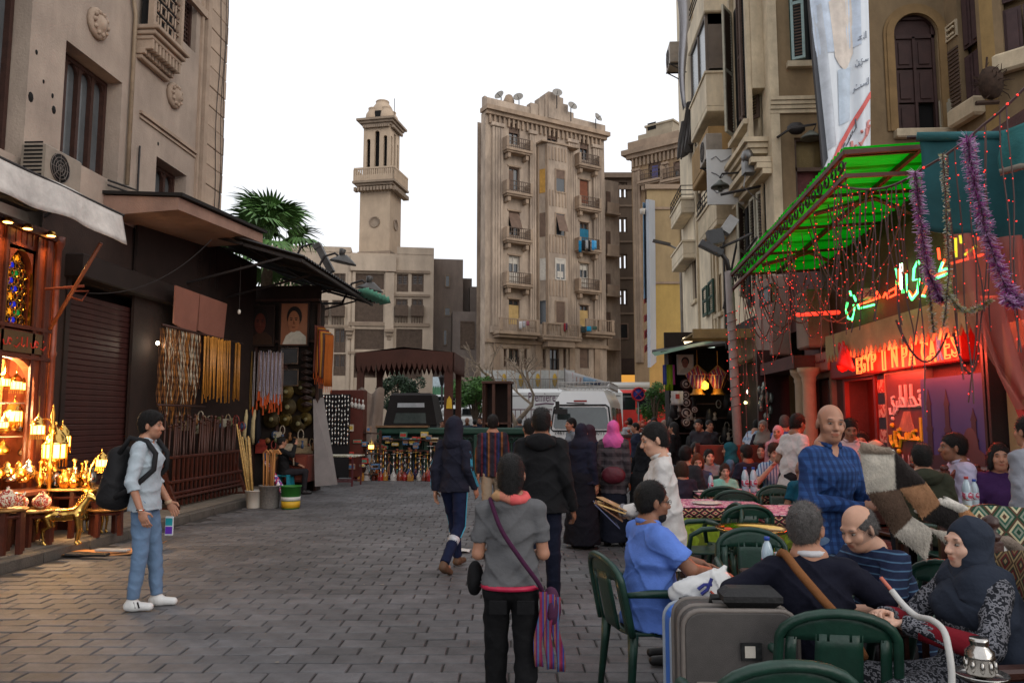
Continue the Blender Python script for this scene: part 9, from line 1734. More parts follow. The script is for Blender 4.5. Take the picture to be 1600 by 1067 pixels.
def suitcase(loc,rz,w,d,h,m_,trim,label,tagp=True):
 r=em('suitcase',loc,R(rz),label,'suitcase');m=B();P=[];rr=.075
 for cx,cz,a0_ in((-w/2+rr,.06+rr,180),(-w/2+rr,h-rr,90),(w/2-rr,h-rr,0),(w/2-rr,.06+rr,-90)):P+=[(cx+rr*cos(R(a0_+90-t*18)),cz+rr*sin(R(a0_+90-t*18)))for t in range(6)]
 Pi=[(x*.965,(z-h/2)*.975+h/2)for x,z in P];S=B();q=[[(x,y,z)for x,z in L]for y,L in((-d/2,Pi),(-d/2+.015,P),(d/2-.015,P),(d/2,Pi))];K=len(P)
 S.add(sum(q,[]),[tuple(range(K)),tuple(range(4*K-1,3*K-1,-1))]+[(j*K+i,j*K+K+i,j*K+K+(i+1)%K,j*K+(i+1)%K)for j in range(3)for i in range(K)],False);S.bd('shell',m_,r)
 for y in(-d/2+.015,d/2-.015,-.02):m.tube([(x,y,z)for x,z in P],.012,6,closed=1)
 m.bd('piping',trim,r);m=B().box(-w/2+.05,w/2-.05,-d/2-.006,-d/2-.001,h*.6,h*.615).tube([(-w/2+.05,-d/2-.006,h*.63),(w/2-.05,-d/2-.006,h*.63)],.006,5).bd('zip',trim,r)
 m=B().tube([(-.1,0,h),(-.1,0,h+.035),(.1,0,h+.035),(.1,0,h)],.014,7).bd('handle',mat('handle_black',(24,24,25),.5),r)
 if tagp:m=B().box(-.005,.085,-d/2-.012,-d/2-.002,h*.75,h*.84);q=m.bd('tag_holder',mat('handle_black',(24,24,25)),r);m=B().box(.01,.055,-d/2-.015,-d/2-.0125,h*.765,h*.825).bd('white_label',M_white,q)
 for x in(-w/2+.06,w/2-.06):
  for y in(-d/2+.05,d/2-.05):m=B().lathe([(.028,-.015),(.03,0),(.028,.015)],(x,y,.03),10,MR(90,'Y')).bd('wheel',mat('wheel_black',(20,20,20),.6),r)
 return r
sc1=suitcase((XU(1140,3.62),3.66,0),2,.5,.26,.81,mat('case_grey',(74,70,68),.75,v=.15,s=20,b=.35,k=300),mat('case_piping',(112,104,98),.5),'large grey fabric suitcase standing beside the man in navy');m=B().bbox(-.06,.2,-.05,.09,.815,.9,.03).bd('black_pouch',mat('pouch_black',(26,25,26),.6,v=.3),None,(XU(1140,3.6)+.0,3.6,0),'small black pouch on top of the grey suitcase','pouch')
suitcase((XU(1087,3.98),4.0,0),8,.3,.24,.72,mat('case_blue',(36,100,190),.35,v=.1,b=.02),mat('case_lightgrey',(150,160,172),.4),'bright blue hard suitcase half hidden behind the grey one',False)
M_arm=mat('armchair_wood',(58,30,22),.4,v=.35,s=6,b=.15,p=.5);M_kil=pat('kilim','ikat',[(74,58,42),(126,104,74),(96,30,34),(54,60,48),(150,128,92)],sx=10,sz=8.0)
ac=em('wooden_armchair',(1.86,3.52,0),R(100),'dark wooden armchair with carpet covered back under the woman in headscarf','armchair');m=B().bbox(-.3,.3,-.26,.3,.36,.42,.02).bd('seat',M_arm,ac);m=B().bbox(-.28,.28,-.24,.28,.42,.47,.02).bd('cushion',pat('wool_dark','dots',[(40,38,36),(120,110,96)],sx=38,w=.3),ac)
for x in(-.31,.31):
 m=B().bbox(x-.035,x+.035,-.3,-.23,0,1.08,.01).lathe([(.035,1.08),(.045,1.1),(.02,1.12),(.04,1.15),(.035,1.18),(0,1.2)],(x,-.265,0),10).bd('back_post',M_arm,ac);m=B().bbox(x-.035,x+.035,.24,.31,0,.66,.01).bd('leg',M_arm,ac);m=B().bbox(x-.04,x+.04,-.24,.34,.655,.7,.012).bd('armrest',M_arm,ac);m=B()
 for k in range(5):m.bar((x,-.2+.1*k,.42),(x,-.2+.1*k,.655),.022)
 m.bd('spindle',M_arm,ac)
m=B().sheet(lambda a,b:(-.29+.58*a,-.21-.09*b+.02*sin(a*6),.44+.62*b-.05*(2*a-1)**2*b),12,10,.07).bd('back_cushion',M_kil,ac);m=B().bbox(-.31,.31,.25,.3,.3,.37,.008).bbox(-.31,.31,.25,.3,.14,.19,.008)
for k in range(9):m.bar((-.26+.065*k,.275,.18),(-.26+.065*k,.275,.32),.022)
m.bd('apron',M_arm,ac)
m=B();ac2=em('wooden_armchair',(XU(1600,3.15)+.12,3.0,0),R(80),'dark wooden armchair cut by the right edge of the picture','armchair')
for x in(-.3,.3):m=B().bbox(x-.035,x+.035,-.3,-.23,0,.98,.01).ball((x,-.265,1.01),.045,8).bd('back_post',M_arm,ac2);m=B().bbox(x-.035,x+.035,.24,.31,0,.6,.01).bd('leg',M_arm,ac2)
m=B().bbox(-.3,.3,-.26,.3,.38,.44,.02).bd('seat',M_arm,ac2);m=B().sheet(lambda a,b:(-.28+.56*a,-.22-.06*b,.44+.5*b),6,6,.06).bd('back_cushion',M_kil,ac2)
wp_=em('water_pipe',(XU(1509,3.1),3.1,0),.6,'silver water pipe with metal wind cover standing in front of the woman in headscarf','water pipe');wp_.scale=(1,1,.96);m=B().lathe([(.1,0),(.12,.03),(.11,.1),(.06,.2),(.04,.25)],(0,0,0),16).bd('vase',M_hv[3],wp_);m=B().lathe([(.035,.25),(.045,.3),(.018,.33),(.02,.42),(.036,.47),(.016,.52),(.02,.58),(.04,.62),(.018,.66),(.016,.715)],(0,0,0),12).bd('stem',M_brass,wp_);m=B().lathe([(.02,.715),(.08,.718),(.095,.732),(.097,.728),(.08,.71),(.02,.708)],(0,0,0),24).bd('tray',M_silver,wp_);m=B().lathe([(.045,.725),(.05,.735),(.05,.79),(.054,.795),(.05,.8),(.05,.815),(.032,.832),(.03,.842),(.034,.852),(.032,.865),(.0,.862)],(0,0,0),20)
for k in range(10):a=k*.628;m.ball((.05*cos(a),.05*sin(a),.762),(.009,.009,.024),6)
m.bd('wind_cover',M_silver,wp_)
M_hs=mat('hose_white',(186,184,180),.5,v=.08);hp=[PY(1393,922,3.35),PY(1412,945,3.3),PY(1432,962,3.25),PY(1455,968,3.15),PY(1474,984,3.08),PY(1482,1012,3.03),PY(1487,1050,3.0),PY(1488,1100,3.0),PY(1500,1150,3.08)]
def spt(P,n=6):
 out=[]
 for i in range(len(P)-1):
  p0,p1,p2,p3=P[max(i-1,0)],P[i],P[i+1],P[min(i+2,len(P)-1)]
  for t in LS(0,1,n)[:-1]:out.append(.5*((2*p1)+(p2-p0)*t+(2*p0-5*p1+4*p2-p3)*t*t+(3*p1-p0-3*p2+p3)*t**3))
 return out+[P[-1]]
W_=wp_.location;m=B().tube(spt([q-W_ for q in hp]),.0125,8);ho=m.bd('hose',M_hs,wp_);ho.scale=(1,1,1/.96);ho.rotation_euler=(0,0,-.6);m=B().tube([hp[0]-W_,(hp[0]-W_)+(hp[0]-hp[1])*.9],.008,7);o=m.bd('mouthpiece',mat('mouthpiece',(196,110,90),.3),wp_);o.scale=(1,1,1/.96);o.rotation_euler=(0,0,-.6)
bnch=em('patchwork_bench',(XU(1575,5.3),5.3,0),R(-8),'wooden bench with green and cream ikat covered back at the right','bench');m=B().sheet(lambda a,b:(-.35+1.5*a,.1+.06*b,.5+.55*b+.02*sin(a*8)),16,6,.06).bd('back_cushion',pat('ikat_green','ikat',[(30,62,44),(120,128,112),(46,84,70),(176,166,134),(80,58,44)],sx=6.5,sz=5.0),bnch);m=B().bbox(-.4,1.2,-.4,.1,.38,.44,.02).bbox(-.4,1.2,.18,.24,.98,1.03,.01)
for x in(-.37,1.1):m.bbox(x-.03,x+.03,.16,.22,0,1.05,.01);m.bbox(x-.03,x+.03,-.38,-.32,0,.6,.01)
m.bd('frame',M_arm,bnch);S=SDF();S.rc((-.13,0,0),(.13,0,.0),.085,.085,.04,(0,0,1),1.9);me=S.mesh('cushion',.012,.003,2);o=link('cushion',me,pat('kilim_tri','ikat',[(150,40,44),(190,176,130),(36,66,44),(24,26,26),(176,110,60)],sx=6,sz=7),None,(XU(1525,5.1),5.1,.62+.14));o.rotation_euler=(R(-15),R(25),0);tag(o,'red green and cream kilim cushion propped on the bench','cushion')
def wood_chair(X,Y,rz,label,z=.14):
 r=em('wooden_chair',(X,Y,z),R(rz),label,'chair','carved wooden chairs of the terrace');m=B().bbox(-.22,.22,-.2,.22,.42,.46,.01).bd('seat',M_red2,r);m=B()
 m.prism([(-.25,.8)]+[(-.25+.5*t,.98+.07*sin(t*pi)+.02*sin(t*19))for t in LS(0,1,12)]+[(.25,.8)],-.23,-.2).bd('top_rail',mat('chair_red',(120,50,30),.4,v=.3),r);m=B().box(-.18,.18,-.225,-.205,.5,.8).bd('back_panel',M_red2,r)
 for x in(-.22,.22):m=B().bbox(x-.025,x+.025,-.24,-.19,0,1.05,.008).ball((x,-.215,1.07),.03,7).bd('back_post',M_red2,r);m=B().bbox(x-.022,x+.022,.18,.22,0,.42,.005).bd('leg',M_red2,r)
for X_,Y_,rz,lb_ in((XU(1408,7.6),7.5,10,'carved wooden chair behind the bald diner in black'),(XU(1460,7.6),7.55,25,'carved wooden chair with arched top behind the dark green jacket'),(XU(1543,7.4),7.6,-20,'round topped wooden chair beside the purple dressed diner'),(XU(1385,7.9),8.0,-15,'carved wooden chair left of the dark green jacket')):wood_chair(X_,Y_,rz,lb_)
pt=em('pizza_table',(XU(1490,7.0)+.1,7.0,.14),0,'low white topped table with pizza and a bottle on the terrace','table');m=B().bbox(-.55,.45,-.32,.32,.72,.75,.01).bd('tabletop',mat('top_white',(196,190,184),.5,v=.1),pt)
for x,y in((-.5,-.28),(.4,-.28),(.4,.28),(-.5,.28)):m=B().bar((x,y,0),(x,y,.72),.045).bd('leg',M_wood,pt)
tz=.895;plate((XU(1490,6.85),6.85,tz),'wide plate of pizza on the white topped table',.19,True);plate((XU(1462,7.1),7.05,tz),'smaller plate with red sauce on the white topped table',.13,True);bottle((XU(1504,6.95),6.95,tz),'clear bottle with red label on the pizza table',(176,60,60),1.15);bottle((XU(1516,7.1),7.1,tz),'second clear bottle on the pizza table',s=1.0)
fr0=em('fur_rug',(0,0,0),0,'patchwork fur rug of white brown and black pelts held up by the checked shirt man','rug')
def fy(u):return 4.55+.0009*(u-1340)+.05*sin(u/40)
def fur(nm,quad,col,n=2600):
 P=[PY(u,v,fy(u))for u,v in quad];g=random.Random(hash(nm)%1000);cen=sum(P,VE())/4
 def sf(a,b):q=P[0].lerp(P[1],a).lerp(P[3].lerp(P[2],a),b);bul=.035*sin(a*pi)**.6*sin(b*pi)**.6 if 0<a<1 and 0<b<1 else 0;return q+VE((0,-bul,0))
 m=B().sheet(sf,14,14,-.03);mm_=mat('fur_'+nm,col,r=.95,v=.3,s=14,b=.6,k=60,p=.1);o=m.bd('pelt',mm_,fr0);m=B();dr=VE((g.uniform(-.4,.4),-.5,-1)).normalized()
 for k in range(n):
  a,b=g.uniform(-.01,1.01),g.uniform(-.01,1.01);q=sf(min(max(a,0),1),min(max(b,0),1));d=(dr+VE((g.gauss(0,.25),g.gauss(0,.2),g.gauss(0,.25)))).normalized()*g.uniform(.012,.026);s=d.cross(VE((0,1,0))).normalized()*.0018;m.add([q-s,q+s,q+d],[(0,1,2)])
 m.bd('fur',mm_,o)
for nm,quad,col in(('white_top',[(1342,702),(1396,702),(1398,762),(1354,768)],(206,198,184)),('fold',[(1345,690),(1390,700),(1396,706),(1342,706)],(150,134,118)),('dark_top',[(1396,703),(1432,738),(1446,752),(1398,762)],(58,52,50)),('brown_mid',[(1354,768),(1405,762),(1424,806),(1396,834)],(92,74,62)),('tan_mid',[(1405,762),(1446,752),(1468,784),(1440,808)],(164,122,90)),('white_low',[(1396,834),(1424,806),(1455,826),(1446,872)],(190,182,170)),('black_mid',[(1440,808),(1468,784),(1496,796),(1497,832)],(40,37,36)),('tan_right',[(1496,796),(1512,794),(1556,838),(1510,842)],(164,118,82)),('white_edge',[(1468,784),(1480,776),(1512,792),(1496,797)],(200,194,184)),('white_right',[(1510,842),(1556,838),(1582,862),(1540,872)],(206,202,196)),('grey_end',[(1556,838),(1575,836),(1606,858),(1582,868)],(132,118,106)),('lower_mid',[(1455,826),(1497,832),(1510,842),(1490,862)],(176,168,156))):fur(nm,quad,col)
# ================================================================ PEOPLE
DEN=cloth('denim_light',(98,122,150));DEN2=cloth('denim_blue',(58,84,122));NAVY=cloth('navy',(26,30,48));BLK=cloth('black',(22,22,24));CHAR=cloth('charcoal',(34,33,37));M_wsh=mat('shoe_white',(206,206,204),.5,v=.1)
def onto(rt,name,mb,m_):return link(name,mb.mesh(name),m_,rt)
J=sj();J['elR']=V(.235,-.03,1.12);J['wrR']=V(.245,.07,.87);J['elL']=V(-.225,-.02,1.13);J['wrL']=V(-.235,.12,.9);J['anL']=V(-.1,.1,.09);J['knL']=V(-.1,.06,.5)
p=person('young man in pale blue shirt and jeans with black backpack looking right',233,6.75,-84,1.74,J,skin='tan',hair='thick',beard=.75,head=(6,2,0),top=cloth('pale_blue',(164,176,184)),sleeve='roll',hem=.86,legs=DEN,shoes=M_wsh,res=.0085,collar=True,neck='v',curlR=.5,curlL=.6)
S=SDF();S.rc((0,-.23,1.33),(0,-.25,.98),.1,.125,.05,(1,0,0),1.4).rc((0,-.3,1.12),(0,-.32,.97),.075,.09,.05,(1,0,0),1.4);link('backpack',S.mesh('backpack',.011,.006,4,18),mat('backpack_black',(22,22,25),.8,v=.25,s=8,b=.3),p)
for q in(-1,1):m=B().tube([(q*.11,-.2,1.36),(q*.13,-.1,1.5),(q*.125,.04,1.47),(q*.13,.125,1.36),(q*.14,.12,1.22),(q*.18,-.02,1.08),(q*.15,-.2,.98)],.024,7);onto(p,'backpack_strap',m,MATS['backpack_black'])
m=B().tube([V(-.236,.11,.915),V(-.236,.12,.885)],.034,8);onto(p,'bandage',m,mat('bandage',(190,160,130),.9));m=B().tube([VE((.246+.033*cos(t),.068+.033*sin(t),.885))for t in LS(0,6,9)],.006,5);onto(p,'wristband',m,M_silver)
for q in(-1,1):
 m=B();
 for k in range(3):m.bar((q*.1+q*.042,(.1 if q<0 else-.03)+.02+.03*k,.035),(q*.1+q*.034,(.1 if q<0 else-.03)+.0+.03*k,.085),.012,.006)
 onto(p,'shoe_stripe',m,BLK)
pk=p;m=B();q=VE((XU(272,6.93),6.93,ZV(822,6.93)));m.bbox(-.035,.035,-.008,.008,-.11,.06,.004);pk_=m.bd('packet',mat('packet_white',(206,210,214),.4,b=0),None,q,'teal and violet tissue packet in the left hand of the backpack man','packet')
for nm,c,z0,z1 in(('teal_print',(40,150,160),-.02,.045),('violet_print',(100,50,170),-.095,-.03)):m=B().box(-.032,.032,-.0105,-.0085,z0,z1).bd(nm,mat(nm,c,r=.4,b=0),pk_)
J=sij(-8);J['elR']=V(.26,.12,.88);J['wrR']=V(.12,.2,1.12);J['wrL']=V(.05,.3,.66)
p=person('seated man in dark jacket talking on a phone at the corner stall',447,16.9,-62,1.72,J,skin='tan',top=cloth('jacket_black',(28,28,30)),legs=cloth('dark_slacks',(40,38,42)),res=.013,head=(10,5,0));m=B().cbox(V(.1,.17,1.2),(.03,.07,.13));onto(p,'phone',m,BLK);m=B().sheet(lambda a,b:(-.08+.16*a,.17+.03*b+.0,1.0-.35*b),4,4,.02);onto(p,'shirt_front',m,cloth('shirt_cream',(176,160,140)))
J=wj(1.35);p=person('walker in navy tracksuit with hood up seen from behind',710,8.6,-22,1.70,J,hair='short',hood='up',top=cloth('track_navy',(30,31,44)),legs=cloth('track_leg',(22,30,56)),res=.0095,loose=1.06,shoes=mat('shoe_brown',(90,66,48),.7));M_tq=cloth('stripe_teal',(70,150,176))
for s in 'LR':
 q=-1 if s=='L' else 1;m=B();a,b,c=J['sh'+s],J['el'+s],J['wr'+s]
 for o in(-.018,0,.018):m.tube([J['nb']+V(q*.09,o,-.02),a+V(q*.03,o,.052),a+V(q*.062,o,-.02),b+V(q*.056,o,0),c+V(q*.044,o,.02)],.0045,5)
 onto(p,'sleeve_stripe',m,M_tq);k,an=J['kn'+s],J['an'+s];m=B();t=.32;m.tube([k+(an-k)*t,k+(an-k)*(t+.13)],[.068,.064],12);onto(p,'leg_band',m,mat('band_white',(190,192,198),.5))
 m=B();h=J['hi'+s];m.tube([h+V(q*.098,0,0),k+V(q*.078,0,0),k+(an-k)*.3+V(q*.075,0,0)],.006,5);onto(p,'leg_stripe',m,M_tq)
J=wj(-.9);person('man in dark red and blue striped shirt walking away near the barrier',770,11.2,6,1.74,J,hair='short',top=pat('plaid_dark','multi',[(40,34,44),(92,34,40),(30,34,58),(34,42,84),(36,32,40),(120,74,40),(52,36,40),(34,32,44)],sx=5.2),hem=.84,legs=cloth('khaki',(150,132,112)),res=.011,build=1.05)
J=wj(.55);J['elL'],J['elR']=V(-.195,.0,1.14),V(.195,.0,1.14);J['wrL'],J['wrR']=V(-.11,.2,1.1),V(.11,.2,1.1)
p=person('woman in grey t-shirt and black jeans seen from behind with coral scarf',798,4.0,2,1.49,J,hair='bun',top=cloth('tee_grey',(92,92,94)),sleeve='short',hem=.96,legs=cloth('jeans_black',(17,17,19)),res=.0075,build=.96,torso_w=1.04,loose=.96,skin='tan')
m=B().tube([V(.0,.0,0)+V(.085*sin(t),-.015+.08*cos(t),1.475+.012*sin(2*t))for t in LS(0,6.28,16)],[.032+.006*sin(k*2)for k in range(16)],8,closed=False);onto(p,'neck_scarf',m,pat('coral_scarf','multi',[(206,90,90),(206,90,90),(180,140,100),(190,120,100)],sx=4));m=B().tube(spt([VE(q)for q in[(-.12,.03,1.455),(-.115,-.06,1.45),(-.05,-.155,1.3),(.06,-.165,1.14),(.16,-.13,1.0),(.2,-.04,.9)]]),.014,6);onto(p,'bag_strap',m,cloth('strap_plum',(64,28,54)));m=B().tube([V(.166*sin(t),-.118*cos(t),.955)for t in LS(-2.2,2.2,18)],.016,6);onto(p,'belt',m,mat('belt_pink',(176,30,66),.4));S=SDF();S.el((.24,.02,.82),(.06,.11,.12),.03);onto_=link('shoulder_bag',S.mesh('shoulder_bag',.012,.003),cloth('bag_plum',(70,36,60)),p);S=SDF();S.el((-.22,.1,.98),(.05,.09,.1),.03);link('hand_bag',S.mesh('hand_bag',.012,.003),BLK,p)
m=B()
for k in range(3):m.sheet(lambda a,b:(.165+.035*k+.05*a+.06*b*(k-1)*.5+.012*sin(b*7+k),-.1+.02*k+.012*sin(a*3),.94-.42*b-.02*k),3,9,.008)
onto(p,'hanging_shawl',m,pat('shawl','multi',[(120,34,70),(52,60,120),(130,80,60),(96,34,84),(60,90,130),(126,50,60)],sx=17))
for q in(-.07,.09):m=B().bbox(q-.05,q+.05,-.152,-.14,.82,.9,.004);onto(p,'back_pocket',m,MATS['cloth_jeans_black'])
J=wj(-.5);J['anR']=V(.1,.05,.09);J['wrR']=V(.26,.08,.86);person('tall man in black hooded jacket and dark jeans walking away',846,6.75,-4,1.77,J,hair='short',beard=.3,top=cloth('jacket_blk',(24,24,26)),hood='down',legs=cloth('jeans_night',(22,26,42)),res=.0085,loose=1.1,build=1.08,skin='brown',hem=.85,curlR=.9)
person('man in dark blue top partly hidden behind the black jacket',828,9.3,20,1.68,wj(.4),top=cloth('dkblue',(28,34,54)),res=.012,skin='tan');person('mustached man in grey shirt facing the walkers by the minibus',893,14.2,110,1.70,sj(),skin='tan',beard=.4,head=(5,0,0),top=cloth('shirt_grey2',(112,118,126)),legs=CHAR,res=.011,collar=True);person('woman in navy headscarf and long dark dress with her back turned',908,10.2,-30,1.62,sj(),hijab=cloth('hijab_navy',(34,34,48)),top=cloth('abaya_navy',(28,30,46)),legs=cloth('abaya_blk',(22,22,30)),legtype='skirt',res=.0115,loose=1.2);person('woman beside her with face turned right in dark veil',921,10.9,-40,1.60,sj(),hijab=cloth('hijab_plum',(52,40,50)),top=cloth('abaya_navy',(28,30,46)),legs=cloth('abaya_blk',(22,22,30)),legtype='skirt',res=.013,loose=1.1)
p=person('woman in bright pink headscarf and checked jacket seen from behind',958,10.4,-12,1.66,sj(),hijab=cloth('hijab_pink',(206,96,160)),top=pat('check_grey','plaid',[(64,56,60),(34,30,34),(96,88,90)],9,9),legs=cloth('skirt_navy',(26,28,40)),legtype='skirt',res=.0115,coat_hem=.72);S=SDF();S.el((.02,-.2,.98),(.17,.07,.12),.03);link('maroon_bag',S.mesh('maroon_bag',.014,.003),mat('bag_maroon',(86,24,36),.5,v=.2),p);S=SDF();S.el((.3,0,.82),(.08,.07,.13),.03).rc((.3,0,.9),(.26,0,1.0),.03,.015,.02);link('orange_bag',S.mesh('orange_bag',.014,.006),mat('bag_orange',(206,84,40),.45,v=.15,b=.3),p)
person('person in black cloak bending behind the waiter',1003,10.3,-60,1.58,lj(sj(),14),hijab=BLK,top=cloth('cloak',(22,22,26)),legs=BLK,legtype='skirt',res=.013,loose=1.25)
J=sj();J['elL'],J['elR']=V(-.2,.06,1.13),V(.21,.02,1.13);J['wrL'],J['wrR']=V(-.12,.33,1.12),V(.11,.27,1.06);J=lj(J,5);M_coat=cloth('waiter_white',(196,192,188))
p=person('waiter in white coat holding out menus to the passers-by',1038,5.5,88,1.65,J,skin='light',hair='short',beard=.12,head=(8,14,0),top=M_coat,coat_hem=.68,legs=cloth('tan_slacks',(120,100,82)),res=.0085,belly=.04,build=1.04,collar=True,curlL=.9,curlR=.9,hands={'R':((-.5,.8,0),(-.6,-.3,.9),(0,.2,1)),'L':((.3,.9,0),(.5,-.3,.7),(0,.2,1))})
for s in 'LR':a,b=J['el'+s],J['wr'+s];m=B().tube([b+(a-b)*.12,b+(a-b)*.05],.05,12);onto(p,'grey_cuff',m,cloth('cuff_grey',(120,118,124)))
m=B().bbox(.1,.2,.135,.15,1.26,1.275,.003);onto(p,'name_badge',m,CHAR)
mn_=em('menus',PY(966,787,5.45),R(90),'open cardboard menus held by the waiter in white','menu')
for k,(c,t)in enumerate((((170,132,90),24),((206,170,110),18),((120,84,60),34),((80,84,110),44))):m=B();Mx=MR(t,'X')@MR(-14+5*k,'Z');m.cbox(V(.0-.03*k,.03+.02*k,-.02*k),(.27,.22,.006),Mx).bd('menu_card',mat('menu%d'%k,c,r=.6,v=.2),mn_)
J=sij(2);J['elR']=V(.26,.16,.8);J['wrR']=V(.16,.42,.74);J['elL']=V(-.26,.18,.82);J['wrL']=V(-.1,.42,.76);p=person('seated man in blue polo shirt with glasses holding the white bag',1008,4.78,-72,1.72,J,skin='brown',hair='short',beard=.85,glasses=True,head=(-4,4,0),top=cloth('polo_blue',(92,124,200)),sleeve='short',legs=DEN2,res=.0075,collar=True,neck='v',belly=.03,build=1.16,loose=1.06)
J=sij(6);J['elR']=V(.34,.08,.84);J['wrR']=V(.42,.3,.8);J['elL']=V(-.36,.06,.86);J['wrL']=V(-.3,.22,.82);p=person('seated man in navy sweater seen from behind with tan shoulder strap',1258,3.72,-6,1.70,J,skin='tan',hair='short',hairc='grey',glasses=True,head=(-28,4,0),top=cloth('sweater_navy',(19,20,34)),legs=CHAR,res=.007,build=1.08,loose=1.03,collar=cloth('collar_white',(190,188,190)))
m=B().tube(spt([VE(q)for q in[(-.13,.07,1.03),(-.125,-.02,1.065),(-.08,-.13,1.0),(.0,-.19,.9),(.1,-.2,.78),(.18,-.17,.64)]]),.02,6);onto(p,'shoulder_strap',m,cloth('strap_tan',(120,78,46)))
J=sij(24);J['elR']=V(.2,.34,.76);J['wrR']=V(.1,.56,.78);J['elL']=V(-.25,.34,.72);J['wrL']=V(-.02,.5,.7);person('bald seated man in dark blue striped t-shirt looking down',1396,4.35,112,1.70,J,skin='light',hair='bald',hairc='grey',head=(8,22,0),top=pat('stripe_navy','stripe',[(26,36,62),(70,100,128)],sz=26,w=.82),sleeve='short',legs=cloth('slacks',(60,56,58)),res=.0075,belly=.05,build=1.15)
chair(XU(1400,4.4),4.42,112,'green plastic chair under the bald man in stripes')
J=sij(-4);J['elR']=V(.26,.12,.76);J['wrR']=V(.1,.36,.84);J['elL']=V(-.26,.1,.76);J['wrL']=V(-.02,.34,.82)
p=person('smiling woman in dark grey headscarf holding a water pipe hose',1492,3.6,102,1.64,J,skin='pale',hijab=cloth('hijab_slate',(40,46,58)),head=(0,2,0),top=pat('bw_print','print',[(30,32,40),(112,112,118),(26,28,34)],sx=62),legs=pat('bw_print','print',[(30,32,40)]),legtype='skirt',res=.0075,loose=1.0,curlR=.9,curlL=.8)
S=SDF();S.rc((-.08,-.04,.99),(-.2,-.1,.66),.105,.1,.06,(0,1,0),1.25).rc((-.2,-.12,.66),(-.3,-.12,.1),.1,.12,.06,(0,1,0),1.3).rc((.08,-.06,1.0),(.17,-.1,.7),.1,.09,.05,(0,1,0),1.2);link('shawl',S.mesh('shawl',.01,.006,3,24),MATS['cloth_hijab_slate'],p)
for s in 'LR':m=B().tube([J['el'+s]+(J['wr'+s]-J['el'+s])*t for t in(.02,.5,.8)],[.057,.052,.046],12);onto(p,'red_cuff',m,cloth('dress_red',(112,20,32)))
m=B();w0,w1=J['wrR'],J['elR'];d_=VE(w1-w0).normalized();m.tube([VE(w0)+d_*.03,VE(w0)+d_*.05],.033,12).lathe([(.0,.036),(.02,.036),(.021,.028)],VE(w0)+d_*.04,12);onto(p,'wrist_watch',m,M_silver)
J=sj();J['elL']=V(-.22,.06,1.13);J['wrL']=V(-.1,.28,1.2);J['elR']=V(.21,.02,1.14);J['wrR']=V(-.0,.25,1.12);p=person('standing man in blue checked shirt and jeans holding up the fur rug',1294,4.95,207,1.77,J,skin='tan',hair='stubble',hairc='black',head=(-27,2,-4),beard=.22,top=pat('check_blue','plaid',[(44,76,128),(18,28,58),(24,42,84)],25,22,w=.5),hem=.84,legs=DEN,res=.007,build=.97,collar=True,neck='v',curlL=.9,curlR=.9,hands={'L':((-.2,.5,.6),(1,.2,0),(0,.3,1)),'R':((-.9,.3,.2),(0,-.6,-1),(0,.3,1))})
def diner(label,u,Y,face,**k):z0=k.pop('z0',0);J=k.pop('J',None)or sij(k.pop('lean',4));return person(label,u,Y,face,k.pop('h',1.68),J,z0=z0,res=k.pop('res',.012),**k)
diner('diner in dark grey sweater seen from behind at the left table',1068,10.4,-30,top=cloth('sweater_dkgrey',(50,52,56)),h=1.76,build=1.1);diner('red haired woman looking down at the table',1088,10.9,170,skin='pale',hair='bob',hairc='red',head=(10,18,0),top=cloth('blouse_slate',(70,74,92)),h=1.6);diner('brown haired diner with back turned beside the red haired woman',1066,9.9,20,hair='bob',hairc='brown',top=cloth('blouse_dark',(44,44,58)),h=1.52);diner('girl in mint t-shirt sitting at the narrow table',1130,10.75,178,skin='pale',hair='long',hairc='brown',head=(0,8,0),top=cloth('mint',(140,206,190)),sleeve='short',h=1.42,J=sij(0))
diner('woman with pale scarf eating behind the girl in mint',1105,12.0,185,skin='pale',hair='long',top=cloth('blouse_pale',(140,140,146)),h=1.62);diner('woman in teal headscarf and blue dress clasping her hands',1140,12.3,70,hijab=cloth('hijab_teal',(24,84,96)),top=cloth('dress_blue',(84,116,140)),legs=cloth('skirt_blue',(84,100,120)),h=1.75,J=(lambda J:(J.update({'wrR':V(.05,.3,.95),'wrL':V(-.03,.32,.98)}),J)[1])(sij(0)))
J=sij(10);J['elR']=V(.24,.22,.78);J['wrR']=V(.06,.3,1.0);J['wrL']=V(.1,.36,.74);diner('seated man in blue striped shirt leaning his face on his hand',1207,10.9,172,skin='light',hair='thick',hairc='brown',J=J,top=pat('stripe_sky','vstripe',[(150,176,196),(60,96,140)],sx=26,w=.65),sleeve='short',h=1.8,head=(8,6,0),collar=True)
diner('grey haired diner in teal shirt with back turned',1254,9.2,12,hair='stubble',hairc='grey',top=cloth('tee_teal',(24,82,102)),sleeve='short',h=1.6);chair(XU(1254,9.2),9.2,12,'green plastic chair under the diner in teal')
person('woman in grey headscarf with dark cardigan and pale trousers',1192,14.0,145,1.66,(lambda J:(J.update({'elR':V(.22,.08,1.15),'wrR':V(.06,.3,1.2),'elL':V(-.2,.1,1.14),'wrL':V(-.02,.32,1.2)}),J)[1])(sj()),hijab=cloth('hijab_grey',(120,128,126)),skin='tan',top=cloth('cardigan',(32,30,42)),hem=.82,legs=cloth('pale_jeans',(116,128,146)),res=.012);person('man in blue checked shirt bending forward at the stall',1168,15.5,-60,1.74,lj(sj(),24),top=pat('check_sky','plaid',[(150,170,190),(80,110,150),(190,196,204)],8,8),sleeve='short',res=.013)
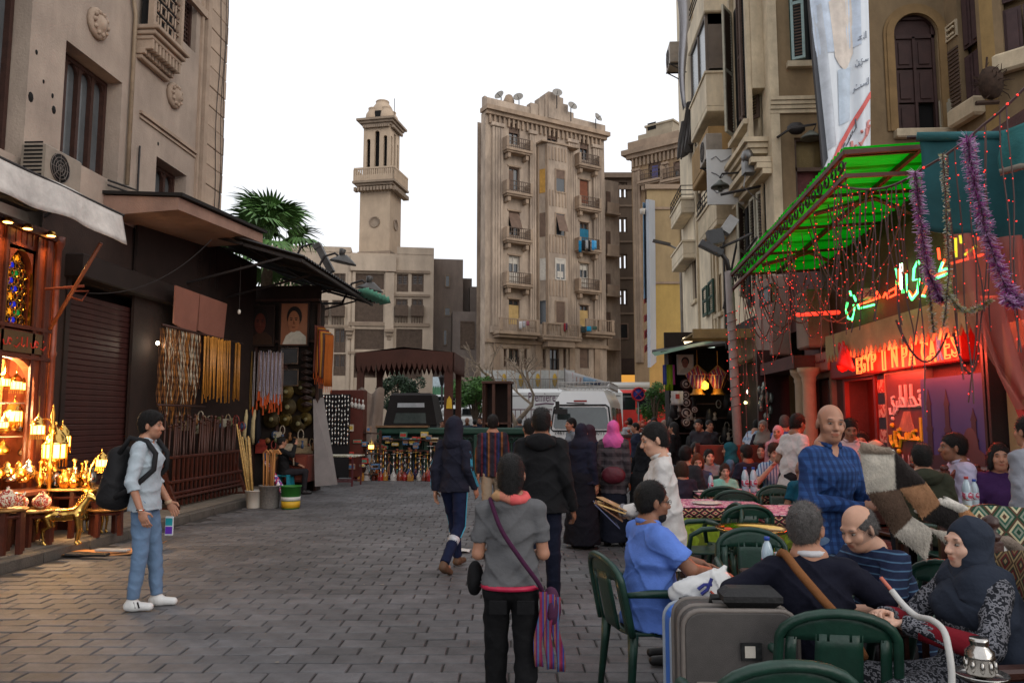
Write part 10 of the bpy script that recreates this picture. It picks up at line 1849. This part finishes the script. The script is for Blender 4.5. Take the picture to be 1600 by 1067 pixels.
J=lj(sj(),12);J['wrR']=V(.16,.34,.98);J['wrL']=V(-.12,.36,.98);p=person('waiter in white t-shirt leaning toward a table',1232,9.8,-62,1.76,J,skin='brown',top=cloth('tee_white',(186,182,182)),sleeve='short',hem=.8,legs=CHAR,res=.0105,head=(0,14,0));person('grey haired man in blue shirt near the cream columns',1226,12.4,-30,1.74,sj(),hair='short',hairc='grey',top=cloth('shirt_blue2',(70,96,160)),legs=CHAR,res=.013);person('person in pale pink behind the white t-shirt waiter',1215,11.9,150,1.58,sj(),hijab=cloth('hijab_blush',(196,150,160)),top=cloth('blush',(180,130,140)),legs=CHAR,res=.014)
person('young man in pale pink shirt behind the checked shirt man',1328,8.7,160,1.68,sj(),z0=.0,skin='brown',top=cloth('shirt_pinkish',(190,160,160)),sleeve='short',res=.0105,head=(10,14,0),collar=True,legs=CHAR)
Zt=.14
diner('diner in salmon pink top beside the pink shirted man',1346,9.6,150,z0=Zt+.05,skin='tan',top=cloth('salmon',(190,110,110)),h=1.78);diner('bald diner in black lit red by the neon',1390,8.2,110,z0=Zt,skin='light',hair='bald',hairc='grey',top=BLK,h=1.8,lean=16,head=(0,12,0));diner('diner in dark green hooded jacket seen from behind',1440,6.9,-10,z0=Zt,top=cloth('jacket_green',(50,52,40)),hood='down',h=1.76,res=.0095,build=1.1,loose=1.1);diner('heavy man in pale lilac shirt eating in profile',1508,7.4,78,z0=Zt,skin='brown',hair='short',beard=.3,top=cloth('shirt_lilac',(176,172,196)),h=1.88,res=.0095,belly=.06,build=1.15,lean=8,collar=True);diner('diner in purple dress with dark hair behind the lilac shirt',1556,7.2,160,z0=Zt,hair='bob',top=cloth('purple',(60,34,76)),h=1.76,legs=BLK);person('person in light grey shirt cut by the right edge',1608,6.1,20,1.70,sj(),top=cloth('shirt_ltgrey',(130,132,140)),res=.012)
for k,(u,Y,f,c,hr,sk,lb_)in enumerate(((1150,13.2,175,(120,60,60),'short','tan','man in brick red shirt'),(1168,11.6,20,(40,44,60),'thick','brown','diner with back turned in dark blue'),(1186,12.6,170,(150,140,120),'long','pale','woman in beige blouse'),(1222,13.6,165,(80,100,90),'short','tan','man in sage green shirt'),(1248,11.4,175,(190,170,150),'bob','light','woman in cream top'),(1276,11.0,20,(60,50,50),'short','tan','diner with back turned in dark brown'),(1085,13.4,185,(130,90,120),'bob','tan','woman in mauve top'),(1366,9.4,170,(70,60,70),'short','brown','man in dark plum shirt'))):
 z=Zt if u>1300 else 0;diner(lb_+' seated in the crowded middle of the cafe',u,Y,f,z0=z,hair=hr,skin=sk,top=cloth('mid%d'%k,c),sleeve='short' if k%2 else 'long',h=1.72,res=.014);chair(XU(u,Y),Y,f,'green plastic chair under the '+lb_,z)
for u,Y,f,h,lb_,kw in((1022,18.5,170,1.72,'man in grey shirt walking under the small green tree',dict(top=cloth('far_grey',(90,94,100)))),(1053,15.2,60,1.62,'dark haired woman in black beside the right stall',dict(top=BLK,hair='long')),(1096,15.6,150,1.70,'vendor in dark grey leaning over goods at the right stall',dict(top=cloth('far_dkgrey',(56,56,62)),J=lj(sj(),14))),(984,21.0,10,1.72,'man in white beside the red bus',dict(top=cloth('far_white',(170,170,172)))),(730,27.0,175,1.74,'bald man in grey seen beyond the barrier',dict(top=cloth('far_grey2',(70,78,86)),hair='stubble',skin='brown')),(742,27.5,0,1.68,'dark haired person beyond the barrier',dict(top=cloth('far_navy',(36,42,60)))),(750,28.5,160,1.78,'man in dark coat and white collar beyond the barrier',dict(top=cloth('far_coat',(30,34,46)))),(691,25.5,190,1.66,'person in tan beside the kiosk post',dict(top=cloth('far_tan',(120,84,56)))),(812,26.5,30,1.72,'grey haired man beyond the wooden cabinet',dict(top=cloth('far_grey3',(84,84,88)),hairc='grey')),(790,27.5,150,1.64,'person in maroon near the wooden cabinet',dict(top=cloth('far_maroon',(90,44,50)))),(776,26.0,180,1.60,'person in blue behind the striped shirt walker',dict(top=cloth('far_blue',(50,70,120)))),(1038,21.0,120,1.66,'person in pale headscarf at the left of the right stall',dict(hijab=cloth('far_pale',(176,150,136)),top=cloth('far_mauve',(110,100,112)))),(993,17.5,100,1.6,'person in dark clothes between the minibus and the waiter',dict(top=cloth('far_navy',(36,42,60)))),(1108,16.8,200,1.66,'shopkeeper standing among the bags of the right stall',dict(top=cloth('far_dkgrey',(56,56,62))))):
 J=kw.pop('J',None)or(wj(.7)if f in(10,0,30)else sj());person(lb_,u,Y,f,h,J,res=.0155,legs=CHAR,**kw)
m=B();q=PY(1010,660,19.5)
for k in range(26):m.ball((q.x+ru(-.5,.5),19.5+ru(-.2,.2),1.35+ru(-.08,.25)),ru(.04,.08),6)
m.bd('fruit_pile',mat('fruit_mix',(170,90,70),.5,v=.5,s=6,o=.4),None,label='pile of reddish goods on the cart beside the red bus',cat='goods',kind='stuff');cart=em('vendor_cart',(q.x,19.5,0),0,'small vendor cart with red panel beside the red bus','cart');m=B().bbox(-.6,.6,-.3,.3,1.2,1.28,.01).bd('tray',M_wood,cart);m=B().bbox(-.55,.55,-.28,.28,.6,1.2,.02).bd('panel',mat('cart_red',(160,40,44),.5,v=.3),cart)
for x in(-.5,.5):m=B().lathe([(.1,-.03),(.3,-.03),(.3,.03),(.1,.03)],(x,-.3,.3),14,MR(90,'X')).bd('wheel',MATS['tyre'],cart)
